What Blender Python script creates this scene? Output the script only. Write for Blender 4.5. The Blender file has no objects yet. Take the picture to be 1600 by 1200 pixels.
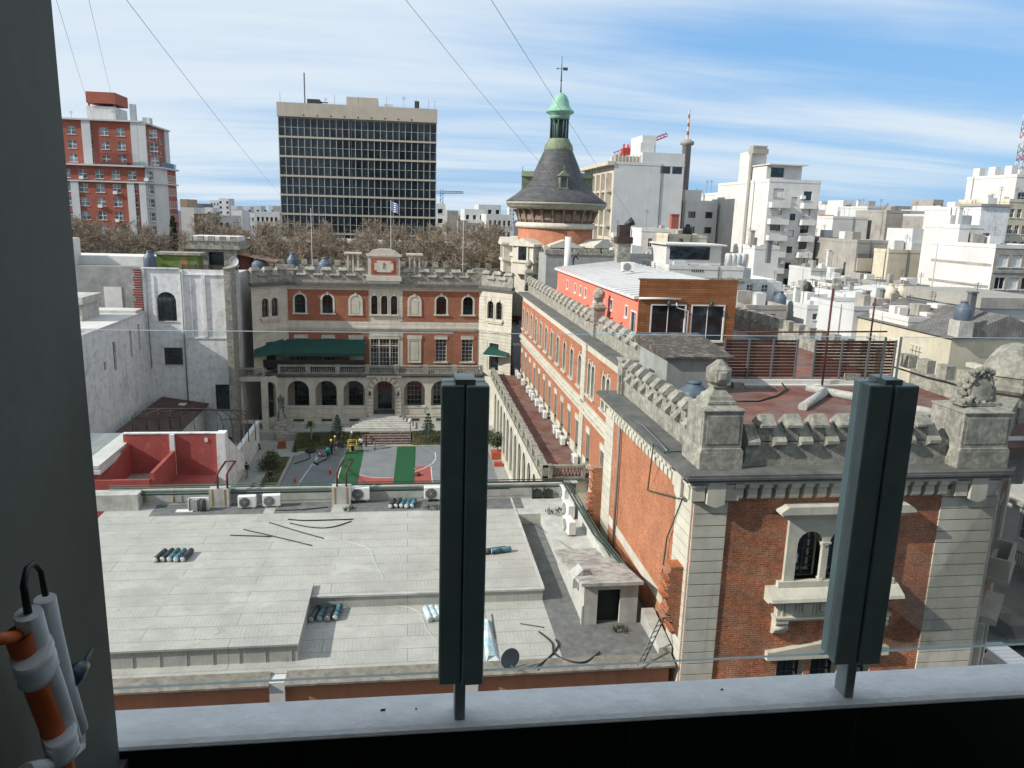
import bpy, bmesh, math, random
from math import sin, cos, tan, pi, radians, sqrt, atan2
from mathutils import Vector, Matrix
random.seed(7)
scene = bpy.context.scene
col = scene.collection
# ------------------------------------------------------------------ camera
F_PX, CAM_H = 1215.0, 29.0
def _v(x, y): return Vector((x - 800.0, y - 600.0, F_PX)).normalized()
AY = _v(637, 330)
AZ = -_v(635, 600 + (F_PX * F_PX + 165 * 163) / 270.0)
AZ = (AZ - AY * AZ.dot(AY)).normalized()
AX = AY.cross(AZ)
right = Vector((AX[0], AY[0], AZ[0])); down = Vector((AX[1], AY[1], AZ[1])); fwd = Vector((AX[2], AY[2], AZ[2]))
cd = bpy.data.cameras.new('camera'); cam = bpy.data.objects.new('camera', cd); col.objects.link(cam)
cd.sensor_width = 36.0; cd.lens = 36.0 * F_PX / 1600.0; cd.clip_start = 0.05; cd.clip_end = 6000
m = Matrix.Identity(4)
for i in range(3):
    m[i][0] = right[i]; m[i][1] = -down[i]; m[i][2] = -fwd[i]
m[2][3] = CAM_H
cam.matrix_world = m
scene.camera = cam
def P(px, py, x=None, y=None, z=None):
    """photo pixel -> the point of its line of sight on one plane of the place"""
    a = Vector((px - 800.0, py - 600.0, F_PX))
    r = Vector((a.dot(AX), a.dot(AY), a.dot(AZ)))
    t = x / r[0] if x is not None else (y / r[1] if y is not None else (z - CAM_H) / r[2])
    return Vector((r[0] * t, r[1] * t, r[2] * t + CAM_H))
# ------------------------------------------------------------------ light
SUN_EL, SUN_AZ = radians(33), radians(13)
s_dir = Vector((-cos(SUN_EL) * cos(SUN_AZ), -cos(SUN_EL) * sin(SUN_AZ), sin(SUN_EL)))
sl = bpy.data.lights.new('sun', 'SUN'); sl.energy = 4.6; sl.angle = radians(0.5); sl.color = (1.0, 0.95, 0.87)
so = bpy.data.objects.new('sun', sl); col.objects.link(so)
so.rotation_euler = s_dir.to_track_quat('Z', 'Y').to_euler()
w = bpy.data.worlds.new('World'); scene.world = w; w.use_nodes = True
nt = w.node_tree; nt.nodes.clear()
def N(t, kind, **kw):
    n = t.nodes.new(kind)
    for k, v in kw.items():
        if k in ('inp',):
            for a, b in v.items(): n.inputs[a].default_value = b
        else: setattr(n, k, v)
    return n
out = N(nt, 'ShaderNodeOutputWorld'); bg = N(nt, 'ShaderNodeBackground')
sky = N(nt, 'ShaderNodeTexSky', sky_type='NISHITA', sun_disc=False, sun_elevation=SUN_EL,
        sun_rotation=atan2(s_dir.x, s_dir.y), air_density=1.0, dust_density=0.6, ozone_density=1.6, altitude=50)
bg.inputs['Strength'].default_value = 0.145
# thin cirrus: noise on the direction projected to a high flat layer
tc = N(nt, 'ShaderNodeTexCoord'); sep = N(nt, 'ShaderNodeSeparateXYZ')
nt.links.new(tc.outputs['Generated'], sep.inputs[0])
def M(t, op, a, b=None, clamp=False):
    n = t.nodes.new('ShaderNodeMath'); n.operation = op; n.use_clamp = clamp
    for i, q in enumerate((a, b)):
        if q is None: continue
        if isinstance(q, (int, float)): n.inputs[i].default_value = q
        else: t.links.new(q, n.inputs[i])
    return n.outputs[0]
zz = M(nt, 'ADD', M(nt, 'MAXIMUM', sep.outputs['Z'], 0.0), 0.09)
cx = M(nt, 'DIVIDE', sep.outputs['X'], zz); cy = M(nt, 'DIVIDE', sep.outputs['Y'], zz)
cmb = N(nt, 'ShaderNodeCombineXYZ'); nt.links.new(cx, cmb.inputs[0]); nt.links.new(cy, cmb.inputs[1])
mp = N(nt, 'ShaderNodeMapping'); nt.links.new(cmb.outputs[0], mp.inputs[0])
mp.inputs['Rotation'].default_value = (0, 0, radians(-16)); mp.inputs['Scale'].default_value = (0.2, 0.5, 1); mp.inputs['Location'].default_value = (3.35, 1.1, 0)
n1 = N(nt, 'ShaderNodeTexNoise', inp={'Scale': 1.0, 'Detail': 7.0, 'Roughness': 0.5, 'Distortion': 0.5}); nt.links.new(mp.outputs[0], n1.inputs['Vector'])
mp2 = N(nt, 'ShaderNodeMapping'); nt.links.new(cmb.outputs[0], mp2.inputs[0])
mp2.inputs['Rotation'].default_value = (0, 0, radians(-22)); mp2.inputs['Scale'].default_value = (0.3, 1.3, 1)
n2 = N(nt, 'ShaderNodeTexNoise', inp={'Scale': 1.0, 'Detail': 7.0, 'Roughness': 0.6, 'Distortion': 0.5}); nt.links.new(mp2.outputs[0], n2.inputs['Vector'])
dens = M(nt, 'ADD', M(nt, 'MULTIPLY', n1.outputs['Fac'], 0.72), M(nt, 'MULTIPLY', n2.outputs['Fac'], 0.44))
# the cloud deck is thicker towards the west (left) and overhead
bias = M(nt, 'ADD', M(nt, 'MULTIPLY', sep.outputs['X'], -0.16), M(nt, 'MULTIPLY', sep.outputs['Z'], 0.5))
dens = M(nt, 'ADD', dens, bias)
mr = N(nt, 'ShaderNodeMapRange', interpolation_type='SMOOTHSTEP'); nt.links.new(dens, mr.inputs['Value'])
mr.inputs['From Min'].default_value = 0.42; mr.inputs['From Max'].default_value = 0.72; mr.inputs['To Max'].default_value = 0.92
mix = N(nt, 'ShaderNodeMixRGB'); nt.links.new(mr.outputs[0], mix.inputs['Fac'])
hs = N(nt, 'ShaderNodeHueSaturation', inp={'Saturation': 1.12, 'Value': 1.0}); nt.links.new(sky.outputs[0], hs.inputs['Color'])
blu = N(nt, 'ShaderNodeMixRGB', inp={'Fac': 0.82, 'Color2': (1.15, 2.55, 4.6, 1)}); nt.links.new(hs.outputs[0], blu.inputs['Color1'])
hz_ = N(nt, 'ShaderNodeMapRange', inp={'From Min': 0.0, 'From Max': 0.22, 'To Min': 0.45, 'To Max': 0.0}); nt.links.new(sep.outputs['Z'], hz_.inputs['Value'])
pal = N(nt, 'ShaderNodeMixRGB', inp={'Color2': (1.9, 3.35, 4.9, 1)}); nt.links.new(hz_.outputs[0], pal.inputs['Fac']); nt.links.new(blu.outputs[0], pal.inputs['Color1'])
nt.links.new(pal.outputs[0], mix.inputs['Color1']); mix.inputs['Color2'].default_value = (4.25, 4.75, 5.2, 1)
nt.links.new(mix.outputs[0], bg.inputs['Color']); nt.links.new(bg.outputs[0], out.inputs['Surface'])
scene.view_settings.view_transform = 'Standard'; scene.view_settings.look = 'None'
scene.view_settings.exposure = 0.32; scene.view_settings.gamma = 1.0
scene.cycles.max_bounces = 6; scene.cycles.transparent_max_bounces = 12
# ------------------------------------------------------------------ materials
MATS = {}
def mat(name, c, rough=0.8, var=0.25, scale=1.2, dirt=0.0, dirt_c=(0.06, 0.055, 0.05), streak=0.0, bump=0.15, metal=0.0, spec=0.35, fine=0.0, c2=None, dscale=0.35, dlo=0.52, dhi=0.72):
    """painted / plastered / stone surface: broad tone change, fine grain, dirt patches and rain streaks"""
    if name in MATS: return MATS[name]
    mt = bpy.data.materials.new(name); mt.use_nodes = True; t = mt.node_tree; b = t.nodes['Principled BSDF']
    b.inputs['Roughness'].default_value = rough; b.inputs['Metallic'].default_value = metal; b.inputs['Specular IOR Level'].default_value = spec
    g = N(t, 'ShaderNodeNewGeometry'); pos = g.outputs['Position']
    nz = N(t, 'ShaderNodeTexNoise', inp={'Scale': scale, 'Detail': 8.0, 'Roughness': 0.62}); t.links.new(pos, nz.inputs['Vector'])
    r = N(t, 'ShaderNodeMapRange', inp={'From Min': 0.3, 'From Max': 0.7, 'To Min': 1 - var, 'To Max': 1 + var * 0.5}); t.links.new(nz.outputs['Fac'], r.inputs['Value'])
    mx = N(t, 'ShaderNodeMixRGB', blend_type='MULTIPLY', inp={'Fac': 1.0, 'Color1': (*c, 1)}); t.links.new(r.outputs[0], mx.inputs['Color2'])
    cur = mx.outputs[0]
    if c2:
        n3 = N(t, 'ShaderNodeTexNoise', inp={'Scale': scale * 0.5, 'Detail': 5.0}); t.links.new(pos, n3.inputs['Vector'])
        rr = N(t, 'ShaderNodeMapRange', inp={'From Min': 0.42, 'From Max': 0.6}); t.links.new(n3.outputs['Fac'], rr.inputs['Value'])
        m2 = N(t, 'ShaderNodeMixRGB', inp={'Color2': (*c2, 1)}); t.links.new(rr.outputs[0], m2.inputs['Fac']); t.links.new(cur, m2.inputs['Color1']); cur = m2.outputs[0]
    if dirt:
        n4 = N(t, 'ShaderNodeTexNoise', inp={'Scale': dscale, 'Detail': 11.0, 'Roughness': 0.72}); t.links.new(pos, n4.inputs['Vector'])
        rr = N(t, 'ShaderNodeMapRange', inp={'From Min': dlo, 'From Max': dhi, 'To Max': dirt}); t.links.new(n4.outputs['Fac'], rr.inputs['Value'])
        m2 = N(t, 'ShaderNodeMixRGB', inp={'Color2': (*dirt_c, 1)}); t.links.new(rr.outputs[0], m2.inputs['Fac']); t.links.new(cur, m2.inputs['Color1']); cur = m2.outputs[0]
    if streak:
        mpp = N(t, 'ShaderNodeMapping', inp={'Scale': (1.9, 1.9, 0.13)}); t.links.new(pos, mpp.inputs[0])
        n5 = N(t, 'ShaderNodeTexNoise', inp={'Scale': 1.0, 'Detail': 7.0, 'Roughness': 0.7}); t.links.new(mpp.outputs[0], n5.inputs['Vector'])
        rr = N(t, 'ShaderNodeMapRange', inp={'From Min': 0.5, 'From Max': 0.74, 'To Max': streak}); t.links.new(n5.outputs['Fac'], rr.inputs['Value'])
        m2 = N(t, 'ShaderNodeMixRGB', inp={'Color2': (*dirt_c, 1)}); t.links.new(rr.outputs[0], m2.inputs['Fac']); t.links.new(cur, m2.inputs['Color1']); cur = m2.outputs[0]
    t.links.new(cur, b.inputs['Base Color'])
    if bump:
        bp = N(t, 'ShaderNodeBump', inp={'Strength': bump, 'Distance': 0.04}); t.links.new(nz.outputs['Fac'], bp.inputs['Height']); t.links.new(bp.outputs[0], b.inputs['Normal'])
    MATS[name] = mt; return mt
def mat_brick(name, c1, c2, mortar, bw=0.25, bh=0.078, ms=0.012, rough=0.85, flat=False, var=0.3, off=0.5, tone=0.3, soot=0.0):
    if name in MATS: return MATS[name]
    mt = bpy.data.materials.new(name); mt.use_nodes = True; t = mt.node_tree; b = t.nodes['Principled BSDF']; b.inputs['Roughness'].default_value = rough
    b.inputs['Specular IOR Level'].default_value = 0.25
    g = N(t, 'ShaderNodeNewGeometry'); sp = N(t, 'ShaderNodeSeparateXYZ'); t.links.new(g.outputs['Position'], sp.inputs[0]); cb = N(t, 'ShaderNodeCombineXYZ')
    if flat:
        t.links.new(sp.outputs[0], cb.inputs[0]); t.links.new(sp.outputs[1], cb.inputs[1])
    else:
        t.links.new(M(t, 'ADD', sp.outputs[0], sp.outputs[1]), cb.inputs[0]); t.links.new(sp.outputs[2], cb.inputs[1])
    br = N(t, 'ShaderNodeTexBrick', offset=off, inp={'Color1': (*c1, 1), 'Color2': (*c2, 1), 'Mortar': (*mortar, 1), 'Scale': 1.0, 'Mortar Size': ms, 'Brick Width': bw, 'Row Height': bh, 'Mortar Smooth': 0.15, 'Bias': 0.0})
    t.links.new(cb.outputs[0], br.inputs['Vector'])
    nz = N(t, 'ShaderNodeTexNoise', inp={'Scale': 0.7, 'Detail': 10.0, 'Roughness': 0.65}); t.links.new(g.outputs['Position'], nz.inputs['Vector'])
    r = N(t, 'ShaderNodeMapRange', inp={'From Min': 0.3, 'From Max': 0.72, 'To Min': 1 - tone, 'To Max': 1 + tone * 0.5}); t.links.new(nz.outputs['Fac'], r.inputs['Value'])
    mx = N(t, 'ShaderNodeMixRGB', blend_type='MULTIPLY', inp={'Fac': 1.0}); t.links.new(br.outputs['Color'], mx.inputs['Color1']); t.links.new(r.outputs[0], mx.inputs['Color2'])
    cur = mx.outputs[0]
    n6 = N(t, 'ShaderNodeTexNoise', inp={'Scale': 9.0, 'Detail': 4.0, 'Roughness': 0.7}); t.links.new(g.outputs['Position'], n6.inputs['Vector'])
    r6 = N(t, 'ShaderNodeMapRange', inp={'From Min': 0.35, 'From Max': 0.7, 'To Min': 1 - var, 'To Max': 1 + var * 0.4}); t.links.new(n6.outputs['Fac'], r6.inputs['Value'])
    m6 = N(t, 'ShaderNodeMixRGB', blend_type='MULTIPLY', inp={'Fac': 1.0}); t.links.new(cur, m6.inputs['Color1']); t.links.new(r6.outputs[0], m6.inputs['Color2'])
    cur = m6.outputs[0]
    if soot:
        ms_ = N(t, 'ShaderNodeMapping', inp={'Scale': (0.9, 0.9, 0.12)}); t.links.new(g.outputs['Position'], ms_.inputs[0])
        n8 = N(t, 'ShaderNodeTexNoise', inp={'Scale': 1.0, 'Detail': 9.0, 'Roughness': 0.7}); t.links.new(ms_.outputs[0], n8.inputs['Vector'])
        r8 = N(t, 'ShaderNodeMapRange', inp={'From Min': 0.48, 'From Max': 0.74, 'To Max': soot}); t.links.new(n8.outputs['Fac'], r8.inputs['Value'])
        m8 = N(t, 'ShaderNodeMixRGB', inp={'Color2': (c2[0] * .35, c2[1] * .4, c2[2] * .45, 1)}); t.links.new(r8.outputs[0], m8.inputs['Fac']); t.links.new(cur, m8.inputs['Color1']); cur = m8.outputs[0]
    t.links.new(cur, b.inputs['Base Color'])
    bp = N(t, 'ShaderNodeBump', inp={'Strength': 0.35, 'Distance': 0.02}, invert=True); t.links.new(br.outputs['Fac'], bp.inputs['Height']); t.links.new(bp.outputs[0], b.inputs['Normal'])
    MATS[name] = mt; return mt
def mat_glass_dark(name, c=(0.012, 0.018, 0.022), rough=0.06, spec=0.7, var=0.8):
    if name in MATS: return MATS[name]
    mt = bpy.data.materials.new(name); mt.use_nodes = True; t = mt.node_tree; b = t.nodes['Principled BSDF']
    b.inputs['Roughness'].default_value = rough; b.inputs['Specular IOR Level'].default_value = spec
    g = N(t, 'ShaderNodeNewGeometry'); nz = N(t, 'ShaderNodeTexNoise', inp={'Scale': 0.55, 'Detail': 3.0}); t.links.new(g.outputs['Position'], nz.inputs['Vector'])
    r = N(t, 'ShaderNodeMapRange', inp={'From Min': 0.42, 'From Max': 0.62, 'To Min': 0.5, 'To Max': 1 + 2 * var}); t.links.new(nz.outputs['Fac'], r.inputs['Value'])
    mx = N(t, 'ShaderNodeMixRGB', blend_type='MULTIPLY', inp={'Fac': 1.0, 'Color1': (*c, 1)}); t.links.new(r.outputs[0], mx.inputs['Color2']); t.links.new(mx.outputs[0], b.inputs['Base Color'])
    n2 = N(t, 'ShaderNodeTexNoise', inp={'Scale': 0.9, 'Detail': 1.0}); t.links.new(g.outputs['Position'], n2.inputs['Vector'])
    bp = N(t, 'ShaderNodeBump', inp={'Strength': 0.06, 'Distance': 0.2}); t.links.new(n2.outputs['Fac'], bp.inputs['Height']); t.links.new(bp.outputs[0], b.inputs['Normal'])
    MATS[name] = mt; return mt
def mat_clear(name, tint=(0.86, 0.93, 0.92), refl=0.06, haze=0.03):
    """clear sheet glass: tinted see-through, a pale haze mixed in as diffuse colour, mirror at grazing angles"""
    if name in MATS: return MATS[name]
    mt = bpy.data.materials.new(name); mt.use_nodes = True; t = mt.node_tree; t.nodes.clear()
    o = N(t, 'ShaderNodeOutputMaterial'); tr = N(t, 'ShaderNodeBsdfTransparent', inp={'Color': (*tint, 1)}); gl = N(t, 'ShaderNodeBsdfGlossy', inp={'Roughness': 0.01})
    df = N(t, 'ShaderNodeBsdfDiffuse', inp={'Color': (0.6, 0.66, 0.66, 1)})  # pale haze painted into the glass, lowers contrast behind it
    fr = N(t, 'ShaderNodeFresnel', inp={'IOR': 1.45}); a = N(t, 'ShaderNodeMixShader'); bb = N(t, 'ShaderNodeMixShader', inp={'Fac': haze})
    t.links.new(M(t, 'MULTIPLY', fr.outputs[0], refl / 0.06), a.inputs[0]); t.links.new(tr.outputs[0], bb.inputs[1]); t.links.new(df.outputs[0], bb.inputs[2])
    t.links.new(bb.outputs[0], a.inputs[1]); t.links.new(gl.outputs[0], a.inputs[2]); t.links.new(a.outputs[0], o.inputs[0])
    MATS[name] = mt; return mt
# ------------------------------------------------------------------ mesh builder
class MB:
    def __init__(s): s.v = []; s.f = []; s.m = []; s.sm = []
    def face(s, pts, m=0, sm=False):
        i = len(s.v); s.v += [tuple(p) for p in pts]; s.f.append(tuple(range(i, i + len(pts)))); s.m.append(m); s.sm.append(sm)
    def box(s, x0, x1, y0, y1, z0, z1, m=0):
        i = len(s.v)
        s.v += [(x0, y0, z0), (x1, y0, z0), (x1, y1, z0), (x0, y1, z0), (x0, y0, z1), (x1, y0, z1), (x1, y1, z1), (x0, y1, z1)]
        for q in ((0, 3, 2, 1), (4, 5, 6, 7), (0, 1, 5, 4), (1, 2, 6, 5), (2, 3, 7, 6), (3, 0, 4, 7)):
            s.f.append(tuple(i + k for k in q)); s.m.append(m); s.sm.append(False)
    def hexa(s, b, t, m=0):
        """b, t: four bottom and four top points, both counter-clockwise"""
        i = len(s.v); s.v += [tuple(p) for p in b] + [tuple(p) for p in t]
        for q in ((0, 3, 2, 1), (4, 5, 6, 7), (0, 1, 5, 4), (1, 2, 6, 5), (2, 3, 7, 6), (3, 0, 4, 7)):
            s.f.append(tuple(i + k for k in q)); s.m.append(m); s.sm.append(False)
    def prism(s, poly, lo, hi, axis='z', m=0):
        f = {'z': lambda a, b, c: (a, b, c), 'y': lambda a, b, c: (a, c, b), 'x': lambda a, b, c: (c, a, b)}[axis]
        n = len(poly); i = len(s.v)
        s.v += [f(a, b, lo) for a, b in poly] + [f(a, b, hi) for a, b in poly]
        s.f.append(tuple(range(i + n - 1, i - 1, -1))); s.m.append(m); s.sm.append(False)
        s.f.append(tuple(range(i + n, i + 2 * n))); s.m.append(m); s.sm.append(False)
        for k in range(n):
            l = (k + 1) % n; s.f.append((i + k, i + l, i + n + l, i + n + k)); s.m.append(m); s.sm.append(False)
    def tube(s, pts, r, n=6, m=0, caps=True, sm=True):
        pts = [Vector(p) for p in pts]; rs = r if isinstance(r, (list, tuple)) else [r] * len(pts); i0 = len(s.v)
        d0 = (pts[1] - pts[0]).normalized(); up = Vector((0, 0, 1)) if abs(d0.z) < 0.9 else Vector((1, 0, 0)); a = d0.cross(up).normalized()
        for k, p in enumerate(pts):
            d = (pts[min(k + 1, len(pts) - 1)] - pts[max(k - 1, 0)]).normalized(); a = (a - d * a.dot(d)).normalized(); b = d.cross(a)
            for j in range(n):
                t = 2 * pi * j / n; s.v.append(tuple(p + (a * cos(t) + b * sin(t)) * rs[k]))
        for k in range(len(pts) - 1):
            for j in range(n):
                l = (j + 1) % n; s.f.append((i0 + k * n + j, i0 + k * n + l, i0 + (k + 1) * n + l, i0 + (k + 1) * n + j)); s.m.append(m); s.sm.append(sm)
        if caps:
            s.f.append(tuple(i0 + j for j in range(n - 1, -1, -1))); s.m.append(m); s.sm.append(False)
            e = i0 + (len(pts) - 1) * n; s.f.append(tuple(e + j for j in range(n))); s.m.append(m); s.sm.append(False)
    def lathe(s, prof, n=24, cx=0, cy=0, m=0, sm=True, rot=0.0, ms=None):
        i0 = len(s.v)
        for r, z in prof:
            for j in range(n):
                t = 2 * pi * j / n + rot; s.v.append((cx + r * cos(t), cy + r * sin(t), z))
        for k in range(len(prof) - 1):
            for j in range(n):
                l = (j + 1) % n; s.f.append((i0 + k * n + j, i0 + k * n + l, i0 + (k + 1) * n + l, i0 + (k + 1) * n + j)); s.m.append(ms[k] if ms else m); s.sm.append(sm)
        if prof[0][0] > 1e-4: s.f.append(tuple(i0 + j for j in range(n - 1, -1, -1))); s.m.append(ms[0] if ms else m); s.sm.append(False)
        if prof[-1][0] > 1e-4:
            e = i0 + (len(prof) - 1) * n; s.f.append(tuple(e + j for j in range(n))); s.m.append(ms[-1] if ms else m); s.sm.append(False)
    def xf(s, mx):
        s.v = [tuple(mx @ Vector(p)) for p in s.v]; return s
    def add(s, o, mx=None):
        i = len(s.v); s.v += [tuple(mx @ Vector(p)) for p in o.v] if mx else list(o.v)
        s.f += [tuple(i + k for k in q) for q in o.f]; s.m += o.m; s.sm += o.sm; return s
    def mesh(s, name, mats, weld=False, bevel=0.0):
        me = bpy.data.meshes.new(name); me.from_pydata(s.v, [], s.f)
        for q in (mats if isinstance(mats, (list, tuple)) else [mats]): me.materials.append(q)
        me.polygons.foreach_set('material_index', s.m); me.polygons.foreach_set('use_smooth', s.sm)
        if bevel or weld:
            b = bmesh.new(); b.from_mesh(me); bmesh.ops.remove_doubles(b, verts=b.verts, dist=1e-4)
            if bevel:
                ed = [e for e in b.edges if len(e.link_faces) == 2 and e.calc_face_angle(0) > 0.5]
                bmesh.ops.bevel(b, geom=ed, offset=bevel, segments=1, affect='EDGES', clamp_overlap=True)
            b.to_mesh(me); b.free()
        me.update(); return me
    def build(s, name, mats, parent=None, loc=(0, 0, 0), rz=0.0, **k):
        return put(name, s.mesh(name, mats, **k), parent, loc, rz)
def put(name, me, parent=None, loc=(0, 0, 0), rz=0.0):
    o = bpy.data.objects.new(name, me); col.objects.link(o); o.location = loc; o.rotation_euler = (0, 0, rz)
    if parent: o.parent = parent
    return o
def tag(o, label=None, cat=None, group=None, kind=None):
    if label: o['label'] = label
    if cat: o['category'] = cat
    if group: o['group'] = group
    if kind: o['kind'] = kind
    return o
def thing(name, label, cat, loc=(0, 0, 0), rz=0.0, group=None):
    return tag(put(name, None, None, loc, rz), label, cat, group)
def kids(o): return [c for c in list(o.children)]
def copy_tree(o, parent=None, label=None, loc=None, rz=None):
    c = o.copy(); col.objects.link(c)
    if parent: c.parent = parent
    for ch in kids(o): copy_tree(ch, c)
    if label: c['label'] = label
    if loc is not None: c.location = loc
    if rz is not None: c.rotation_euler = (0, 0, rz)
    return c
# ------------------------------------------------------------------ walls with openings
def wall(mb, L, z0, z1, ops=(), depth=0.3, m=0, mrev=None, u_start=0.0, nseg=8):
    """front sheet in the local xz plane (y = 0 outside, +y inwards), openings (u0, u1, zb, zt, arch)"""
    mrev = m if mrev is None else mrev
    xs = {u_start, u_start + L}
    for (a, b, c, d, arch) in ops:
        xs |= {a, b}
        if arch:
            r = (b - a) / 2
            xs |= {(a + b) / 2 - r * cos(pi * k / nseg) for k in range(nseg + 1)}
    xs = sorted(x for x in xs if u_start - 1e-6 <= x <= u_start + L + 1e-6)
    def top(o, u):
        a, b, c, d, arch = o
        if not arch: return d
        r = (b - a) / 2; q = max(0.0, 1 - ((u - (a + b) / 2) / r) ** 2); return d - r + r * sqrt(q)
    for u, w2 in zip(xs[:-1], xs[1:]):
        if w2 - u < 1e-5: continue
        mid = (u + w2) / 2; cov = sorted([o for o in ops if o[0] < mid < o[1]], key=lambda o: o[2]); zl = zr = z0
        for o in cov:
            if o[2] - zl > 1e-5: mb.face([(u, 0, zl), (w2, 0, zr), (w2, 0, o[2]), (u, 0, o[2])], m)
            zl, zr = top(o, u), top(o, w2)
        mb.face([(u, 0, zl), (w2, 0, zr), (w2, 0, z1), (u, 0, z1)], m)
    for o in ops:
        a, b, c, d, arch = o; zs = d - (b - a) / 2 if arch else d
        mb.face([(a, 0, c), (a, depth, c), (a, depth, zs), (a, 0, zs)], mrev); mb.face([(b, 0, c), (b, 0, zs), (b, depth, zs), (b, depth, c)], mrev)
        mb.face([(a, 0, c), (b, 0, c), (b, depth, c), (a, depth, c)], mrev)
        if arch:
            us = [(a + b) / 2 - (b - a) / 2 * cos(pi * k / nseg) for k in range(nseg + 1)]
        else: us = [a, b]
        for u, w2 in zip(us[:-1], us[1:]):
            mb.face([(u, 0, top(o, u)), (u, depth, top(o, u)), (w2, depth, top(o, w2)), (w2, 0, top(o, w2))], mrev)
def outline(w, h, arch, n=10, g=0.0, base=0.0):
    """open path bottom-left, over the head, bottom-right; grown outwards by g"""
    a = w / 2 + g
    if not arch: return [(-a, base), (-a, h + g), (a, h + g), (a, base)]
    zs = h - w / 2
    return [(-a, base)] + [(-a * cos(pi * k / n), zs + a * sin(pi * k / n)) for k in range(n + 1)] + [(a, base)]
def ring(mb, w, h, arch, g0, g1, y0, y1, m=0, base=0.0):
    p, q = outline(w, h, arch, 10, g0, base), outline(w, h, arch, 10, g1, base)
    for k in range(len(p) - 1):
        a, b, c, d = p[k], p[k + 1], q[k + 1], q[k]
        F = lambda t, y: (t[0], y, t[1])
        mb.face([F(a, y0), F(b, y0), F(c, y0), F(d, y0)], m); mb.face([F(d, y0), F(c, y0), F(c, y1), F(d, y1)], m); mb.face([F(a, y0), F(a, y1), F(b, y1), F(b, y0)], m)
    for a, d in ((p[0], q[0]), (p[-1], q[-1])):
        mb.face([(a[0], y0, a[1]), (d[0], y0, d[1]), (d[0], y1, d[1]), (a[0], y1, a[1])], m)
def pane_mesh(w, h, arch, y):
    mb = MB(); p = outline(w, h, arch); mb.face([(x, y, z) for x, z in p]); return mb
WCACHE = {}
def window(parent, loc, rz, w, h, arch=False, style='stone', trim=0.22, nv=2, nh=3, glass='window_glass', tm='stone_trim', bar='dark_frame', rec=0.22, bw=0.05, name='window'):
    """window = surround (+ sill), children pane and glazing_bars; origin at the middle of the sill"""
    k = (round(w, 2), round(h, 2), arch, style, trim, nv, nh, glass, tm, bar, rec, bw)
    if k not in WCACHE:
        s = MB()
        if style in ('stone', 'lintel', 'keystone'):
            if style == 'lintel':
                ring(s, w, h, False, 0.0, 0.07, -0.03, 0.02)
                s.box(-w / 2 - trim, w / 2 + trim, -0.1, 0.0, h, h + 0.42); s.box(-w / 2 - trim * .6, w / 2 + trim * .6, -0.13, 0.0, h + 0.42, h + 0.5)
            else: ring(s, w, h, arch, 0.0, trim, -0.07, 0.02)
            if style == 'keystone': s.prism([(-0.09, h - 0.03), (0.09, h - 0.03), (0.15, h + trim + 0.16), (-0.15, h + trim + 0.16)], -0.14, 0.0, 'y')
            s.box(-w / 2 - trim - 0.12, w / 2 + trim + 0.12, -0.2, 0.03, -0.17, 0.0)
        elif style == 'sill':
            s.box(-w / 2 - 0.1, w / 2 + 0.1, -0.1, 0.03, -0.1, 0.0); ring(s, w, h, arch, -0.03, 0.0, rec - 0.05, rec - 0.01)
        elif style == 'frame':
            ring(s, w, h, arch, -0.07, 0.03, -0.04, 0.05); s.box(-w / 2 - 0.07, w / 2 + 0.07, -0.09, 0.05, -0.09, 0.05)
        else: ring(s, w, h, arch, -0.06, 0.0, rec - 0.06, rec - 0.01)
        b = MB(); zt = h if not arch else h - w / 2
        for i in range(1, nv):
            u = -w / 2 + w * i / nv; hh = h if not arch else zt + sqrt(max(0, (w / 2) ** 2 - u * u)); b.box(u - bw / 2, u + bw / 2, rec - 0.045, rec - 0.006, 0.0, hh)
        for i in range(1, nh):
            z = zt * i / (nh if not arch else nh - 1)
            if z < h - 0.02: b.box(-w / 2, w / 2, rec - 0.05, rec - 0.007, z - bw / 2, z + bw / 2)
        ring(b, w, h, arch, -0.06, 0.0, rec - 0.055, rec - 0.005); b.box(-w / 2, w / 2, rec - 0.056, rec - 0.004, 0.0, 0.07)
        WCACHE[k] = (s.mesh(name, MATS[tm]), pane_mesh(w, h, arch, rec).mesh('pane', MATS[glass]), b.mesh('glazing_bars', MATS[bar]))
    a, p, g = WCACHE[k]
    o = put(name, a, parent, loc, rz); put('pane', p, o); put('glazing_bars', g, o); return o
def UV(rz): return Vector((cos(rz), sin(rz), 0)), Vector((-sin(rz), cos(rz), 0))
class Face:
    """one facade of a thing: origin at its left end seen from outside, rz turns local x along it"""
    def __init__(s, parent, org, rz): s.p = parent; s.o = Vector(org); s.rz = rz; s.U, s.V = UV(rz)
    def at(s, u, z, v=0.0): return s.o + s.U * u + s.V * v + Vector((0, 0, z))
    def put(s, name, mb, mats, **k): return mb.build(name, mats, s.p, s.o, s.rz, **k)
    def win(s, u, z, *a, **k): return window(s.p, s.at(u, z), s.rz, *a, **k)
    def merlon(s, me, u, z, v=0.0, name='merlon'): return put(name, me, s.p, s.at(u, z, v), s.rz)
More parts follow.
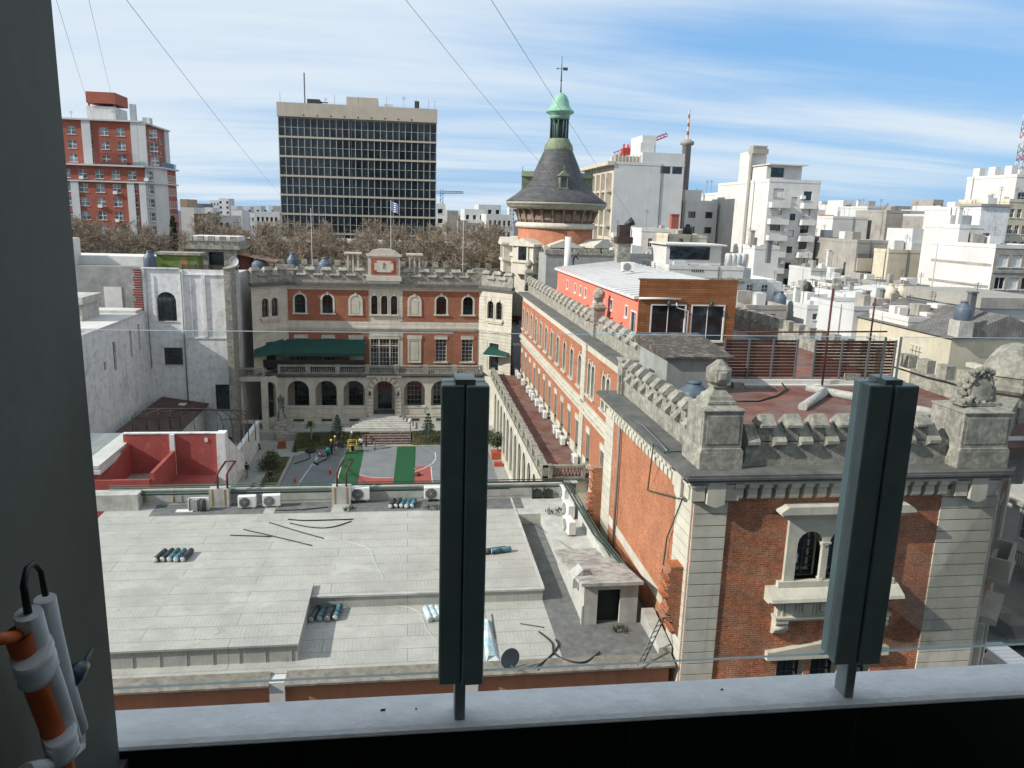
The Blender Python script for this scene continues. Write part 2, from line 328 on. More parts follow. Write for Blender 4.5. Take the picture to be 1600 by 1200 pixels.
# ------------------------------------------------------------------ material list
STONE = mat('stone_trim', (0.55, 0.52, 0.44), var=0.18, dirt=0.35, streak=0.4, dirt_c=(0.2, 0.185, 0.16), rough=0.85)
GREY = mat('weathered_concrete', (0.36, 0.345, 0.295), var=0.45, dirt=0.85, dirt_c=(0.10, 0.10, 0.092), streak=0.6, rough=0.92, bump=0.6, scale=4.5, dscale=1.6, dlo=0.44, dhi=0.7)
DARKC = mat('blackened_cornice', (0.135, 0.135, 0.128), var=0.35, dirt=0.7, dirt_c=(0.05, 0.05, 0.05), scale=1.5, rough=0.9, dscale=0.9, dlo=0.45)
BRICK = mat_brick('orange_brick', (0.56, 0.175, 0.07), (0.42, 0.115, 0.045), (0.50, 0.31, 0.21), bw=0.3, bh=0.095, ms=0.016, tone=0.25, var=0.4, soot=0.3)
BRICKF = mat_brick('street_brick', (0.60, 0.185, 0.075), (0.40, 0.115, 0.05), (0.46, 0.30, 0.21), bw=0.3, bh=0.095, ms=0.016, tone=0.35, var=0.4, soot=0.4)
BRICKW = mat_brick('wing_brick', (0.52, 0.165, 0.08), (0.41, 0.125, 0.06), (0.44, 0.27, 0.19), tone=0.25, soot=0.25)
GLASS = mat_glass_dark('window_glass')
DFRAME = mat('dark_frame', (0.035, 0.045, 0.042), rough=0.5, var=0.15, bump=0)
WFRAME = mat('white_frame', (0.62, 0.62, 0.6), rough=0.5, var=0.1, bump=0)
WHITE = mat('white_paint', (0.64, 0.63, 0.60), var=0.12, dirt=0.35, streak=0.25, dirt_c=(0.34, 0.33, 0.30), rough=0.8, scale=0.8, bump=0.1)
ROOFG = mat('roof_gravel', (0.30, 0.295, 0.28), var=0.35, dirt=0.5, scale=0.8)
TERRA = mat_brick('terracotta_deck', (0.30, 0.115, 0.085), (0.23, 0.085, 0.062), (0.13, 0.08, 0.07), bw=0.3, bh=0.3, ms=0.012, flat=True, tone=0.6, off=0.0)
def overlay(mt, c, lo, hi, amt, sc, det=9.0):
    t = mt.node_tree; b = t.nodes['Principled BSDF']; cur = b.inputs['Base Color'].links[0].from_socket; g = N(t, 'ShaderNodeNewGeometry')
    n = N(t, 'ShaderNodeTexNoise', inp={'Scale': sc, 'Detail': det, 'Roughness': 0.68}); t.links.new(g.outputs['Position'], n.inputs['Vector'])
    r = N(t, 'ShaderNodeMapRange', inp={'From Min': lo, 'From Max': hi, 'To Max': amt}); t.links.new(n.outputs['Fac'], r.inputs['Value'])
    m_ = N(t, 'ShaderNodeMixRGB', inp={'Color2': (*c, 1)}); t.links.new(r.outputs[0], m_.inputs['Fac']); t.links.new(cur, m_.inputs['Color1']); t.links.new(m_.outputs[0], b.inputs['Base Color'])
overlay(TERRA, (0.15, 0.125, 0.115), 0.4, 0.62, 0.85, 0.35); overlay(TERRA, (0.36, 0.13, 0.085), 0.55, 0.68, 0.7, 0.5); overlay(TERRA, (0.05, 0.04, 0.04), 0.58, 0.7, 0.7, 1.4)
MUD = mat('mossy_slab', (0.085, 0.07, 0.058), var=0.7, dirt=0.65, dirt_c=(0.27, 0.235, 0.21), scale=6, dscale=2.2, bump=0.8, dlo=0.5, dhi=0.62)
STUCCO = mat('grey_stucco', (0.30, 0.31, 0.30), var=0.22, dirt=0.4, streak=0.5, dirt_c=(0.17, 0.18, 0.18), scale=1.5)
ASPH = mat('asphalt', (0.06, 0.06, 0.062), var=0.3, dirt=0.3, scale=0.5)
PAVE = mat_brick('paving', (0.22, 0.215, 0.20), (0.19, 0.185, 0.175), (0.11, 0.11, 0.10), bw=0.8, bh=0.8, ms=0.02, flat=True, tone=0.3, off=0.0)
# ------------------------------------------------------------------ ground
mb = MB(); mb.face([(-2500, -600, -0.03), (2500, -600, -0.03), (2500, 4000, -0.03), (-2500, 4000, -0.03)])
tag(mb.build('ground', ASPH), kind='structure')
# ------------------------------------------------------------------ near corner block
def quoins(f, u0, u1, z0, z1, pitch=0.5, proud=0.06, mats=None, name='quoin'):
    q = MB(); z = z0
    while z < z1 - 0.1:
        zt = min(z + pitch - 0.045, z1); q.hexa([(u0, -proud, z), (u1, -proud, z), (u1, 0.0, z), (u0, 0.0, z)], [(u0, -proud, zt), (u1, -proud, zt), (u1, 0.0, zt), (u0, 0.0, zt)]); z += pitch
    return f.put(name, q, mats or STONE)
def merlon_mesh(wd, h=0.62, t=0.42, over=0.16):
    """battlement block: upright body under a weathered cap that slopes to a projecting drip edge"""
    b = MB(); a = wd / 2; b.box(-a + 0.05, a - 0.05, 0.0, t, -0.02, h - 0.36)
    prof = [(-over, h - 0.44), (-over, h - 0.34), (0.12, h), (t - 0.12, h), (t + over, h - 0.34), (t + over, h - 0.44)]
    n = len(prof); i = len(b.v); k = a * 0.82
    for (y, z) in prof:
        e = a if abs(z - h) > 0.01 else k
        b.v.append((-e, y, z))
    for (y, z) in prof:
        e = a if abs(z - h) > 0.01 else k
        b.v.append((e, y, z))
    b.f.append(tuple(range(i, i + n))); b.f.append(tuple(range(i + 2 * n - 1, i + n - 1, -1)))
    for q in range(n): l = (q + 1) % n; b.f.append((i + q, i + n + q, i + n + l, i + l))
    b.m += [0] * (n + 2); b.sm += [False] * (n + 2); return b.mesh('merlon', GREY)
def sill_mesh(wd, t=0.42, over=0.2):
    b = MB(); a = wd / 2
    b.prism([(-over, -0.18), (-over, -0.06), (t - 0.08, 0.5), (t, 0.5), (t + over, 0.1), (t + over, -0.02), (t, -0.34), (0, -0.34)], -a, a, 'x')
    return b.mesh('crenel_sill', GREY)
MER = merlon_mesh(0.66, 1.06, 0.42, 0.22); SIL = sill_mesh(0.5, 0.42, 0.24); MERW = merlon_mesh(1.3, 0.8, 0.4, 0.24); SILW = sill_mesh(0.9)
cb = thing('corner_building', 'orange brick corner block with battlements and cream quoins, closest to the balcony', 'building', (11.05, 27.4, 0))
FR = Face(cb, (0, 0, 0), 0.0)                       # street front
LF = Face(cb, (0, 13.6, 0), -pi / 2)                # side over the flat roof; u runs towards the street
CH = Face(cb, (12.95, 0, 0), pi / 4)                # splayed corner
W0 = 12.95
arches = [(4.42, 5.5, 14.85, 16.98, True), (5.77, 6.85, 14.85, 16.98, True), (7.12, 8.2, 14.85, 16.98, True)]
lows = [(4.2, 5.4, 9.0, 11.2, False), (5.7, 6.9, 9.0, 11.2, False), (7.2, 8.4, 9.0, 11.2, False)]
x = MB(); wall(x, W0, 0, 19.0, arches + lows, 0.45, 0, 1); FR.put('front_wall', x, [BRICKF, STONE])
x = MB(); wall(x, 13.6, 0, 19.0, [], 0.3); LF.put('side_wall', x, BRICK)
chops = [(2.2, 3.7, 14.6, 17.2, False), (2.2, 3.7, 8.6, 11.6, False)]
x = MB(); wall(x, 7.1, 0, 19.0, chops, 0.4, 0, 1); CH.put('corner_wall', x, [BRICKF, STONE])
x = MB(); wall(x, 13.6 - 5.0, 0, 19.0, []); Face(cb, (17.95, 5.0, 0), pi / 2).put('far_side_wall', x, BRICKF)
quoins(FR, 0.0, 1.37, 0.3, 18.6); quoins(FR, 10.5, 12.95, 0.3, 18.6)
quoins(LF, 11.8, 13.54, 0.3, 18.6); quoins(LF, -0.0, 1.7, 0.3, 18.6); quoins(CH, 0.0, 1.2, 0.3, 18.6); quoins(CH, 5.4, 7.1, 0.3, 18.6)
x = MB(); x.box(1.72, 11.75, -0.05, 0.0, 12.45, 12.95); LF.put('string_course', x, STONE)
# corbel table under the cornice
def corbel_mesh(wd=0.37, h=0.7, out_=0.4):
    b = MB(); a = wd / 2
    b.prism([(0.0, 0.0), (-0.2, 0.0), (-0.29, 0.08), (-0.31, 0.16), (-0.31, 0.46), (-out_, 0.52), (-out_, h), (0, h)], -a, a, 'x'); return b.mesh('corbel', STONE)
CORB = corbel_mesh()
for i in range(16): FR.merlon(CORB, 1.66 + 0.575 * i, 18.42, 0.0, 'corbel')
for i in range(19): LF.merlon(CORB, 1.9 + 0.535 * i, 18.42, 0.0, 'corbel')
for i in range(15):                                 # little arches between the corbels
    x = MB(); u = 1.66 + 0.575 * i + 0.2875
    x.prism([(u - 0.12, 19.12), (u - 0.12, 19.0), (u - 0.08, 19.07), (u, 19.1), (u + 0.08, 19.07), (u + 0.12, 19.0), (u + 0.12, 19.12)], -0.3, -0.01, 'y'); FR.put('corbel_arch', x, STONE)
def shield_mesh():
    b = MB(); b.prism([(-0.36, 0.0), (-0.3, -0.03), (0, -0.14), (0.3, -0.03), (0.36, 0.0), (0.36, 0.8), (0.3, 0.9), (0, 0.96), (-0.3, 0.9), (-0.36, 0.8)], -0.42, -0.05, 'y')
    b.box(-0.95, -0.42, -0.3, -0.02, 0.1, 0.82); b.box(0.42, 0.95, -0.3, -0.02, 0.1, 0.82); b.box(-1.0, -0.4, -0.36, -0.02, 0.66, 0.84); b.box(0.4, 1.0, -0.36, -0.02, 0.66, 0.84)
    return b.mesh('shield_bracket', STONE)
SH = shield_mesh()
FR.merlon(SH, 0.72, 18.3, 0.0, 'shield_bracket'); FR.merlon(SH, 11.8, 18.3, 0.0, 'shield_bracket'); LF.merlon(SH, 12.8, 18.3, 0.0, 'shield_bracket')
# cornice: the same moulding round three sides
def cornice(parts, z, mats, name='cornice'):
    """parts: plan outlines (list of xy) for each step (outline, z0, z1, mat)"""
    b = MB()
    for poly, z0, z1, mi in parts: b.prism(poly, z0, z1, 'z', mi)
    return b.build(name, mats, cb)
def plan(g): return [(-g, -g), (12.95 + g * 0.42, -g), (17.95 + g, 5.0 - g * 0.42), (17.95 + g, 13.6), (-g, 13.6 + g)]
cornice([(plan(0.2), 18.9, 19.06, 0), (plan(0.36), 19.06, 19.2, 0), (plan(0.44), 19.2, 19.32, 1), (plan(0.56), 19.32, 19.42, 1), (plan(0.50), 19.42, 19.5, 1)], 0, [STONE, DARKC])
# parapets and battlements
x = MB(); x.box(2.2, 10.9, 0.6, 1.02, 19.5, 20.52); x.build('front_parapet', GREY, cb); x = MB(); x.box(17.9, 18.35, 7.0, 13.5, 19.5, 20.9); x.build('far_parapet', GREY, cb); x = MB(); x.box(0.7, 1.12, 2.2, 13.4, 19.5, 20.52); x.box(0.62, 2.2, 0.52, 1.1, 19.5, 19.62)
x.build('side_parapet', GREY, cb)
for i in range(7): put('merlon', MER, cb, (2.98 + 1.105 * i, 0.6, 20.5))
for i in range(8): put('crenel_sill', SIL, cb, (2.43 + 1.105 * i, 0.6, 20.62))
for i in range(8): put('merlon', MER, cb, (0.7, 12.75 - 1.29 * i, 20.5), -pi / 2)
for i in range(8): put('crenel_sill', SIL, cb, (0.7, 12.1 - 1.29 * i, 20.62), -pi / 2)
def pedestal(nm, x0, x1, y0, y1, zt):
    b = MB(); g = 0.08; b.box(x0 - g, x1 + g, y0 - g, y1 + g, 19.5, 20.22); b.prism([(x0 - g, 20.22), (x1 + g, 20.22), (x1, 20.34), (x0, 20.34)], y0 - g * .9, y1 + g * .9, 'y')
    b.box(x0, x1, y0, y1, 20.3, zt); b.box(x0 + 0.14, x1 - 0.14, y0 - 0.025, y0, 20.5, zt - 0.16); b.box(x0 - 0.025, x0, y0 + 0.14, y1 - 0.14, 20.5, zt - 0.16)
    b.box(x0 - 0.05, x1 + 0.05, y0 - 0.05, y1 + 0.05, zt, zt + 0.07)
    c = (x0 + x1) / 2; d = (y0 + y1) / 2; b.hexa([(x0, y0, zt + .07), (x1, y0, zt + .07), (x1, y1, zt + .07), (x0, y1, zt + .07)], [(c - .45, d - .45, zt + .24), (c + .45, d - .45, zt + .24), (c + .45, d + .45, zt + .24), (c - .45, d + .45, zt + .24)])
    return b.build(nm, GREY, cb, bevel=0.012)
pd = pedestal('corner_pedestal', 0.25, 1.86, 0.3, 2.1, 21.8)
def finial_mesh(s=1.0):
    """stepped foot, thin neck and a cube with cut corners and raised diamond panels under a faceted cap"""
    b = MB(); sq = lambda r: [(-r, -r), (r, -r), (r, r), (-r, r)]
    lev = [(0.60, 0.0), (0.58, 0.1), (0.5, 0.14), (0.46, 0.28), (0.36, 0.34), (0.27, 0.48), (0.24, 0.56), (0.3, 0.6), (0.3, 0.66), (0.2, 0.68)]
    for (r0, z0), (r1, z1) in zip(lev[:-1], lev[1:]): b.hexa([(x_ * s, y_ * s, z0 * s) for x_, y_ in sq(r0)], [(x_ * s, y_ * s, z1 * s) for x_, y_ in sq(r1)])
    a, c, zc = 0.43, 0.24, 1.08
    P8 = lambda r, t: [(-t, -r), (t, -r), (r, -t), (r, t), (t, r), (-t, r), (-r, t), (-r, -t)]
    rings = [(P8(c, c * .5), zc - .43), (P8(a, c), zc - .24), (P8(a, c), zc + .24), (P8(c, c * .55), zc + .42), (P8(c * .9, c * .45), zc + .47), (P8(.1, .05), zc + .58)]
    i0 = len(b.v)
    for pts, z in rings: b.v += [(x_ * s, y_ * s, z * s) for x_, y_ in pts]
    for r in range(len(rings) - 1):
        for k in range(8): l = (k + 1) % 8; b.f.append((i0 + r * 8 + k, i0 + r * 8 + l, i0 + r * 8 + 8 + l, i0 + r * 8 + 8 + k)); b.m.append(0); b.sm.append(False)
    b.f.append(tuple(i0 + 40 + k for k in range(8))); b.m.append(0); b.sm.append(False)
    for sx, sy in ((1, 0), (-1, 0), (0, 1), (0, -1)):
        f = lambda o, u, z: ((sx * (a + o) - sy * u) * s, (sy * (a + o) + sx * u) * s, (zc + z) * s)
        e = [f(0, -.2, -.2), f(0, .2, -.2), f(0, .2, .2), f(0, -.2, .2)]; q = [f(.05, -.12, -.13), f(.05, .12, -.13), f(.05, .12, .13), f(.05, -.12, .13)]
        for k in range(4): l = (k + 1) % 4; b.face([e[k], e[l], q[l], q[k]])
        b.face(q)
    return b.mesh('finial', GREY)
FIN = finial_mesh(1.0); put('finial', FIN, pd, (1.06, 1.2, 22.02))
rp = pedestal('crest_pedestal', 10.95, 13.05, -0.05, 1.95, 21.75)
pier = MB(); pier.box(0.5, 1.35, 12.9, 13.75, 19.5, 21.35); pier.box(0.42, 1.43, 12.82, 13.83, 21.35, 21.47); pier.box(0.38, 0.5, 13.0, 13.2, 19.5, 20.6); pier.build('end_pier', GREY, cb, bevel=0.02)
# carved crest: oval shield in a wreath of leaves, slightly lumpy
def crest():
    b = MB(); rnd = random.Random(3); c = Vector((12.0, 0.75, 22.0))
    def blob(p, r, n=7):
        pr = [(r * sin(pi * k / 5) * rnd.uniform(.85, 1.15) + 1e-5, -r * cos(pi * k / 5)) for k in range(6)]
        t = MB(); t.lathe(pr, n, sm=False); b.add(t, Matrix.Translation(p) @ Matrix.Rotation(rnd.uniform(0, 3), 4, 'X') @ Matrix.Rotation(rnd.uniform(0, 3), 4, 'Z'))
    o = MB(); o.lathe([(0.02, -0.26), (0.44, -0.2), (0.56, 0.0), (0.44, 0.2), (0.02, 0.26)], 14, sm=False)
    b.add(o, Matrix.Translation(c + Vector((0.0, 0, 0.62))) @ Matrix.Rotation(radians(80), 4, 'X') @ Matrix.Diagonal((1, 1.3, 1, 1)))
    b.tube([c + Vector((0.5 * cos(t), -0.12, 0.62 + 0.64 * sin(t))) for t in [2 * pi * k / 16 for k in range(17)]], 0.075, 6)
    for k in range(60):
        t = rnd.uniform(0, 2 * pi); rr = rnd.uniform(0.5, 0.66); blob(c + Vector((rr * cos(t) * 1.05, rnd.uniform(-0.2, 0.2), max(0.06, 0.6 + rr * sin(t) * 1.2))), rnd.uniform(0.06, 0.13), 6)
    for k in range(46): blob(c + Vector((rnd.uniform(-0.95, 0.85), rnd.uniform(-0.35, 0.25), rnd.uniform(0.05, 0.28) * (1.2 - abs(k % 7 - 3) * .1))), rnd.uniform(0.08, 0.16), 6)
    b.prism([(-0.3, 1.15), (-0.48, 1.3), (-0.25, 1.42), (0.0, 1.5), (0.3, 1.4), (0.42, 1.25), (0.2, 1.12)], -0.2, 0.2, 'y') if False else None
    for k in range(12): blob(c + Vector((-0.45 + 0.08 * k, -0.1, 1.3 + 0.12 * sin(k * .28))), 0.14, 6)
    e_ = MB(); e_.lathe([(.02, -.3), (.5, -.22), (.66, 0), (.5, .22), (.02, .3)], 12, sm=False); b.add(e_, Matrix.Translation(c + Vector((0, .22, .55))) @ Matrix.Rotation(radians(88), 4, 'X') @ Matrix.Diagonal((1.2, 1.1, 1, 1)))
    for k in range(40): t = rnd.uniform(0, pi); q_ = rnd.uniform(.2, .8); blob(c + Vector((q_ * cos(t), rnd.uniform(0, .35), .3 + q_ * 1.15 * sin(t))), rnd.uniform(.09, .17), 6)
    b.box(c.x - 0.95, c.x + 0.85, c.y - 0.4, c.y + 0.35, 21.98, 22.1)
    return b.build('crest', GREY, rp)
crest()
x = MB()                                            # hooded pier at the far end of the splayed corner
x.lathe([(1.3, 17.0), (1.3, 21.3), (1.5, 21.4), (1.62, 21.55), (1.62, 21.8), (1.4, 21.85), (1.4, 22.15), (1.5, 22.2), (1.42, 22.32), (1.1, 23.0), (0.75, 23.45), (0.3, 23.65), (0.05, 23.7)], 8, 17.9, 5.9, sm=False, rot=pi / 8)
for k in range(8):
    b = MB(); b.box(-.42, .42, -1.26, -1.2, 19.8, 21.1); b.xf(Matrix.Translation((17.9, 5.9, 0)) @ Matrix.Rotation(k * pi / 4, 4, 'Z')); x.add(b)
x.build('capped_pier', GREY, cb)
x = MB(); x.prism([(13.2, 0.45), (17.0, 4.25), (16.6, 4.65), (12.8, 0.85)], 19.5, 21.3); x.build('corner_parapet', GREY, cb)
# front window group
x = MB()
x.box(3.55, 8.95, -0.42, 0.0, 17.72, 17.84); x.prism([(3.4, 17.84), (9.1, 17.84), (9.1, 17.94), (8.8, 18.16), (3.7, 18.16), (3.4, 17.94)], -0.55, 0.0, 'y'); x.box(3.75, 8.8, -0.3, 0.0, 17.6, 17.72)
FR.put('pediment', x, STONE)
x = MB()
ops = [(a - 0.0, b, c, d, h) for a, b, c, d, h in arches]
wall(x, 4.64, 14.6, 17.6, ops, 0.5, u_start=3.98)
for p in (3.98, 8.62): x.face([(p, 0, 14.6), (p, 0.2, 14.6), (p, 0.2, 17.55), (p, 0, 17.55)])
for v in x.v[:]: pass
x.v = [(a, b - 0.16, c) for a, b, c in x.v]
FR.put('window_surround', x, STONE)
for k, (a, b, c, d, h) in enumerate(arches): FR.win((a + b) / 2, c, b - a, d - c, True, 'plain', nv=2, nh=5, rec=0.42, tm='stone_trim')
for u in (5.635, 6.985):
    x = MB(); x.lathe([(0.17, 14.85), (0.17, 14.92), (0.13, 14.97), (0.125, 16.0), (0.11, 16.2), (0.14, 16.24), (0.19, 16.38), (0.2, 16.42)], 12); x.box(-0.19, 0.19, -0.19, 0.19, 16.42, 16.5)
    FR_c = x.build('column', STONE, cb, FR.at(u, 0, -0.02))
x = MB(); x.prism([(-0.75, 14.2), (-0.7, 14.32), (-0.15, 14.62), (0.0, 14.62), (0.0, 14.02), (-0.45, 14.02), (-0.5, 14.12)], 3.3, 9.0, 'x'); x.box(3.75, 8.8, -0.22, 0.0, 14.6, 14.84)
FR.put('window_sill', x, STONE)
x = MB(); x.box(3.8, 8.6, -0.3, 0.0, 13.35, 14.02); x.box(3.72, 8.68, -0.4, 0.0, 13.2, 13.35); x.box(3.68, 8.72, -0.45, 0.0, 13.3, 13.38)
for i in range(6):
    u = 4.3 + 0.76 * i; x.box(u - 0.32, u - 0.27, -0.34, -0.3, 13.42, 13.98); x.box(u + 0.27, u + 0.32, -0.34, -0.3, 13.42, 13.98)
    x.prism([(u - 0.2, 13.62), (u, 13.48), (u + 0.2, 13.62), (u + 0.2, 13.95), (u - 0.2, 13.95)], -0.37, -0.3, 'y')
FR.put('window_apron', x, STONE)
for u in (4.0, 8.4):
    x = MB(); x.prism([(0, 12.5), (-0.12, 12.52), (-0.3, 12.68), (-0.22, 12.82), (-0.3, 12.95), (-0.42, 13.1), (-0.42, 13.2), (0, 13.2)], u - 0.26, u + 0.26, 'x'); x.tube([(u - 0.3, -0.26, 12.86), (u + 0.3, -0.26, 12.86)], 0.13, 10)
    FR.put('scroll_bracket', x, STONE)
x = MB(); x.prism([(3.6, 11.35), (9.0, 11.35), (9.0, 11.72), (8.75, 11.72), (6.3, 12.1), (3.85, 11.72), (3.6, 11.72)], -0.25, 0.0, 'y'); FR.put('lintel', x, STONE)
for a, b, c, d, h in lows: FR.win((a + b) / 2, c, b - a, d - c, False, 'plain', nv=2, nh=3, rec=0.4)
for a, b, c, d, h in chops: CH.win((a + b) / 2, c, b - a, d - c, False, 'stone', nv=2, nh=4, rec=0.3, trim=0.25)
x = MB(); x.prism([(1.5, 13.9), (4.4, 13.9), (4.4, 14.1), (1.5, 14.1)], -0.9, 0.0, 'y'); x.box(1.6, 4.3, -0.85, -0.7, 14.1, 15.0); x.box(1.6, 1.75, -0.7, 0, 14.1, 15.0); x.box(4.15, 4.3, -0.7, 0, 14.1, 15.0); CH.put('corner_balcony', x, STONE)
x = MB(); x.box(1.4, 4.5, -0.7, 0, 12.0, 12.3); x.box(1.2, 2.0, -0.3, 0, 8.0, 12.0); x.box(3.9, 4.7, -0.3, 0, 8.0, 12.0); CH.put('door_canopy', x, STONE)
# notes stuck on the left pane of the front window
x = MB(); x.box(4.5, 4.78, 0.36, 0.37, 15.4, 15.8); x.build('paper_notice', WFRAME, cb)
# roof deck, box room and stubs of a lost wall
x = MB(); x.prism([(1.12, 1.02), (17.9, 1.02), (17.9, 26.0), (5.3, 26.0), (5.3, 13.55), (1.12, 13.55)], 19.5, 20.0); x.build('roof_deck', TERRA, cb)
x = MB(); x.box(6.5, 17.5, 13.2, 13.5, 20.0, 20.28); x.box(6.6, 17.0, 12.95, 13.2, 20.0, 20.06); x.box(11.0, 17.5, 2.0, 2.6, 20.0, 20.03); x.box(2.2, 10.9, 1.03, 1.15, 20.0, 20.45); x.build('painted_upstand', WHITE, cb)
x = MB(); x.box(2.4, 5.7, 11.1, 16.0, 20.0, 21.9); bx = x.build('stair_house', STUCCO, cb)
x = MB(); x.hexa([(2.15, 10.85, 21.9), (5.95, 10.85, 21.9), (5.95, 16.2, 21.9), (2.15, 16.2, 21.9)], [(2.15, 10.85, 22.02), (5.95, 10.85, 22.02), (5.95, 16.2, 22.5), (2.15, 16.2, 22.5)]); x.build('slab_roof', MUD, bx)
def brick_stub(xs, y0, y1, z0, z1, seed):
    b = MB(); rnd = random.Random(seed); z = z0
    while z < z1:
        w2 = (0.75 if (z - z0) > 0.5 else 0.4) * rnd.uniform(0.72, 1.08); t = (int((z - z0) / 0.16) % 2) * 0.12
        b.box(xs - w2 + t, xs + 0.0, y0, y1 - rnd.uniform(0, .1), z, z + 0.078); z += 0.08
    return b.build('broken_wall_stub', BRICKF, cb, (-11.05, -27.4, 0))
brick_stub(11.02, 27.75, 28.55, 12.4, 15.35, 1); brick_stub(11.0, 41.0, 41.7, 7.5, 15.1, 2)
x = MB(); x.tube([(-0.14, 10.4, 19.0), (-0.14, 10.4, 11.5)], 0.075, 8); x.tube([(-0.16, 10.4, 18.9), (-0.3, 10.4, 19.1), (-0.3, 11.6, 19.2)], 0.05, 6); x.build('drainpipe', mat('grey_pipe', (0.2, 0.2, 0.195), rough=0.6, var=0.2), cb)
# ------------------------------------------------------------------ long wing with its arcaded terrace
wg = thing('brick_wing', 'long orange brick side wing running from the corner block to the courtyard facade', 'building', (15.0, 41.0, 0))
LW = 60.5
WF = Face(wg, (0, LW, 0), -pi / 2)                  # u = 101.5 - Y
yw = [99.75 - 3.42 * i for i in range(11)]
up = [(101.5 - y - 0.62, 101.5 - y + 0.62, 14.45, 17.15, True) for y in yw]
pair = [61.2, 56.3, 51.8, 47.2]
for y in pair:
    for d in (-0.66, 0.66): up.append((101.5 - y + d - 0.48, 101.5 - y + d + 0.48, 14.45, 17.15, True))
lo = [(101.5 - y - 0.62, 101.5 - y + 0.62, 8.35, 11.3, False) for y in yw + pair]
low0 = [(101.5 - y - 0.8, 101.5 - y + 0.8, 1.0, 5.0, False) for y in yw[:8]]
x = MB(); wall(x, LW, 13.6, 18.0, up, 0.35, 0, 1); WF.put('upper_wall', x, [BRICKW, STONE])
x = MB(); wall(x, LW, 8.9, 12.3, [(a, b, max(c, 8.9), d, h) for a, b, c, d, h in lo], 0.35, 0, 1); WF.put('middle_wall', x, [BRICKW, STONE])
x = MB(); wall(x, LW, 0, 8.9, low0 + [(a, b, c, 8.9, h) for a, b, c, d, h in lo], 0.35, 0, 0); WF.put('base_wall', x, STONE)
x = MB(); wall(x, LW, 18.0, 18.7, []); WF.put('frieze', x, STONE)
x = MB(); wall(x, LW, 12.3, 13.6, []); x.box(0, LW, -0.18, 0.0, 12.55, 12.75); x.box(0, LW, -0.3, 0.0, 13.15, 13.4); x.box(0, LW, -0.12, 0, 12.95, 13.15); x.box(0, LW, -0.14, 0, 13.4, 13.56); WF.put('string_course', x, STONE)
for u0 in (37.0, 52.6): quoins(WF, u0, u0 + 1.4, 0.3, 18.6, 0.55, 0.14, name='pilaster')
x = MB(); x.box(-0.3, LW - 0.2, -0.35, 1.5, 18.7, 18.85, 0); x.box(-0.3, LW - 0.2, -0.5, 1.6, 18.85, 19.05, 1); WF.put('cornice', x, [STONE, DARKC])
for a, b, c, d, h in up: WF.win((a + b) / 2, c, b - a, d - c, True, 'keystone', trim=0.17, nv=2, nh=4, rec=0.3)
for a, b, c, d, h in lo: WF.win((a + b) / 2, c, b - a, d - c, False, 'lintel', trim=0.12, nv=2, nh=4, rec=0.3)
x = MB(); x.box(0.0, LW - 1.2, 0.75, 1.15, 19.05, 20.3); WF.put('parapet', x, GREY)
k = 0
for i in range(28):
    y = 103.3 - 2.1 * i
    if y < 43: break
    if abs(y - 64.2) < 0.9: continue
    WF.merlon(MERW, 101.5 - y, 20.3, 0.75); WF.merlon(SILW, 101.5 - y + 1.05, 20.36, 0.75, 'crenel_sill')
for y in (64.2, 103.3, 81.0)[:2]:
    x = MB(); x.box(-0.5, 0.5, 0.55, 1.5, 19.05, 21.4); x.box(-0.58, 0.58, 0.47, 1.58, 21.4, 21.52); o = x.build('parapet_pier', GREY, wg, WF.at(101.5 - y, 0), WF.rz); put('finial', FIN, o, (0, 1.02, 21.5))
x = MB(); x.box(1.6, 14.0, 2.5, LW, 18.9, 19.6); x.build('roof', ROOFG, wg)
x = MB(); x.face([(0, 0, 0), (14, 0, 0), (14, 0, 18.9), (0, 0, 18.9)]); x.face([(14, 0, 0), (14, LW, 0), (14, LW, 18.9), (14, 0, 18.9)]); x.build('rear_wall', STONE, wg)
x = MB(); x.box(13.7, 14.1, 3.0, LW, 18.9, 20.9); x.build('outer_parapet', GREY, wg)
for i in range(24): put('merlon', MERW, wg, (13.7, 4.2 + 1.95 * i, 20.9), -pi / 2) if False else None
MERB = (lambda b: b.mesh('merlon', GREY))((lambda b: (b.box(-0.42, 0.42, 0, 0.5, -0.02, 0.75), b)[1])(MB()))
for i in range(28): put('merlon', MERB, wg, (13.65, 3.4 + 1.62 * i, 20.9), -pi / 2)
for i in range(5): put('merlon', MERB, cb, (17.86, 7.6 + 1.62 * i, 20.9), -pi / 2)
# terrace on arches in front of the wing
tz = 7.9
TF = Face(wg, (-3.75, LW + 0.5, 0), -pi / 2)        # plane X = 11.25; u = 102 - Y
gops = [(102 - y - 1.0, 102 - y + 1.0, 1.0, 6.75, True) for y in [97.0 - 3.16 * i for i in range(12)]]
gops = [(a, b, c, 6.35, h) for a, b, c, d, h in gops]
x = MB(); wall(x, 41.5, 0, 7.45, gops, 0.22, nseg=10); x.face([(41.5, 0, 0), (41.5, 3.75, 0), (41.5, 3.75, 7.45), (41.5, 0, 7.45)])
TF.put('arcade_wall', x, STONE)
x = MB()
for i in range(13): u = 102 - 97.0 - 1.58 + 3.16 * i; x.box(u - 0.2, u + 0.2, -0.03, 0.0, 0.0, 7.2)
TF.put('buttress', x, STONE)
x = MB(); x.box(-0.2, 41.9, -0.16, 3.78, 7.45, 7.7, 1); x.box(0.0, 41.7, 0.5, 3.74, 7.7, 7.9, 0); TF.put('terrace', x, [TERRA, DARKC])
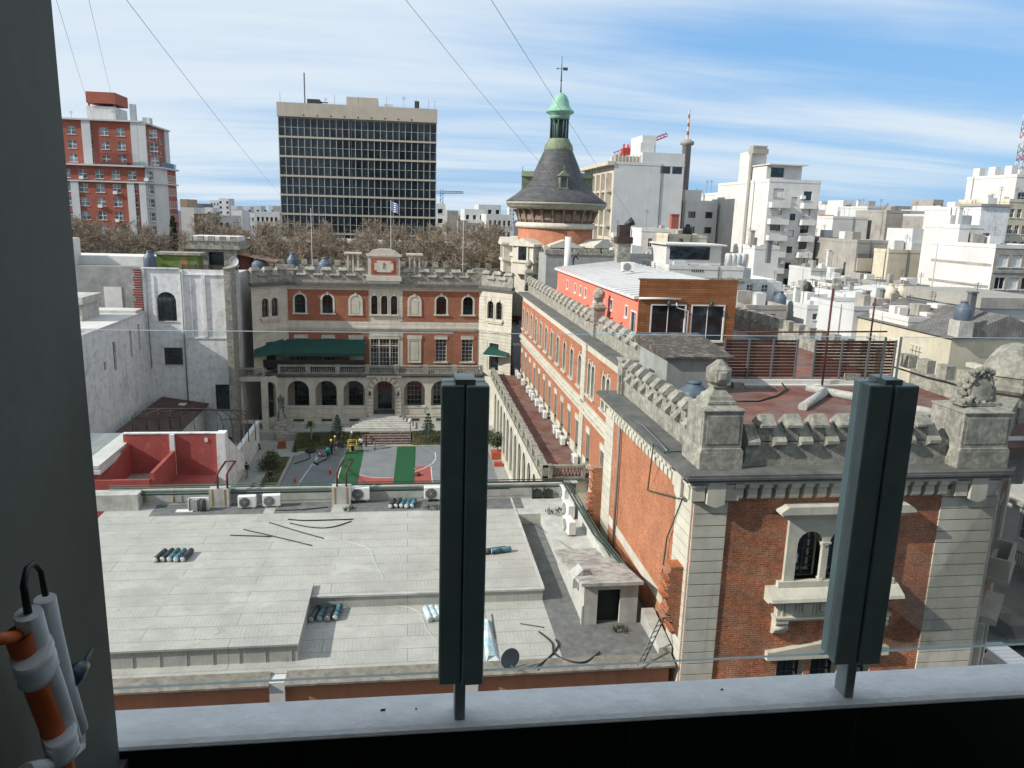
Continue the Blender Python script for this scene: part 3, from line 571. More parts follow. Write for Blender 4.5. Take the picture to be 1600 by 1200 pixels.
def baluster_rail(f, u0, u1, z, v, nper=None, name='balustrade', post=2.9):
    b = MB(); b.box(u0, u1, v - 0.2, v + 0.2, z, z + 0.16); b.box(u0, u1, v - 0.22, v + 0.22, z + 0.92, z + 1.1)
    n = max(1, round((u1 - u0) / post))
    for i in range(n + 1):
        u = u0 + (u1 - u0) * i / n; a = max(u - 0.32, u0); c = min(u + 0.32, u1); b.box(a, c, v - 0.26, v + 0.26, z, z + 1.16)
    r = f.put(name, b, GREY)
    if 'BAL' not in WCACHE: t = MB(); t.lathe([(0.06, 0.16), (0.095, 0.34), (0.05, 0.6), (0.055, 0.8), (0.08, 0.92)], 6); WCACHE['BAL'] = t.mesh('baluster', GREY)
    for i in range(n):
        a = u0 + (u1 - u0) * i / n + 0.4; c = u0 + (u1 - u0) * (i + 1) / n - 0.4; q = max(2, int((c - a) / 0.27))
        for j in range(q): put('baluster', WCACHE['BAL'], r, (a + (c - a) * (j + 0.5) / q, v, z))
    return r
baluster_rail(TF, 0.4, 41.6, 7.7, 0.05)
E3 = Face(wg, (-3.75, LW + 0.5 - 41.7, 0), 0.0)
baluster_rail(E3, 0.3, 3.4, 7.7, 0.15, name='end_balustrade')
# ------------------------------------------------------------------ arcaded facade closing the courtyard
fb = thing('courtyard_building', 'arcaded brick and stone facade with a clock-like sundial panel, closing the courtyard', 'building', (-3.1, 105.0, 0))
fb['label'] = 'brick and stone facade with an arcade and a framed dial on its parapet'
FM = Face(fb, (-12.65, 0, 0), 0.0)                  # upper main wall, u from X = -15.75
LM = 25.4
FB_R = Face(fb, (12.75, 0, 0), -pi / 4); FB_L = Face(fb, (-12.65 - 3.75, -3.75, 0), pi / 4); LB = 5.6
def zone(f, L, ops, depth=0.3, bricks=()):
    """stone wall with brick fields"""
    x = MB(); wall(x, L, 7.0, 18.7, ops, depth, 0, 0); f.put('wall', x, STONE)
mw = []   # (u, kind)
u_of = lambda X: X + 15.75
ups = [(u_of(X), w_) for X, w_ in ((-14.05, 1.4), (-10.5, 1.4), (4.5, 1.4), (8.1, 1.4))]
tri = [u_of(-3.1) + d for d in (-1.3, 0, 1.3)]
uops = [(u - .68, u + .68, 15.5, 18.0 - 0.05, True) for u, _ in ups] + [(u - .42, u + .42, 15.4, 17.95, True) for u in tri]
lops = [(u - .75, u + .75, 9.0, 12.1, False) for u, _ in ups] + [(u_of(-3.1) - 1.9, u_of(-3.1) + 1.9, 8.3, 12.1, False)]
x = MB(); wall(x, LM, 7.0, 19.0, uops + lops, 0.35, 0, 0); FM.put('wall', x, STONE)
BRF = mat_brick('facade_brick', (0.40, 0.125, 0.06), (0.32, 0.09, 0.045), (0.33, 0.2, 0.14), tone=0.25)
x = MB()
for (a, b) in ((0.15, 10.6), (15.1, 25.3)):
    for (z0, z1, os_) in ((14.5, 18.6, uops), (8.2, 13.1, lops)):
        oo = [o for o in os_ if a < o[0] and o[1] < b]; t = MB(); wall(t, b - a, z0, z1, [(p, q, max(r, z0), s_, h) for p, q, r, s_, h in oo], 0.1, u_start=a); x.add(t, Matrix.Translation((0, -0.04, 0)))
        x.face([(a, -0.04, z1), (b, -0.04, z1), (b, 0, z1), (a, 0, z1)])
FM.put('brick_panels', x, BRF)
for o in uops: FM.win((o[0] + o[1]) / 2, o[2], o[1] - o[0], o[3] - o[2], True, 'keystone', trim=0.24 if o[1] - o[0] > 1 else 0.1, nv=2, nh=4, rec=0.28)
for o in lops: FM.win((o[0] + o[1]) / 2, o[2], o[1] - o[0], o[3] - o[2], False, 'lintel', trim=0.15, nv=3 if o[1] - o[0] < 2 else 9, nh=6, rec=0.28, bar='white_frame', bw=0.045)
x = MB(); c_ = u_of(-3.1)
for d in (-1.9, -.72, .72, 1.9): x.box(c_ + d - .1, c_ + d + .1, -.02, .3, 8.3, 12.1)
x.box(c_ - 1.9, c_ + 1.9, .0, .29, 11.1, 11.25); FM.put('window_posts', x, STONE)
for X in (-6.85, 0.92):                             # blind windows
    x = MB(); ring(x, 1.36, 2.45, True, 0.0, 0.26, -0.12, 0.0); x.prism([(a, b) for a, b in outline(1.36, 2.45, True)], -0.06, 0.0, 'y'); x.prism([(a, b + 0.1) for a, b in outline(0.9, 2.0, True)], -0.1, -0.05, 'y'); x.box(-0.98, 0.98, -0.14, 0, -0.16, 0.0); x.prism([(-0.09, 2.44), (0.09, 2.44), (0.15, 2.85), (-0.15, 2.85)], -0.18, 0, 'y')
    x.build('blind_window', STONE, fb, FM.at(u_of(X), 15.4), 0)
    x = MB(); ring(x, 1.4, 2.9, False, 0.0, 0.2, -0.12, 0.0); x.box(-0.7, 0.7, -0.06, 0, 0, 2.9); x.box(-0.5, 0.5, -0.1, -0.05, 0.2, 2.7); x.box(-0.9, 0.9, -0.16, 0, -0.16, 0); x.box(-1.0, 1.0, -0.16, 0, 3.1, 3.6)
    x.build('blind_window', STONE, fb, FM.at(u_of(X), 9.0), 0)
def grooves(f, L, z0, z1, ops, m, skip=0.45):
    """rusticated courses: thin proud slabs that stop short of the openings"""
    q = MB(); z = z0
    while z < z1 - 0.2:
        cuts = [(0.0, L)]
        for o in ops:
            if o[2] - 0.3 < z + skip and z < o[3] + 0.3:
                nc = []
                for a, b in cuts:
                    if o[0] - 0.3 > a: nc.append((a, min(b, o[0] - 0.3)))
                    if o[1] + 0.3 < b: nc.append((max(a, o[1] + 0.3), b))
                cuts = [c for c in nc if c[1] > c[0] + 0.05]
        for a, b in cuts: q.box(a, b, -0.05, 0.0, z, z + skip - 0.05)
        z += skip
    return f.put('rustication', q, m)
for f in (FB_L, FB_R):
    ro = [(LB / 2 - 1.35, LB / 2 - 0.3, 15.2, 17.6, True), (LB / 2 + 0.0 + 0.1, LB / 2 + 1.15, 15.2, 17.6, True), (LB / 2 - 0.9, LB / 2 + 0.7, 8.2, 11.9, False)]
    x = MB(); wall(x, LB, 7.0, 19.0, ro, 0.35); f.put('wall', x, STONE); grooves(f, LB, 8.2, 13.1, ro, STONE); grooves(f, LB, 14.5, 18.5, ro, STONE)
    for o in ro: f.win((o[0] + o[1]) / 2, o[2], o[1] - o[0], o[3] - o[2], o[4], 'keystone' if o[4] else 'plain', trim=0.12, nv=2, nh=4, rec=0.3)
    x = MB(); x.box(LB / 2 - 1.6, LB / 2 + 1.4, -0.3, 0, 14.85, 15.02); x.box(LB / 2 - 1.4, LB / 2 + 1.2, -0.2, 0, 14.6, 14.85); f.put('sill', x, STONE)
tops = [o for o in uops if True]
for a, b in ((10.62, 15.08),):
    for c_, d_ in ((a, u_of(-3.1) - 2.0), (u_of(-3.1) + 2.0, b)):
        x = MB(); z = 14.5
        while z < 18.3: x.box(c_, d_, -0.05, 0, z, z + 0.4); z += 0.45
        FM.put('rustication', x, STONE)
# mouldings, cornice, parapet follow the bays
def chain(g): return [(-16.4 + 0.4 * g, -3.75 - g), (-12.65 + 0.4 * g, -g), (12.75 - 0.4 * g, -g), (16.7 - 0.4 * g, -3.95 - g)]
def mould(g, z0, z1, gi=0.0, name='string_course', m=STONE):
    a, b = chain(g), chain(gi); x = MB()
    for i in range(3):
        x.hexa([(*a[i], z0), (*a[i + 1], z0), (*b[i + 1], z0), (*b[i], z0)], [(*a[i], z1), (*a[i + 1], z1), (*b[i + 1], z1), (*b[i], z1)])
    return x.build(name, m, fb)
mould(0.22, 13.5, 13.75); mould(0.12, 13.25, 13.5); mould(0.1, 13.75, 14.3)
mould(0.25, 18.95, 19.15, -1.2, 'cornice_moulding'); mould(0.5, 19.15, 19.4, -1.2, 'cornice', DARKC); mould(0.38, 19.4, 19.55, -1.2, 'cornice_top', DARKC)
mould(-0.2, 19.55, 20.75, -0.65, 'parapet', GREY)
MERF = merlon_mesh(1.35, 0.8, 0.42, 0.2); SILF = sill_mesh(1.25, 0.42, 0.2)
for f, L, u0, st in ((FM, LM, 0.9, 2.13), (FB_L, LB, 0.9, 1.9), (FB_R, LB, 0.9, 1.9)):
    n = int((L - 1) / st) + 1
    for i in range(n):
        u = u0 + st * i
        if f is FM and abs(u - u_of(-3.1)) < 2.7: continue
        f.merlon(MERF, u, 20.74, 0.2)
        if i < n - 1: f.merlon(SILF, u + st / 2, 20.62, 0.2, 'crenel_sill')
for X in (-12.65, 12.75):
    x = MB(); x.box(X - 1.0, X + 1.0, 0.05, 0.9, 19.55, 21.7); x.build('parapet_pier', GREY, fb)
x = MB(); x.box(-16, 16.5, 0.5, 14, 19.0, 19.5); x.build('roof', ROOFG, fb)
x = MB(); x.box(-17, 17, 13.6, 14.0, 0, 20.9); x.build('rear_wall', GREY, fb)
for i in range(20): put('merlon', MERB, fb, (-15.2 + 1.6 * i, 13.5, 20.9), 0)
# framed dial panel over the middle bay
x = MB(); x.box(-2.1, 2.1, -0.35, 0.5, 19.55, 23.1); x.box(-2.3, 2.3, -0.5, 0.6, 23.1, 23.35); x.prism([(-2.1, 23.35), (2.1, 23.35), (1.5, 23.85), (0.6, 24.1), (-0.6, 24.1), (-1.5, 23.85)], -0.4, 0.4, 'y'); x.box(-2.3, 2.3, -0.48, 0.5, 19.9, 20.5)
dp = x.build('dial_panel', STONE, fb)
x = MB(); x.box(-1.65, 1.65, -0.42, -0.35, 20.75, 22.85); x.build('red_field', mat('red_plaster', (0.36, 0.09, 0.045), var=0.2), dp)
x = MB(); x.box(-1.25, 1.25, -0.47, -0.42, 21.05, 22.55)
x.build('dial_face', STONE, dp)
x = MB(); x.tube([(0.0, -0.5, 22.3), (-0.04, -0.5, 21.5)], 0.045, 5); x.tube([(0.0, -0.5, 22.3), (0.12, -0.52, 22.05)], 0.03, 5); x.build('dial_pointer', DFRAME, dp)
for sx in (-1.1, 1.1):
    for sz in (21.2, 22.4):
        x = MB(); x.box(sx - 0.14, sx + 0.14, -0.49, -0.47, sz - 0.14, sz + 0.14); x.build('dial_corner', MATS['red_plaster'], dp)
for X in (-4.05, 4.0):
    x = MB(); x.box(X - 0.75, X - 0.55, 0.3, 1.3, 20.6, 23.3); x.box(X + 0.55, X + 0.75, 0.3, 1.3, 20.6, 23.3); x.box(X - 0.09, X + 0.09, 0.3, 1.2, 20.6, 23.3); x.box(X - 1.1, X + 1.1, 0.0, 1.5, 23.3, 23.5); x.box(X - 0.8, X + 0.8, 0.25, 1.3, 20.3, 20.7); x.build('lookout_box', STONE, fb)
# ground floor arcade, terrace and balustrade (plane Y = 102)
AF = Face(fb, (-12.65 - 0.9, -3.1, 0), 0.0); LA = 26.6        # u from X = -16.65
ua = lambda X: X + 16.65
aops = [(ua(X) - 1.4, ua(X) + 1.4, 3.55, 7.0, True) for X in (-14.2, -10.6, -7.0, 0.9, 4.5, 8.1)] + [(ua(-3.1) - 1.4, ua(-3.1) + 1.4, 2.3, 6.95, True)]
x = MB(); wall(x, LA, 0.0, 7.75, aops, 0.55, nseg=12); AF.put('arcade_wall', x, STONE)
AR = Face(fb, (13.05, -3.1, 0), -pi / 4); AL = Face(fb, (-13.55 - 1.9, -5.0, 0), pi / 4)
x = MB(); wall(x, 2.0, 0, 7.75, []); AR.put('arcade_wall', x, STONE); x = MB(); wall(x, 2.69, 0, 7.75, [(0.5, 2.2, 2.2, 7.0, True)], 0.5); AL.put('arcade_wall', x, STONE)
x = MB()
for X in (-14.2, -10.6, -7.0, 0.9, 4.5, 8.1):
    u = ua(X); x.box(u - 1.5, u + 1.5, -0.1, 0.0, 3.3, 3.55); x.box(u - 1.35, u + 1.35, -0.05, 0.0, 2.45, 3.2)
x.box(0, ua(-3.1) - 2.2, -0.14, 0.0, 2.1, 2.3); x.box(ua(-3.1) + 2.2, LA, -0.14, 0.0, 2.1, 2.3); x.box(0, ua(-3.1) - 2.2, -0.08, 0.0, 0.0, 2.1); x.box(ua(-3.1) + 2.2, LA, -0.08, 0.0, 0.0, 2.1)
AF.put('arcade_sills', x, STONE)
for X in (-14.2, -10.6, -7.0, 0.9, 4.5):
    x = MB(); x.box(ua(X) - 0.7, ua(X) + 0.7, -0.09, -0.081, 1.5, 1.85); AF.put('basement_vent', x, DFRAME)
x = MB()
z = 2.3
while z < 5.4: x.box(ua(-3.1) - 2.25, ua(-3.1) - 1.5, -0.3, 0, z, z + 0.42); x.box(ua(-3.1) + 1.5, ua(-3.1) + 2.25, -0.3, 0, z, z + 0.42); z += 0.48
for k in range(9):
    t = pi * (k + 0.5) / 9; c = Vector((ua(-3.1), 0, 5.55)); d = Vector((cos(t), 0, sin(t))); e = Vector((-sin(t), 0, cos(t)))
    p = [c + d * 1.48 - e * 0.2, c + d * 2.15 - e * 0.3, c + d * 2.15 + e * 0.3, c + d * 1.48 + e * 0.2]; x.hexa([(q.x, -0.3, q.z) for q in p], [(q.x, 0.0, q.z) for q in p])
x.box(ua(-3.1) - 2.3, ua(-3.1) + 2.3, -0.34, 0, 7.5, 7.75)
AF.put('portal', x, STONE)
mk = MB(); mk.box(-16.6, 13.0, -3.5, 0.3, 7.75, 8.0, 0); mk.box(-16.6, 13.3, -3.3, -3.0, 7.5, 7.75, 0); mk.build('terrace_slab', DARKC, fb)
baluster_rail(AF, 0.0, LA, 8.0, -0.1, post=3.6)
x = MB(); wall(x, 30, 0, 7.7, [(X + 16.65 - 1.0, X + 16.65 + 1.0, 2.3, 6.2, False) for X in (-14.2, -10.6, -7.0, -3.1, 0.9, 4.5, 8.1)], 0.3); GW = Face(fb, (-13.55, 0.2, 0), 0); GW.put('gallery_back_wall', x, STONE)
for X in (-14.2, -10.6, -7.0, -3.1, 0.9, 4.5, 8.1): GW.win(X + 16.65, 2.3, 2.0, 3.9, False, 'plain', nv=4, nh=6, rec=0.25, bar='white_frame' if X > 0 else 'dark_frame')
x = MB(); x.box(-13.6, 14, -2.5, 0.2, 2.0, 2.2); x.build('gallery_floor', PAVE, fb)
# stair
x = MB()
for i in range(6): g = 0.42 * (6 - i); x.box(-1.6 - g, 1.6 + g, -3.4 - g, -3.1, 1.15 + 0.19 * i if i else 0.9, 1.15 + 0.19 * (i + 1))
x.build('entrance_steps', mat('pale_steps', (0.5, 0.49, 0.46), var=0.2, dirt=0.3, streak=0.2), fb)
# lamp brackets beside the portal
for s in (-1.85, 1.85):
    x = MB(); x.tube([(s, -3.4, 4.9), (s, -3.7, 5.0)], 0.04, 5); x.lathe([(0.05, 5.05), (0.14, 5.15), (0.18, 5.5), (0.1, 5.62), (0.02, 5.75)], 8, s, -3.7); x.build('wall_lantern', DFRAME, fb)
# stub pier of the lost left wing
x = MB(); x.box(-18.65, -17.9, -8.0, -3.2, 0, 21.6); x.box(-18.75, -17.8, -8.1, -3.1, 21.6, 21.8); x.build('left_pier', GREY, fb)
x = MB(); x.box(-15.3, -14.55, -5.6, -5.0, 0, 8.0); x.box(-17.9, -15.3, -5.5, -5.1, 7.4, 8.0); x.box(-17.9, -15.3, -5.5, -5.1, 1.9, 2.3); x.build('loggia_frame', STONE, fb)
ELF = Face(fb, (-17.9, -5.3, 0), 0); baluster_rail(ELF, 0.0, 3.1, 8.0, 0.0)
# ------------------------------------------------------------------ round tower behind the wing
SLATE = mat_brick('slate', (0.115, 0.118, 0.12), (0.08, 0.083, 0.086), (0.03, 0.03, 0.03), bw=0.32, bh=0.2, ms=0.012, rough=0.6, tone=0.35)
COPPER = mat('green_copper', (0.22, 0.42, 0.32), var=0.25, dirt=0.45, dirt_c=(0.10, 0.17, 0.13), streak=0.3, rough=0.6, scale=2)
COPPERD = mat('dull_copper', (0.17, 0.2, 0.125), var=0.3, dirt=0.6, dirt_c=(0.20, 0.33, 0.22), rough=0.65, scale=2)
CARVED = mat('brown_stone', (0.23, 0.165, 0.13), var=0.3, dirt=0.5, dirt_c=(0.1, 0.07, 0.055), scale=2)
tw = thing('round_tower', 'round brick tower with slate cone roof, green copper lantern and weather vane', 'tower', (21.0, 112.0, 0))
x = MB(); x.lathe([(5.35, 18), (5.35, 28.0)], 48); x.build('drum', BRICKW, tw)
x = MB(); x.lathe([(5.35, 27.2), (5.75, 27.35), (5.75, 27.75), (5.55, 27.9), (5.5, 28.0)], 48); x.build('moulding', STONE, tw)
x = MB(); x.lathe([(5.3, 28.0), (5.35, 29.7)], 48); x.build('frieze', CARVED, tw)
x = MB()
for k in range(24):
    t = 2 * pi * k / 24; b = MB(); b.prism([(5.3, 28.1), (5.5, 28.1), (5.55, 28.6), (5.85, 29.3), (6.15, 29.75), (5.3, 29.75)], -0.14, 0.14, 'y'); x.add(b, Matrix.Rotation(t, 4, 'Z'))
    b = MB(); b.box(5.3, 5.42, -0.5, 0.5, 28.35, 29.2); x.add(b, Matrix.Rotation(t + pi / 24, 4, 'Z'))
x.build('eaves_brackets', CARVED, tw)
x = MB(); x.lathe([(5.3, 29.75), (6.6, 29.95), (7.0, 30.15), (7.05, 30.45), (7.2, 30.5), (7.2, 30.72), (7.0, 30.85)], 48); x.build('cornice', mat('eaves_stone', (.34, .335, .27), var=.3, dirt=.5, dirt_c=(.2, .27, .2), scale=2), tw)
x = MB(); x.lathe([(7.15, 30.75), (7.15, 30.9), (5.9, 31.75), (4.7, 32.75), (3.9, 33.8), (3.35, 34.9), (2.75, 36.3), (2.2, 37.5), (1.95, 38.0)], 48); x.build('cone_roof', SLATE, tw)
x = MB(); x.lathe([(1.98, 37.7), (2.05, 38.1), (1.95, 38.6), (1.5, 39.3), (1.45, 39.5)], 32); x.build('lantern_base', COPPERD, tw)
x = MB()
for k in range(10): t = 2 * pi * k / 10; x.tube([(1.2 * cos(t), 1.2 * sin(t), 39.4), (1.2 * cos(t), 1.2 * sin(t), 42.3)], 0.13, 6)
x.lathe([(0.5, 39.4), (0.5, 42.3)], 12); x.build('lantern_columns', mat('dark_verdigris', (0.05, 0.085, 0.08), var=0.3), tw)
x = MB(); x.lathe([(1.35, 42.1), (1.42, 42.5), (1.4, 42.7), (1.9, 42.95), (2.0, 43.1), (1.95, 43.2), (1.55, 43.5), (1.28, 43.95), (1.15, 44.6), (0.85, 45.2), (0.4, 45.55), (0.12, 45.65)], 32); x.build('dome', COPPER, tw)
x = MB(); x.tube([(0, 0, 45.5), (0, 0, 46.0), (0.0, 0, 47.0), (0, 0, 47.3), (0, 0, 50.4)], [0.14, 0.1, 0.07, 0.1, 0.03], 6); x.lathe([(0.02, 47.1), (0.16, 47.25), (0.02, 47.4)], 8)
x.tube([(-0.55, 0, 48.75), (0.8, 0, 48.75)], 0.04, 5); x.box(0.2, 0.85, -0.03, 0.03, 48.55, 48.95); x.prism([(-0.75, 48.75), (-0.5, 48.9), (-0.5, 48.6)], -0.02, 0.02, 'y'); x.build('weather_vane', MATS['dark_verdigris'], tw)
for k in range(4):                                  # little dormers on the cone
    t = -pi / 2 + k * pi / 2; b = MB(); b.box(-0.55, -0.4, -5.0, -3.4, 32.7, 34.3); b.box(0.4, 0.55, -5.0, -3.4, 32.7, 34.3); b.box(-0.7, 0.7, -5.05, -3.6, 32.5, 32.75); b.prism([(-0.75, 34.25), (0, 35.0), (0.75, 34.25)], -5.1, -2.9, 'y'); b.tube([(0, -5.0, 34.9), (0, -5.0, 35.6)], 0.05, 5)
    o = b.build('dormer', COPPERD, tw, (0, 0, 0), k * pi / 2); q = MB(); q.box(-0.4, 0.4, -4.9, -4.8, 32.75, 34.25); q.build('pane', GLASS, o)
# polygonal stone base storey with gabled piers
x = MB(); x.lathe([(7.0, 15), (7.0, 23.2), (7.3, 23.3), (7.3, 23.7), (6.9, 23.8), (6.9, 25.0)], 8, rot=pi / 8, sm=False); x.build('base_storey', STONE, tw)
for k in range(8):
    b = MB(); b.box(-1.75, 1.75, -7.6, -6.0, 21.0, 24.8); b.prism([(-2.1, 24.8), (2.1, 24.8), (2.1, 25.1), (0, 25.85), (-2.1, 25.1)], -7.95, -5.4, 'y'); b.box(-2.0, 2.0, -7.8, -6, 22.55, 22.9); b.box(-1.0, -0.7, -7.75, -7.6, 22.9, 25.0); b.box(0.7, 1.0, -7.75, -7.6, 22.9, 25.0); b.box(-1.0, 1.0, -7.75, -7.6, 24.75, 25.0)
    o = b.build('gabled_bay', STONE, tw, (0, 0, 0), k * pi / 4); q = MB(); q.box(-0.7, 0.7, -7.63, -7.61, 22.9, 24.75); q.build('pane', GLASS, o)
# low service block, pole and chimney on the wing roof
sv = thing('service_block', 'plain grey rendered roof block with a battlemented edge beside the round tower', 'roof block', (17.0, 96.0, 19.6))
x = MB(); x.box(0, 9.2, 0, 5.5, 0, 4.7); x.build('wall', STUCCO, sv)
x = MB(); x.box(-0.15, 2.6, -0.15, 1.0, 4.7, 5.3); x.box(2.6, 9.4, -0.1, 0.2, 4.7, 4.95); x.build('coping', GREY, sv)
for i in range(7): b = MB(); b.box(3.6 + 0.9 * i, 4.2 + 0.9 * i, 0.3, 0.8, 4.95, 5.4); b.build('merlon', GREY, sv)
x = MB(); x.box(1.95, 2.35, -0.02, 0.1, 0, 3.0); x.build('doorway', DFRAME, sv)
x = MB(); x.tube([(18.75, 91.4, 19.6), (18.75, 91.4, 26.6)], [0.42, 0.38], 12); tag(x.build('vent_stack', WHITE), 'thick white vent stack standing at the corner of the red roof pavilion', 'pipe')
x = MB(); x.tube([(18.1, 90.6, 23.2), (17.2, 89.5, 19.7)], 0.14, 8); x.box(17.0, 17.4, 89.2, 89.7, 19.6, 19.75); tag(x.build('ladder_chute', WHITE), 'slanted white pipe leaning against the back corner of the red pavilion', 'pipe')
ch = thing('roof_chimney', 'square rendered chimney with dark tank and bent cowl on the pavilion roof', 'chimney', (23.9, 86.0, 23.0))
x = MB(); x.box(-0.75, 0.75, -0.6, 0.6, 0, 3.2); x.build('shaft', GREY, ch)
x = MB(); x.box(-0.9, 0.9, -0.75, 0.75, 3.2, 3.9); x.box(-0.65, 0.6, -0.6, 0.6, 3.9, 5.2); x.build('firebox', mat('rusty_tank', (0.06, 0.035, 0.03), var=0.5, dirt=0.5), ch)
x = MB(); x.tube([(0.2, 0, 5.1), (0.55, 0, 5.4), (0.95, 0, 5.65)], [0.3, 0.35, 0.5], 10); x.build('cowl', DFRAME, ch)
# ------------------------------------------------------------------ red and timber pavilion on the wing roof
WOOD = mat_brick('timber_boards', (0.36, 0.15, 0.06), (0.26, 0.10, 0.042), (0.08, 0.035, 0.018), bw=3.2, bh=0.17, ms=0.012, rough=0.55, tone=0.3, var=0.25)
RED = mat('coral_paint', (0.74, 0.19, 0.13), var=0.1, scale=0.8, bump=0.05)
TIN = mat('white_sheet_roof', (0.56, 0.56, 0.55), var=0.12, dirt=0.3, dirt_c=(0.4, 0.39, 0.37), rough=0.5)
pv = thing('roof_pavilion', 'coral red roof room with a timber boarded front and white sheet roof', 'pavilion', (17.0, 56.0, 19.6))
pL = Face(pv, (0, 32, 0), -pi / 2); PFx = Face(pv, (0, 0, 0), 0)
wo = [(u, u + 0.75, 1.75, 2.7, False) for u in (5.5, 9.5, 12, 14.2, 18, 21.0, 24.0, 28.6)] + [(31 - 0.7, 31.7, 0.6, 2.5, False)]
x = MB(); wall(x, 32, 0, 3.7, wo, 0.15); pL.put('red_wall', x, RED)
for o in wo: pL.win((o[0] + o[1]) / 2, o[2], o[1] - o[0], o[3] - o[2], False, 'frame', nv=2, nh=1, rec=0.1, tm='white_frame', bar='white_frame')
do = [(1.0, 3.7, 0.4, 3.15, False), (4.15, 6.75, 0.4, 3.15, False)]
x = MB(); wall(x, 7.6, 0, 4.95, do, 0.15); x.box(-0.05, 7.65, 0.0, 0.22, 4.95, 5.05); x.face([(7.6, 0, 0), (7.6, 32, 0), (7.6, 32, 3.7), (7.6, 0, 4.9)]); PFx.put('timber_front', x, WOOD)
for o in do: PFx.win((o[0] + o[1]) / 2, o[2], o[1] - o[0], o[3] - o[2], False, 'frame', nv=2, nh=1, rec=0.12, tm='white_frame', bar='white_frame', name='sliding_door')
x = MB(); x.hexa([(-0.35, 0.05, 3.5), (7.5, 0.05, 4.5), (7.5, 32.3, 4.2), (-0.35, 32.3, 3.35)], [(-0.35, 0.05, 3.72), (7.5, 0.05, 4.7), (7.5, 32.3, 4.4), (-0.35, 32.3, 3.57)])
for i in range(22): y = 0.9 + 1.45 * i; x.hexa([(-0.4, y, 3.70), (7.45, y, 4.69), (7.45, y + 0.12, 4.69), (-0.4, y + 0.12, 3.70)], [(-0.4, y, 3.78 - y * .005), (7.45, y, 4.76 - y * .009), (7.45, y + 0.12, 4.76 - y * .009), (-0.4, y + 0.12, 3.78 - y * .005)])
x.build('roof', TIN, pv)
x = MB(); x.tube([(0.0, -0.1, 3.6), (3.2, -0.12, 3.6)], 0.09, 6); x.tube([(2.9, -0.12, 3.3), (2.95, -0.12, 2.95), (3.85, -0.12, 2.7), (3.85, -0.12, 0.4)], 0.05, 6); x.build('gutter', WFRAME, pv)
for u in (2.3, 5.6): x = MB(); x.lathe([(0.03, 3.5), (0.14, 3.4), (0.17, 3.15), (0.1, 3.0), (0.02, 2.95)], 8, u, -0.2); x.box(u - 0.03, u + 0.03, -0.2, 0, 3.4, 3.45); x.build('wall_lantern', DFRAME, pv)
for i in range(5): x = MB(); x.tube([(0, 4 + 3 * i, 1.2), (-1.6, 4 + 3 * i, 0.5)], 0.05, 5); x.build('brace', mat('dark_red_steel', (0.09, 0.022, 0.02), var=0.3, rough=0.6), pv)
def ac_unit(name_label, loc, rz, group, w_=0.9, h=0.66, d=0.34, size=1.0):
    k = 'AC'
    if k not in WCACHE:
        r = thing('air_conditioner', name_label, 'air conditioner', (0, 0, 0), 0, group)
        b = MB(); b.box(-w_ / 2, w_ / 2, -d / 2, d / 2, 0.06, h); b.build('casing', mat('ac_white', (0.72, 0.72, 0.70), var=0.08, rough=0.45, dirt=0.15, bump=0), r, bevel=0.02)
        b = MB(); b.lathe([(0.05, 0), (0.055, 0.02)], 10); 
        for q in range(1, 6): b.lathe([(0.05 * q, 0.0), (0.05 * q + 0.012, 0.012), (0.05 * q + 0.024, 0.0)], 20)
        for q in range(8): t = 2 * pi * q / 8; b.tube([(0.05 * cos(t), 0.05 * sin(t), 0.008), (0.27 * cos(t), 0.27 * sin(t), 0.008)], 0.007, 4)
        b.xf(Matrix.Translation((-0.12, -d / 2 - 0.006, 0.35)) @ Matrix.Rotation(pi / 2, 4, 'X')); g = b.build('fan_grille', mat('grille_grey', (0.3, 0.3, 0.3), rough=0.5, var=0.1, bump=0), r)
        b = MB(); b.lathe([(0.27, 0), (0.27, 0.004)], 24); b.xf(Matrix.Translation((-0.12, -d / 2 - 0.001, 0.35)) @ Matrix.Rotation(pi / 2, 4, 'X')); b.build('fan_opening', mat('fan_dark', (0.07, 0.07, 0.07), rough=0.6, var=0.1, bump=0), g)
        for sx in (-0.3, 0.3): b = MB(); b.box(sx - 0.06, sx + 0.06, -d / 2, d / 2, 0, 0.06); b.build('foot', MATS['grille_grey'], r)
        WCACHE[k] = r
        o = r
    else: o = copy_tree(WCACHE[k], None, name_label)
    o.location = loc; o.rotation_euler = (0, 0, rz); o['group'] = group; o.scale = (size, size, size); return o
g_roof = 'air conditioners standing on the flat roof'; g_ter = 'air conditioners in a row on the wing terrace'
ac_unit('white air conditioner left of the pair between the two roof ladders', P(387, 793, z=11.92), 0.05, g_roof, size=1.12)
ac_unit('white air conditioner right of the pair, nearer the middle roof ladder', P(425, 791, z=11.92), 0.05, g_roof, size=1.12)
ac_unit('white air conditioner hung on the far parapet just right of the middle ladder pier', P(563, 781, y=44.75), 0.0, g_roof, size=1.25)
ac_unit('white air conditioner on the far parapet beside the left green post', P(677, 780, y=44.75), 0.0, g_roof, size=1.25)
for (px, py, nm) in ((889, 832, 'nearest of the three stacked along the green pipes'), (888, 806, 'middle of the three along the green pipes'), (882, 780, 'farthest of the three along the green pipes')):
    ac_unit('white air conditioner seen side on, ' + nm, P(px, py, z=11.92), -pi / 2 + 0.1, g_roof, size=1.25)
ac_unit('white air conditioner alone on the white sheet roof of the pavilion', P(981, 425, z=23.9), 0.0, 'air conditioner on the pavilion', size=1.4)
ys = [101.9, 100.6, 98.9, 95.0, 90.8, 88.7, 87.0, 84.2, 81.4, 78.9, 73.0, 71.4, 69.2, 63.6]
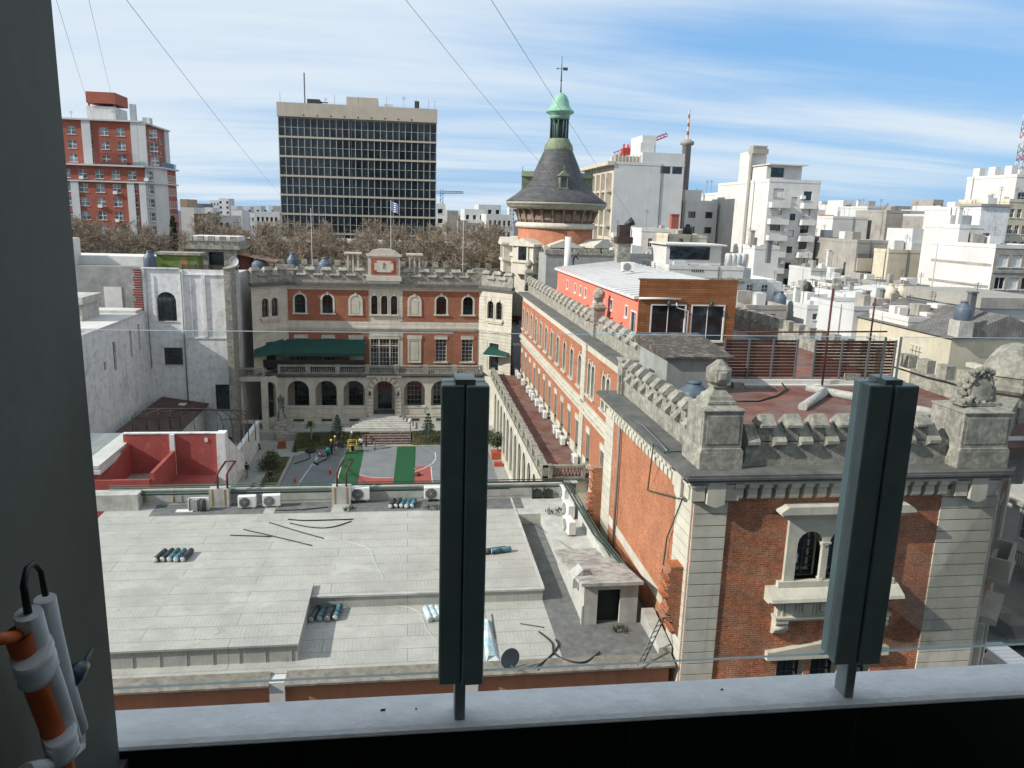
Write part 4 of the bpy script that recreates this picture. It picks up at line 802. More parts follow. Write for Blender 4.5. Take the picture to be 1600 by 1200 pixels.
GRP = ['in the far trio by the green awning'] * 3 + ['alone just before the far trio'] + ['in the second trio from the green awning'] * 3 + ['alone in the middle of the terrace'] + ['in the pair halfway along the terrace'] * 2 + ['in the nearest trio of the terrace'] * 3 + ['alone beside the end balustrade']
ORD = ['far ', 'middle ', 'near '] * 5
seen = {}
for y, g in zip(ys, GRP):
    n = GRP.count(g); i = seen.get(g, 0); seen[g] = i + 1
    o = {1: '', 2: ['farther one ', 'nearer one '][i % 2], 3: ['farthest one ', 'middle one ', 'nearest one '][i % 3]}[n]
    ac_unit(('white air conditioner on the terrace, ' + o + g), (14.45, y, 7.92), -pi / 2, g_ter, size=1.15)
# broken unit with its case off
bk = thing('broken_air_conditioner', 'air conditioner with its casing torn open, beside the left roof ladder', 'air conditioner', P(312, 796, z=11.92))
x = MB(); x.box(-0.55, 0.55, -0.1, 0.0, 0, 0.75); x.box(-0.55, -0.5, -0.3, 0, 0, 0.75); x.build('casing', MATS['ac_white'], bk)
x = MB(); x.box(-0.42, -0.05, -0.28, -0.12, 0.02, 0.66); x.build('coil', mat('bare_metal', (0.4, 0.4, 0.4), metal=0.6, rough=0.5, var=0.4), bk)
x = MB(); x.lathe([(0.16, 0.02), (0.16, 0.6), (0.1, 0.7)], 10, 0.25, -0.2); x.box(0.05, 0.12, -0.3, -0.1, 0, 0.7); x.build('compressor', MATS['fan_dark'], bk)
x = MB(); p = P(290, 798, z=11.915); x.box(p.x - 0.5, p.x + 0.45, p.y - 0.25, p.y + 0.15, 11.91, 11.95); tag(x.build('loose_panel', MATS['ac_white']), 'white sheet panel lying flat in front of the broken air conditioner', 'panel')
# ------------------------------------------------------------------ slatted fence on the terracotta deck
DWOOD = mat_brick('dark_slats', (0.11, 0.042, 0.028), (0.08, 0.03, 0.022), (0.08, 0.03, 0.022), bw=2.3, bh=0.3, ms=0.0, rough=0.6, tone=0.3)
STEEL = mat('grey_steel', (0.16, 0.17, 0.175), rough=0.45, var=0.15, metal=0.3, bump=0)
def slat_fence(lbl, X0, X1, Y, z, h, n, gap=0.14):
    t = thing('slatted_fence', lbl, 'fence', (X0, Y, z), 0, 'slatted timber fences on the roof deck')
    x = MB()
    for i in range(n): zz_ = 0.12 + (h - 0.15) * i / n; x.box(0, X1 - X0, 0, 0.03, zz_, zz_ + (h - 0.15) / n - 0.035)
    x.build('slats', DWOOD, t); m_ = max(1, round((X1 - X0) / 1.55))
    for i in range(m_ + 1): u = (X1 - X0) * i / m_; b = MB(); b.box(u - 0.05, u + 0.05, -0.09, -0.005, 0, h); b.build('post', STEEL, t)
    return t
fl = P(1128, 590, y=41.0); fa = P(1240, 590, y=41.0); fc = P(1268, 590, y=41.0); fd = P(1392, 590, y=41.0)
slat_fence('dark slatted fence left of the gap, close to the mossy box room', fl.x, fa.x, 41.0, 20.28, 2.3, 12)
slat_fence('dark slatted fence right of the gap, ending at the outer battlements', fc.x, fd.x, 41.0, 20.28, 2.3, 12)
# things lying on the deck
x = MB(); a = P(1254, 636, z=20.15); b = P(1290, 612, z=20.2); c = P(1345, 622, z=20.2); d = P(1480, 650, z=20.2); x.tube([a, (a + b) / 2, b], 0.23, 10); x.tube([P(1262, 606, z=20.2), b, c, (c + d) / 2, d], 0.23, 10)
tag(x.build('wrapped_duct', mat('dirty_wrap', (0.42, 0.41, 0.39), var=0.35, dirt=0.5, scale=4, bump=0.5, streak=0.2), None), 'branching duct in dirty white wrapping lying on the terracotta roof', 'duct')
x = MB(); x.tube([P(1145, 627, z=20.04), P(1185, 627, z=20.04), P(1215, 618, z=20.05), P(1229, 608, z=20.08), P(1222, 599, z=20.3)], 0.045, 6); tag(x.build('black_hose', mat('black_rubber', (0.018, 0.018, 0.02), rough=0.5, var=0.2, bump=0)), 'black hose curving over the terracotta deck to the fence', 'hose')
x = MB(); p = P(1330, 592, z=20.3); x.box(p.x - .45, p.x + .45, p.y - .2, p.y + .2, 20.28, 20.62); x.box(p.x - .5, p.x + .4, p.y - .3, p.y - .2, 20.28, 20.4); tag(x.build('concrete_block', GREY), 'grey concrete block on the white upstand by the right fence', 'block')
x = MB(); p = P(1152, 606, z=20.0); x.box(p.x - .3, p.x + .3, p.y - .2, p.y + .2, 20.0, 20.3); x.box(p.x + .4, p.x + 2.0, p.y - .1, p.y + .0, 20.0, 20.08); x.box(p.x + .5, p.x + 2.3, p.y + .1, p.y + .2, 20.0, 20.07); tag(x.build('scrap_pile', GREY), 'small pile of boards and a block behind the faceted finial', 'scrap')
def water_tank(lbl, loc, r, h, m_, group='water tanks on the roofs'):
    t = thing('water_tank', lbl, 'water tank', loc, 0, group)
    b = MB(); b.lathe([(r * .96, 0), (r, 0.06), (r, h * .62), (r * .93, h * .68), (r * .45, h * .92), (r * .42, h)], 20); b.build('body', m_, t)
    if group != 'water tanks on the roofs': q_ = MB(); q_.box(-r, r, -r, r, -1.6, 0.0); q_.build('plinth', OLDC_, t)
    b = MB(); b.lathe([(r * .46, h * .97), (r * .46, h * 1.05), (r * .1, h * 1.08)], 16); b.build('lid', m_, t); return t
OLDC_ = mat('plinth_render', (0.4, 0.39, 0.36), var=.3, dirt=.4)
BLUE = mat('blue_plastic', (0.085, 0.115, 0.15), rough=0.45, var=0.15, bump=0); BLACKP = mat('black_plastic', (0.015, 0.015, 0.018), rough=0.4, var=0.2, bump=0)
water_tank('blue water tank with radiating ropes, behind the side battlements of the corner building', (14.05, 36.0, 20.0), 0.75, 1.15, BLUE)
x = MB(); x.tube([(26.0, 40.6, 22.6), (26.0, 40.6, 25.0)], 0.05, 6); x.tube([(23.3, 40.4, 20.0), (23.3, 40.4, 25.5)], 0.06, 6); x.tube([(18.2, 41.2, 22.9), (27.5, 41.4, 23.0)], 0.05, 6)
tag(x.build('pergola_poles', MATS['dark_red_steel']), 'thin dark red poles standing along the slatted fences', 'poles')
x = MB(); x.tube([P(1392, 572, x=28.95), P(1450, 590, x=28.9), P(1480, 597, x=28.9), P(1510, 606, x=28.9)], 0.05, 6); tag(x.build('parapet_cable', MATS['black_rubber']), 'black cable sagging along the inside of the right battlements', 'cable')
# green pipe running down the brick side of the corner building, and other cables there
GPIPE = mat('green_pipe', (0.035, 0.085, 0.065), rough=0.45, var=0.2, bump=0)
xx = 10.98
x = MB(); x.tube([(11.4, 29.6, 19.62), (10.4, 29.65, 19.62), (10.44, 30.9, 19.6), P(1012, 766, x=10.95), P(1066, 780, x=10.95), P(1042, 840, x=10.9), P(1034, 900, x=10.85), P(1036, 950, x=10.8)], 0.035, 6)
tag(x.build('conduit', GPIPE), 'green conduit zigzagging down the sunlit brick side of the corner building', 'conduit')
x = MB(); x.tube([P(945, 610, x=10.9), P(965, 642, x=10.8), P(1005, 665, z=19.58), P(1030, 690, z=19.58), P(1043, 705, z=19.58)], 0.045, 6); tag(x.build('roof_cable', STEEL), 'grey hose lying along the dark cornice of the corner building', 'cable')
# ------------------------------------------------------------------ flat roofed building in front
def membrane():
    mt = mat_brick('roof_membrane', (0.465, 0.455, 0.42), (0.435, 0.427, 0.395), (0.30, 0.295, 0.275), bw=7.0, bh=0.98, ms=0.022, rough=0.8, flat=True, tone=0.16, var=0.12)
    t = mt.node_tree; b = t.nodes['Principled BSDF']; cur = b.inputs['Base Color'].links[0].from_socket
    g = N(t, 'ShaderNodeNewGeometry'); sp = N(t, 'ShaderNodeSeparateXYZ'); t.links.new(g.outputs['Position'], sp.inputs[0])
    # fine cross wrinkles, broken up by noise
    cb = N(t, 'ShaderNodeCombineXYZ'); t.links.new(sp.outputs[0], cb.inputs[0]); t.links.new(sp.outputs[1], cb.inputs[1])
    br = N(t, 'ShaderNodeTexBrick', offset=0.37, inp={'Color1': (1, 1, 1, 1), 'Color2': (1, 1, 1, 1), 'Mortar': (0.74, 0.73, 0.71, 1), 'Scale': 1.0, 'Mortar Size': 0.014, 'Brick Width': 0.17, 'Row Height': 0.98, 'Mortar Smooth': 0.3})
    t.links.new(cb.outputs[0], br.inputs['Vector'])
    nz = N(t, 'ShaderNodeTexNoise', inp={'Scale': 1.3, 'Detail': 6.0, 'Roughness': 0.7}); t.links.new(g.outputs['Position'], nz.inputs['Vector'])
    mr_ = N(t, 'ShaderNodeMapRange', inp={'From Min': 0.44, 'From Max': 0.62}); t.links.new(nz.outputs['Fac'], mr_.inputs['Value'])
    mx = N(t, 'ShaderNodeMixRGB', blend_type='MULTIPLY'); t.links.new(mr_.outputs[0], mx.inputs['Fac']); t.links.new(cur, mx.inputs['Color1']); t.links.new(br.outputs['Color'], mx.inputs['Color2'])
    n7 = N(t, 'ShaderNodeTexNoise', inp={'Scale': 0.22, 'Detail': 9.0, 'Roughness': 0.7}); t.links.new(g.outputs['Position'], n7.inputs['Vector'])
    r7 = N(t, 'ShaderNodeMapRange', inp={'From Min': 0.5, 'From Max': 0.75, 'To Max': 0.7}); t.links.new(n7.outputs['Fac'], r7.inputs['Value'])
    m7 = N(t, 'ShaderNodeMixRGB', inp={'Color2': (0.33, 0.325, 0.295, 1)}); t.links.new(r7.outputs[0], m7.inputs['Fac']); t.links.new(mx.outputs[0], m7.inputs['Color1'])
    t.links.new(m7.outputs[0], b.inputs['Base Color']); b.inputs['Specular IOR Level'].default_value = 0.2
    return mt
MEMB = membrane(); overlay(MEMB, (.30, .295, .27), .52, .66, .5, .45); overlay(MEMB, (.52, .51, .47), .56, .64, .5, .3); overlay(MEMB, (.22, .215, .2), .62, .72, .55, 1.8)
BITU = mat('bare_bitumen', (0.15, 0.15, 0.15), var=0.35, dirt=0.45, dirt_c=(0.3, 0.29, 0.27), scale=3, dscale=1.2, rough=0.85)
OLDC = mat('old_render', (0.48, 0.475, 0.44), var=0.25, dirt=0.6, dirt_c=(0.2, 0.19, 0.17), streak=0.4, scale=1.5)
RUST = mat('rust_stain', (0.30, 0.19, 0.06), var=0.3)
PEACH = mat('peach_render', (0.52, 0.22, 0.12), var=0.15, dirt=0.3, streak=0.25)
fr = thing('flat_roof_building', 'low building with a wide pale membrane roof filling the foreground, peach street wall', 'building', (0, 27.7, 0))
x = MB(); x.box(-17, 10.7, 0, 17.6, 0, 11.18); x.build('body', PEACH, fr)
x = MB(); x.box(-17, 6.3, 0.35, 17.3, 11.18, 11.3); x.box(-17, 6.3, 5.35, 17.3, 11.3, 11.9); x.box(-17, -4.35, 1.15, 5.35, 11.3, 12.02); x.box(-17, -4.3, 1.05, 6.35, 12.02, 12.1); x.build('roof_membrane', MEMB, fr)
x = MB(); x.box(-17, 6.35, 5.28, 5.4, 11.84, 11.93); x.box(6.26, 6.38, 5.4, 17.3, 11.84, 11.93)
for i in range(13): u = -16.6 + 1.0 * i; x.box(u, u + 0.025, 1.12, 1.15, 11.3, 12.02)
x.build('flashing', OLDC, fr)
x = MB(); x.box(6.3, 10.9, 0.35, 17.3, 11.18, 11.29); x.build('bare_roof', BITU, fr)
x = MB(); x.box(7.75, 10.4, 8.8, 17.3, 11.29, 11.9); x.box(6.3, 7.75, 14.6, 17.3, 11.29, 11.9); x.build('raised_strip', OLDC, fr)
x = MB(); x.box(-14.4, -8.2, 15.5, 17.3, 11.9, 11.906); x.box(-7.6, -4.4, 15.5, 17.3, 11.9, 11.906); x.box(-3.4, 6.9, 15.5, 17.3, 11.9, 11.906); x.build('bitumen_patch', BITU, fr)
x = MB(); x.box(-17, 10.4, 17.3, 17.55, 11.18, 12.75); x.box(-17, 10.5, 17.22, 17.62, 12.75, 12.84); x.box(-18, -15.2, 16.4, 17.3, 11.9, 12.84); x.box(-17, 10.2, 17.2, 17.3, 11.9, 12.05); x.build('far_parapet', OLDC, fr)
for (px, ww) in ((344, 1.3), (533, 1.3)):
    p = P(px, 790, z=11.92); x = MB(); x.box(p.x - 0.55, p.x + 0.55, 16.7, 17.22, 11.9, 13.0); x.build('parapet_pier', OLDC, fr)
    for d in (-0.35, 0.35): x = MB(); x.box(p.x + d - 0.05, p.x + d + 0.05, 16.693, 16.7, 11.95, 12.95); x.build('rust_streak', RUST, fr)
x = MB()
for px in (272, 226): p = P(px, 780, y=44.9); x.box(p.x - .05, p.x + .06, 17.193, 17.2, 12.06, 12.7)
x.build('rust_streak', RUST, fr)
x = MB(); x.box(-17, 6.2, 17.05, 17.1, 12.55, 12.62); x.tube([(-17, 17.0, 12.66), (0, 17.0, 12.7), (9.6, 17.0, 12.7)], 0.035, 6); x.tube([(-17, 17.4, 12.9), (9.6, 17.4, 12.9)], 0.045, 6); x.tube([(-17, 17.5, 13.0), (9.7, 17.5, 13.0)], 0.03, 6); x.build('edge_pipes', GPIPE, fr)
x = MB()
for i, (dx, r_) in enumerate(((0, .03), (0.2, .025), (0.44, .035))): x.tube([(9.5 + dx, 17.4, 12.9), (9.75 + dx * .9, 10.0, 12.55), (10.2 + dx * .5, 5.2, 12.75)], r_, 6)
x.build('side_pipes', GPIPE, fr); x = MB()
for i, (dx, r_) in enumerate(((.1, .035), (.32, .03))): x.tube([(9.5 + dx, 17.4, 12.85), (9.75 + dx * .9, 10.0, 12.5), (10.2 + dx * .5, 5.2, 12.7)], r_, 6)
x.build('grey_side_pipes', STEEL, fr)
x = MB(); x.box(9.75, 9.95, 5.2, 17.3, 11.9, 12.5); x.build('side_kerb', OLDC, fr)
# street edge: stained coping with two expansion gaps over a peach strip
for (a, b) in ((-17, -5.25), (-4.65, 2.2), (2.75, 10.85)):
    x = MB(); x.prism([(-0.32, 11.12), (-0.32, 11.2), (0.05, 11.3), (0.4, 11.36), (0.4, 10.95), (-0.1, 10.95), (-0.18, 11.02)], a, b, 'x'); x.build('coping', mat('stained_coping', (0.25, 0.225, 0.19), var=0.5, dirt=0.9, dirt_c=(0.07, 0.065, 0.06), streak=0.7, scale=3, dscale=1.5), fr)
for u in (-5.25, 2.2): x = MB(); x.box(u - 0.0, u + 0.58, -0.2, 0.38, 10.4, 11.25); x.build('pilaster_cap', WHITE, fr)
# stair bulkhead with an open doorway
x = MB(); x.prism([(3.0, 11.29), (8.9, 11.29), (8.9, 11.95), (3.3, 13.25), (3.0, 13.25)], 7.7, 7.85, 'x'); x.prism([(3.0, 11.29), (8.9, 11.29), (8.9, 11.95), (3.3, 13.25), (3.0, 13.25)], 10.0, 10.15, 'x')
x.box(7.85, 8.32, 3.0, 3.15, 11.29, 13.25); x.box(9.35, 10.0, 3.0, 3.15, 11.29, 13.25); x.box(8.32, 9.35, 3.0, 3.15, 12.95, 13.25); sb = x.build('stair_bulkhead', OLDC, fr)
x = MB(); x.hexa([(7.5, 2.75, 13.25), (10.3, 2.75, 13.25), (10.3, 9.3, 11.9), (7.5, 9.3, 11.9)], [(7.5, 2.75, 13.4), (10.3, 2.75, 13.4), (10.3, 9.3, 12.05), (7.5, 9.3, 12.05)]); x.build('bulkhead_roof', mat('flaking_roof', (0.45, 0.44, 0.41), var=0.35, dirt=0.75, dirt_c=(0.2, 0.19, 0.175), scale=2, dscale=1.4, dlo=0.47, dhi=0.56), fr)
x = MB(); x.box(8.32, 9.35, 3.35, 3.4, 11.29, 12.95); x.build('doorway', mat('dark_green_door', (0.012, 0.018, 0.012), var=0.4, rough=0.7), sb)
x = MB(); x.prism([(0.4, 11.29), (3.0, 11.29), (3.0, 12.0), (0.4, 11.6)], 10.35, 10.9, 'x'); x.build('side_ramp', OLDC, fr)
x = MB(); x.box(7.62, 7.72, 3.0, 3.16, 11.29, 12.2); x.hexa([(7.4, 4.0, 12.55), (7.85, 4.0, 12.55), (7.85, 5.0, 12.55), (7.4, 5.0, 12.55)], [(7.4, 4.0, 13.0), (7.85, 4.0, 13.45), (7.85, 5.0, 13.3), (7.4, 5.0, 12.9)]); x.build('vent_hood', OLDC, sb)
# ladder hoops over the parapet
for nm, xa, lbl in ((0, -10.62, 'dark red ladder hoop rising over the left pier of the far parapet'), (1, -3.86, 'dark red ladder hoop rising over the middle pier of the far parapet')):
    t = thing('ladder_rail', lbl, 'ladder rail', (xa, 44.5, 13.0), 0, 'ladder hoops on the far parapet')
    for d in (-0.27, 0.27): b = MB(); b.tube([(d, 0, -.1), (d, 0, .85), (d + 0.1, 0.15, 1.05), (d + 0.38, 0.6, 1.45)], 0.065, 6); b.build('rail', MATS['dark_red_steel'], t)
    b = MB(); b.tube([(-0.27 + .38, .6, 1.45), (0.27 + .38, .6, 1.45)], 0.04, 6); b.build('rung', MATS['dark_red_steel'], t)
# membrane rolls in rows
RB = mat('roll_black', (0.02, 0.021, 0.024), rough=0.4, var=0.3, c2=(0.05, 0.055, 0.06), scale=6, bump=0.2); RL = mat('roll_lightblue', (0.10, 0.28, 0.36), rough=0.4, var=0.35, scale=6, c2=(0.03, 0.05, 0.06)); RW = mat('roll_end', (0.5, 0.5, 0.48), var=0.2)
RP = mat('roll_paleblue', (0.38, 0.55, 0.62), rough=0.5, var=0.3, scale=5, c2=(0.6, 0.62, 0.62))
def roll(lbl, loc, ang, m_, L=1.08, r=0.145, group=''):
    t = thing('membrane_roll', lbl, 'roll', loc, ang, group)
    b = MB(); b.lathe([(r * .55, 0.0), (r * .97, 0.0), (r, 0.02), (r * 1.0, L * .5), (r * .99, L - .02), (r * .9, L)], 16); b.xf(Matrix.Translation((0, 0, r)) @ Matrix.Rotation(-pi / 2, 4, 'X')); b.build('wrapper', m_, t)
    b = MB(); b.lathe([(r * .3, -0.006), (r * .92, -0.006), (r * .92, 0.03), (r * .3, 0.03)], 16); b.xf(Matrix.Translation((0, 0, r)) @ Matrix.Rotation(-pi / 2, 4, 'X')); b.build('end', RW, t); return t
def rollset(p0, dx, n, mats_, where, z, ang, grp):
    names = ['leftmost', 'second from the left', 'middle', 'second from the right', 'rightmost'] if n == 5 else (['leftmost', 'second from the left', 'second from the right', 'rightmost'] if n == 4 else ['left', 'middle', 'right'])
    for i in range(n):
        p = P(*p0, z=z) + Vector((dx * 1.04 * i, random.uniform(-.06, .06), 0)); roll({RB: 'black', RL: 'blue and black', RP: 'pale blue'}[mats_[i]] + ' roll, ' + names[i] + ' ' + where.replace('raised ', ''), p, ang + random.uniform(-.05, .05), mats_[i], group=grp)
rollset((243, 879), 0.31, 5, [RB, RB, RL, RL, RB], 'of five on the left of the roof', 11.905, -0.12, 'roofing rolls on the left of the roof')
rollset((486, 972), 0.335, 4, [RB, RL, RB, RL], 'of four below the roof step', 11.305, -0.16, 'roofing rolls below the step')
rollset((610, 795), 0.30, 5, [RB, RB, RL, RL, RL], 'of five under the far parapet', 11.91, -0.2, 'roofing rolls under the parapet')
rollset((752, 866), 0.24, 2 + 1, [RL, RB, RL], 'of the three right of the green post', 11.905, -1.3, 'roofing rolls beside the post')
rollset((672, 972), 0.26, 3, [RP, RP, RP], 'of three beside the left green post', 11.305, 0.2, 'pale blue roofing rolls')
# loose cables and hoses
def cable(lbl, pts, z, r, m_, cat='cable', nm='cable'):
    q = [P(a, b, z=z) + Vector((0, 0, r)) for a, b in pts]; s = []
    for i in range(len(q) - 1):
        p0, p1, p2, p3 = q[max(i - 1, 0)], q[i], q[i + 1], q[min(i + 2, len(q) - 1)]
        for k in range(5): t = k / 5; s.append(0.5 * ((2 * p1) + (p2 - p0) * t + (2 * p0 - 5 * p1 + 4 * p2 - p3) * t * t + (3 * p1 - p0 - 3 * p2 + p3) * t ** 3))
    s.append(q[-1]); b = MB(); b.tube(s, r, 5); return tag(b.build(nm, m_), lbl, cat)
BR = MATS['black_rubber']
cable('straight black rod on the pale roof, leftmost and lowest', [(360, 837), (424, 839)], 11.905, 0.03, BR, 'rod', 'black_rod')
cable('long black rod slanting across the pale roof below the two others', [(381, 828), (425, 838), (487, 853)], 11.905, 0.03, BR, 'rod', 'black_rod')
cable('long black rod slanting across the pale roof toward the middle', [(421, 817), (460, 829), (506, 842)], 11.905, 0.03, BR, 'rod', 'black_rod')
cable('black hose lying almost straight along the edge of the bitumen patch', [(450, 812), (480, 814), (552, 812)], 11.905, 0.035, BR, 'hose', 'black_hose')
cable('sagging black hose just in front of the straight one', [(453, 818), (490, 825), (520, 824), (549, 815)], 11.905, 0.03, BR, 'hose', 'black_hose')
cable('black cable across the dark patch by the pair of air conditioners', [(430, 798), (470, 797), (512, 793)], 11.91, 0.03, BR)
cable('thin white rope wandering over the pale roof', [(506, 842), (545, 847), (577, 858), (586, 878), (600, 905)], 11.905, 0.012, WFRAME, 'rope', 'white_rope')
cable('thin white rope on the lower roof, running to the left green post', [(608, 945), (640, 950), (657, 960), (668, 985), (685, 1005)], 11.305, 0.012, WFRAME, 'rope', 'white_rope')
cable('black hose on the lower roof behind the satellite dish', [(835, 1046), (858, 1028), (872, 1010), (868, 1000)], 11.305, 0.035, BR, 'hose', 'black_hose')
cable('black hose looping on the dark roof in front of the bulkhead door', [(842, 988), (862, 1005), (866, 1022), (890, 1034), (915, 1035), (937, 1020)], 11.31, 0.035, BR, 'hose', 'black_hose')
cable('short green rod on the lower roof left of the dark channel', [(813, 975), (850, 981)], 11.305, 0.025, GPIPE, 'rod', 'green_rod')
cable('green rod beside the right edge of the left post', [(768, 960), (774, 998)], 11.305, 0.02, GPIPE, 'rod', 'green_rod')
# satellite dish at the street edge
sd = thing('satellite_dish', 'grey satellite dish standing at the street edge of the flat roof', 'satellite dish', P(795, 1046, z=11.3))
b = MB(); b.lathe([(0.001, 0.0), (0.2, 0.015), (0.4, 0.07), (0.42, 0.085), (0.4, 0.085), (0.2, 0.03), (0.001, 0.015)], 24); b.xf(Matrix.Translation((0, 0, 0.52)) @ Matrix.Rotation(radians(20), 4, 'Z') @ Matrix.Rotation(radians(82), 4, 'X')); b.build('reflector', mat('dish_grey', (0.16, 0.17, 0.18), rough=0.5, var=0.15, bump=0), sd)
b = MB(); b.tube([(0, 0.1, 0), (0, 0.1, 0.5)], 0.03, 6); b.tube([(0, 0.05, 0.2), (0.1, -0.4, 0.35)], 0.015, 5); b.build('mast', STEEL, sd)
# leaning ladder between roof and brick side
ld = thing('ladder', 'thin metal ladder leaning from the roof edge against the brick side', 'ladder', (0, 0, 0))
a0, a1 = P(996, 1040, z=11.35), P(1036, 955, x=10.6); dv = Vector((0.32, 0.2, 0))
for q in (0, 1): b = MB(); b.tube([a0 + dv * q, a1 + dv * q], 0.028, 5); b.build('rail', STEEL, ld)
for i in range(9): t = (i + 0.6) / 9.4; b = MB(); b.tube([a0.lerp(a1, t), a0.lerp(a1, t) + dv], 0.018, 5); b.build('rung', STEEL, ld)
# two small boxed meters on the far parapet
for i, px in enumerate((839, 857)):
    p = P(px, 770, y=44.9); b = MB(); b.box(p.x - .25, p.x + .25, 44.75, 44.95, p.z - .2, p.z + .2); b.box(p.x - .32, p.x - .26, 44.72, 44.95, p.z - .35, p.z + .45); b.box(p.x - .32, p.x + .3, 44.72, 44.95, p.z - .35, p.z - .28)
    tag(b.build('pipe_bracket', DFRAME), 'dark bracket with a pale box on the far parapet, ' + ('left' if i == 0 else 'right') + ' of two', 'bracket', 'brackets on the far parapet')
# white wrap by the post, hoses beside it
b = MB(); p = P(765, 1000, z=11.3); b.hexa([(p.x - .3, p.y - 1.6, 11.3), (p.x + .25, p.y - 1.6, 11.3), (p.x + .15, p.y + 1.6, 11.3), (p.x - .2, p.y + 1.6, 11.3)], [(p.x - .2, p.y - 1.5, 11.5), (p.x + .1, p.y - 1.4, 11.42), (p.x + .05, p.y + 1.4, 11.5), (p.x - .15, p.y + 1.5, 11.45)]); tag(b.build('plastic_sheet', RP), 'crumpled pale plastic sheet on the lower roof right of the left post', 'sheet')
# weeds
GREEN = mat('weeds', (0.07, 0.085, 0.03), var=0.5, bump=0)
def tuft(lbl, c, r, h, n=60, nm='weed_clump'):
    b = MB(); rn = random.Random(int(c[0] * 77 + c[1] * 13))
    for i in range(n):
        t = rn.uniform(0, 2 * pi); q = r * sqrt(rn.random()); p = Vector((c[0] + q * cos(t), c[1] + q * sin(t), c[2])); d = Vector((rn.uniform(-.5, .5), rn.uniform(-.5, .5), 1)) * h * rn.uniform(.4, 1); s_ = Vector((cos(t), sin(t), 0)) * 0.03
        b.face([p - s_, p + s_, p + d])
    return tag(b.build(nm, GREEN), lbl, 'weeds')
tuft('weeds growing at the far end of the row of three air conditioners', P(868, 800, z=11.92), 0.6, 0.35); tuft('weeds at the foot of the middle ladder pier', P(545, 796, z=11.92), 0.4, 0.3); tuft('weeds beside the bulkhead doorway', P(970, 985, z=11.3), 0.35, 0.3); tuft('weeds under the air conditioner next to the left green post', P(677, 793, z=11.92), 0.5, 0.25)
# ------------------------------------------------------------------ old white buildings on the left
OLDW = mat('streaked_white', (0.74, 0.75, 0.75), var=0.12, dirt=0.62, dirt_c=(0.3, 0.305, 0.3), streak=0.5, scale=1.1, dscale=0.55, rough=0.9, dlo=0.5, dhi=0.68)
overlay(OLDW, (0.36, 0.365, 0.36), .5, .66, .6, 1.5)
BRED = mat('brick_red_paint', (0.34, 0.07, 0.062), var=0.22, scale=0.6, dirt=0.4, dirt_c=(0.5, 0.17, 0.14), dscale=0.9, dlo=0.56, dhi=0.62)
CEMENT = mat('bare_cement', (0.27, 0.27, 0.265), var=0.3, dirt=0.4, dirt_c=(0.38, 0.38, 0.37), scale=0.8, dscale=0.8)
PALER = mat('pale_roof', (0.55, 0.545, 0.52), var=0.2, dirt=0.45, dirt_c=(0.35, 0.34, 0.32), scale=0.7)
wb = thing('white_rear_building', 'tall stained white rear wall with one arched window, left of the courtyard facade', 'building', (-32.0, 100.0, 0))
wf = Face(wb, (0, 0, 0), 0)
ww_ = [(1.55, 3.8, 14.9, 18.5, True), (2.0, 4.2, 9.4, 11.6, False), (7.9, 9.6, 3.6, 6.9, False)]
x = MB(); wall(x, 11.2, 0, 21.3, ww_, 0.3, nseg=12); wf.put('wall', x, OLDW)
for i, o in enumerate(ww_): wf.win((o[0] + o[1]) / 2, o[2], o[1] - o[0], o[3] - o[2], o[4], 'sill', nv=4, nh=5, rec=0.2, tm='stone_trim')
x = MB(); x.box(4.45, 4.75, -0.18, 0, 0, 21.3); x.box(6.9, 7.35, -0.14, 0, 12.9, 20.6); x.box(4.75, 11.2, -0.1, 0, 12.75, 12.95); x.box(0.1, 0.35, -0.14, 0, 0, 21.3); x.box(-0.02, 4.45, -0.2, 0.1, 21.3, 21.45); x.box(4.75, 11.2, -0.14, 0.1, 20.6, 20.75); wf.put('pilasters', x, OLDW)
x = MB(); x.box(0, 11.2, 0.25, 13.5, 0, 20.9); x.build('body', PALER, wb)
x = MB(); x.tube([(4.6, -0.3, 0.5), (4.6, -0.3, 21)], 0.07, 6); x.tube([(0.5, -0.25, 9), (0.5, -0.25, 21)], 0.05, 6); x.build('drainpipe', STEEL, wb)
x = MB(); x.box(5.0, 6.9, 3.0, 3.1, 20.9, 21.0); x.build('roof_strip', PALER, wb)
# broken brick edge
x = MB(); rn = random.Random(5); z = 15.6
while z < 21.2: x.box(-0.75 - rn.uniform(0, .35), -0.02, -0.25, 0.0, z, z + 0.2); z += 0.3
x.build('toothed_brick_edge', mat('dark_red_brick', (0.2, 0.04, 0.03), var=0.4), wb)
# green hut, little turret house and slat screens on its roof
gh = thing('green_roof_hut', 'small green roof hut under a concrete slab, behind the white rear wall', 'hut', (-30.9, 102.5, 20.9))
x = MB(); x.box(0, 4.9, 0, 2.5, 0, 1.95); x.build('wall', mat('olive_green_paint', (0.13, 0.19, 0.05), var=0.3, dirt=0.4), gh)
x = MB(); x.box(-0.2, 5.3, -0.25, 2.7, 1.95, 2.25); x.build('slab_roof', GREY, gh); x = MB(); x.box(2.75, 3.7, -0.03, 0, 0, 1.7); x.build('door', mat('ochre_door', (0.28, 0.17, 0.06), var=0.3), gh)
th = thing('roof_turret', 'battered stone roof turret with a barred window and battlements, left of the courtyard facade', 'turret', (-27.6, 106.0, 20.6))
x = MB(); wall(x, 5.6, 0, 2.9, [(2.0, 4.0, 0.3, 2.6, False)], 0.3); x.box(0.0, 5.6, 0.3, 5, 0, 2.9); x.box(-0.5, 6.1, -0.5, 5.5, 2.9, 3.3); x.box(-0.3, 5.9, -0.35, 5.3, 3.3, 3.9); x.build('wall', GREY, th)
for i in range(5): b = MB(); b.box(-0.45 + 1.35 * i, 0.3 + 1.35 * i, -0.5, 0.0, 3.9, 4.55); b.build('merlon', GREY, th)
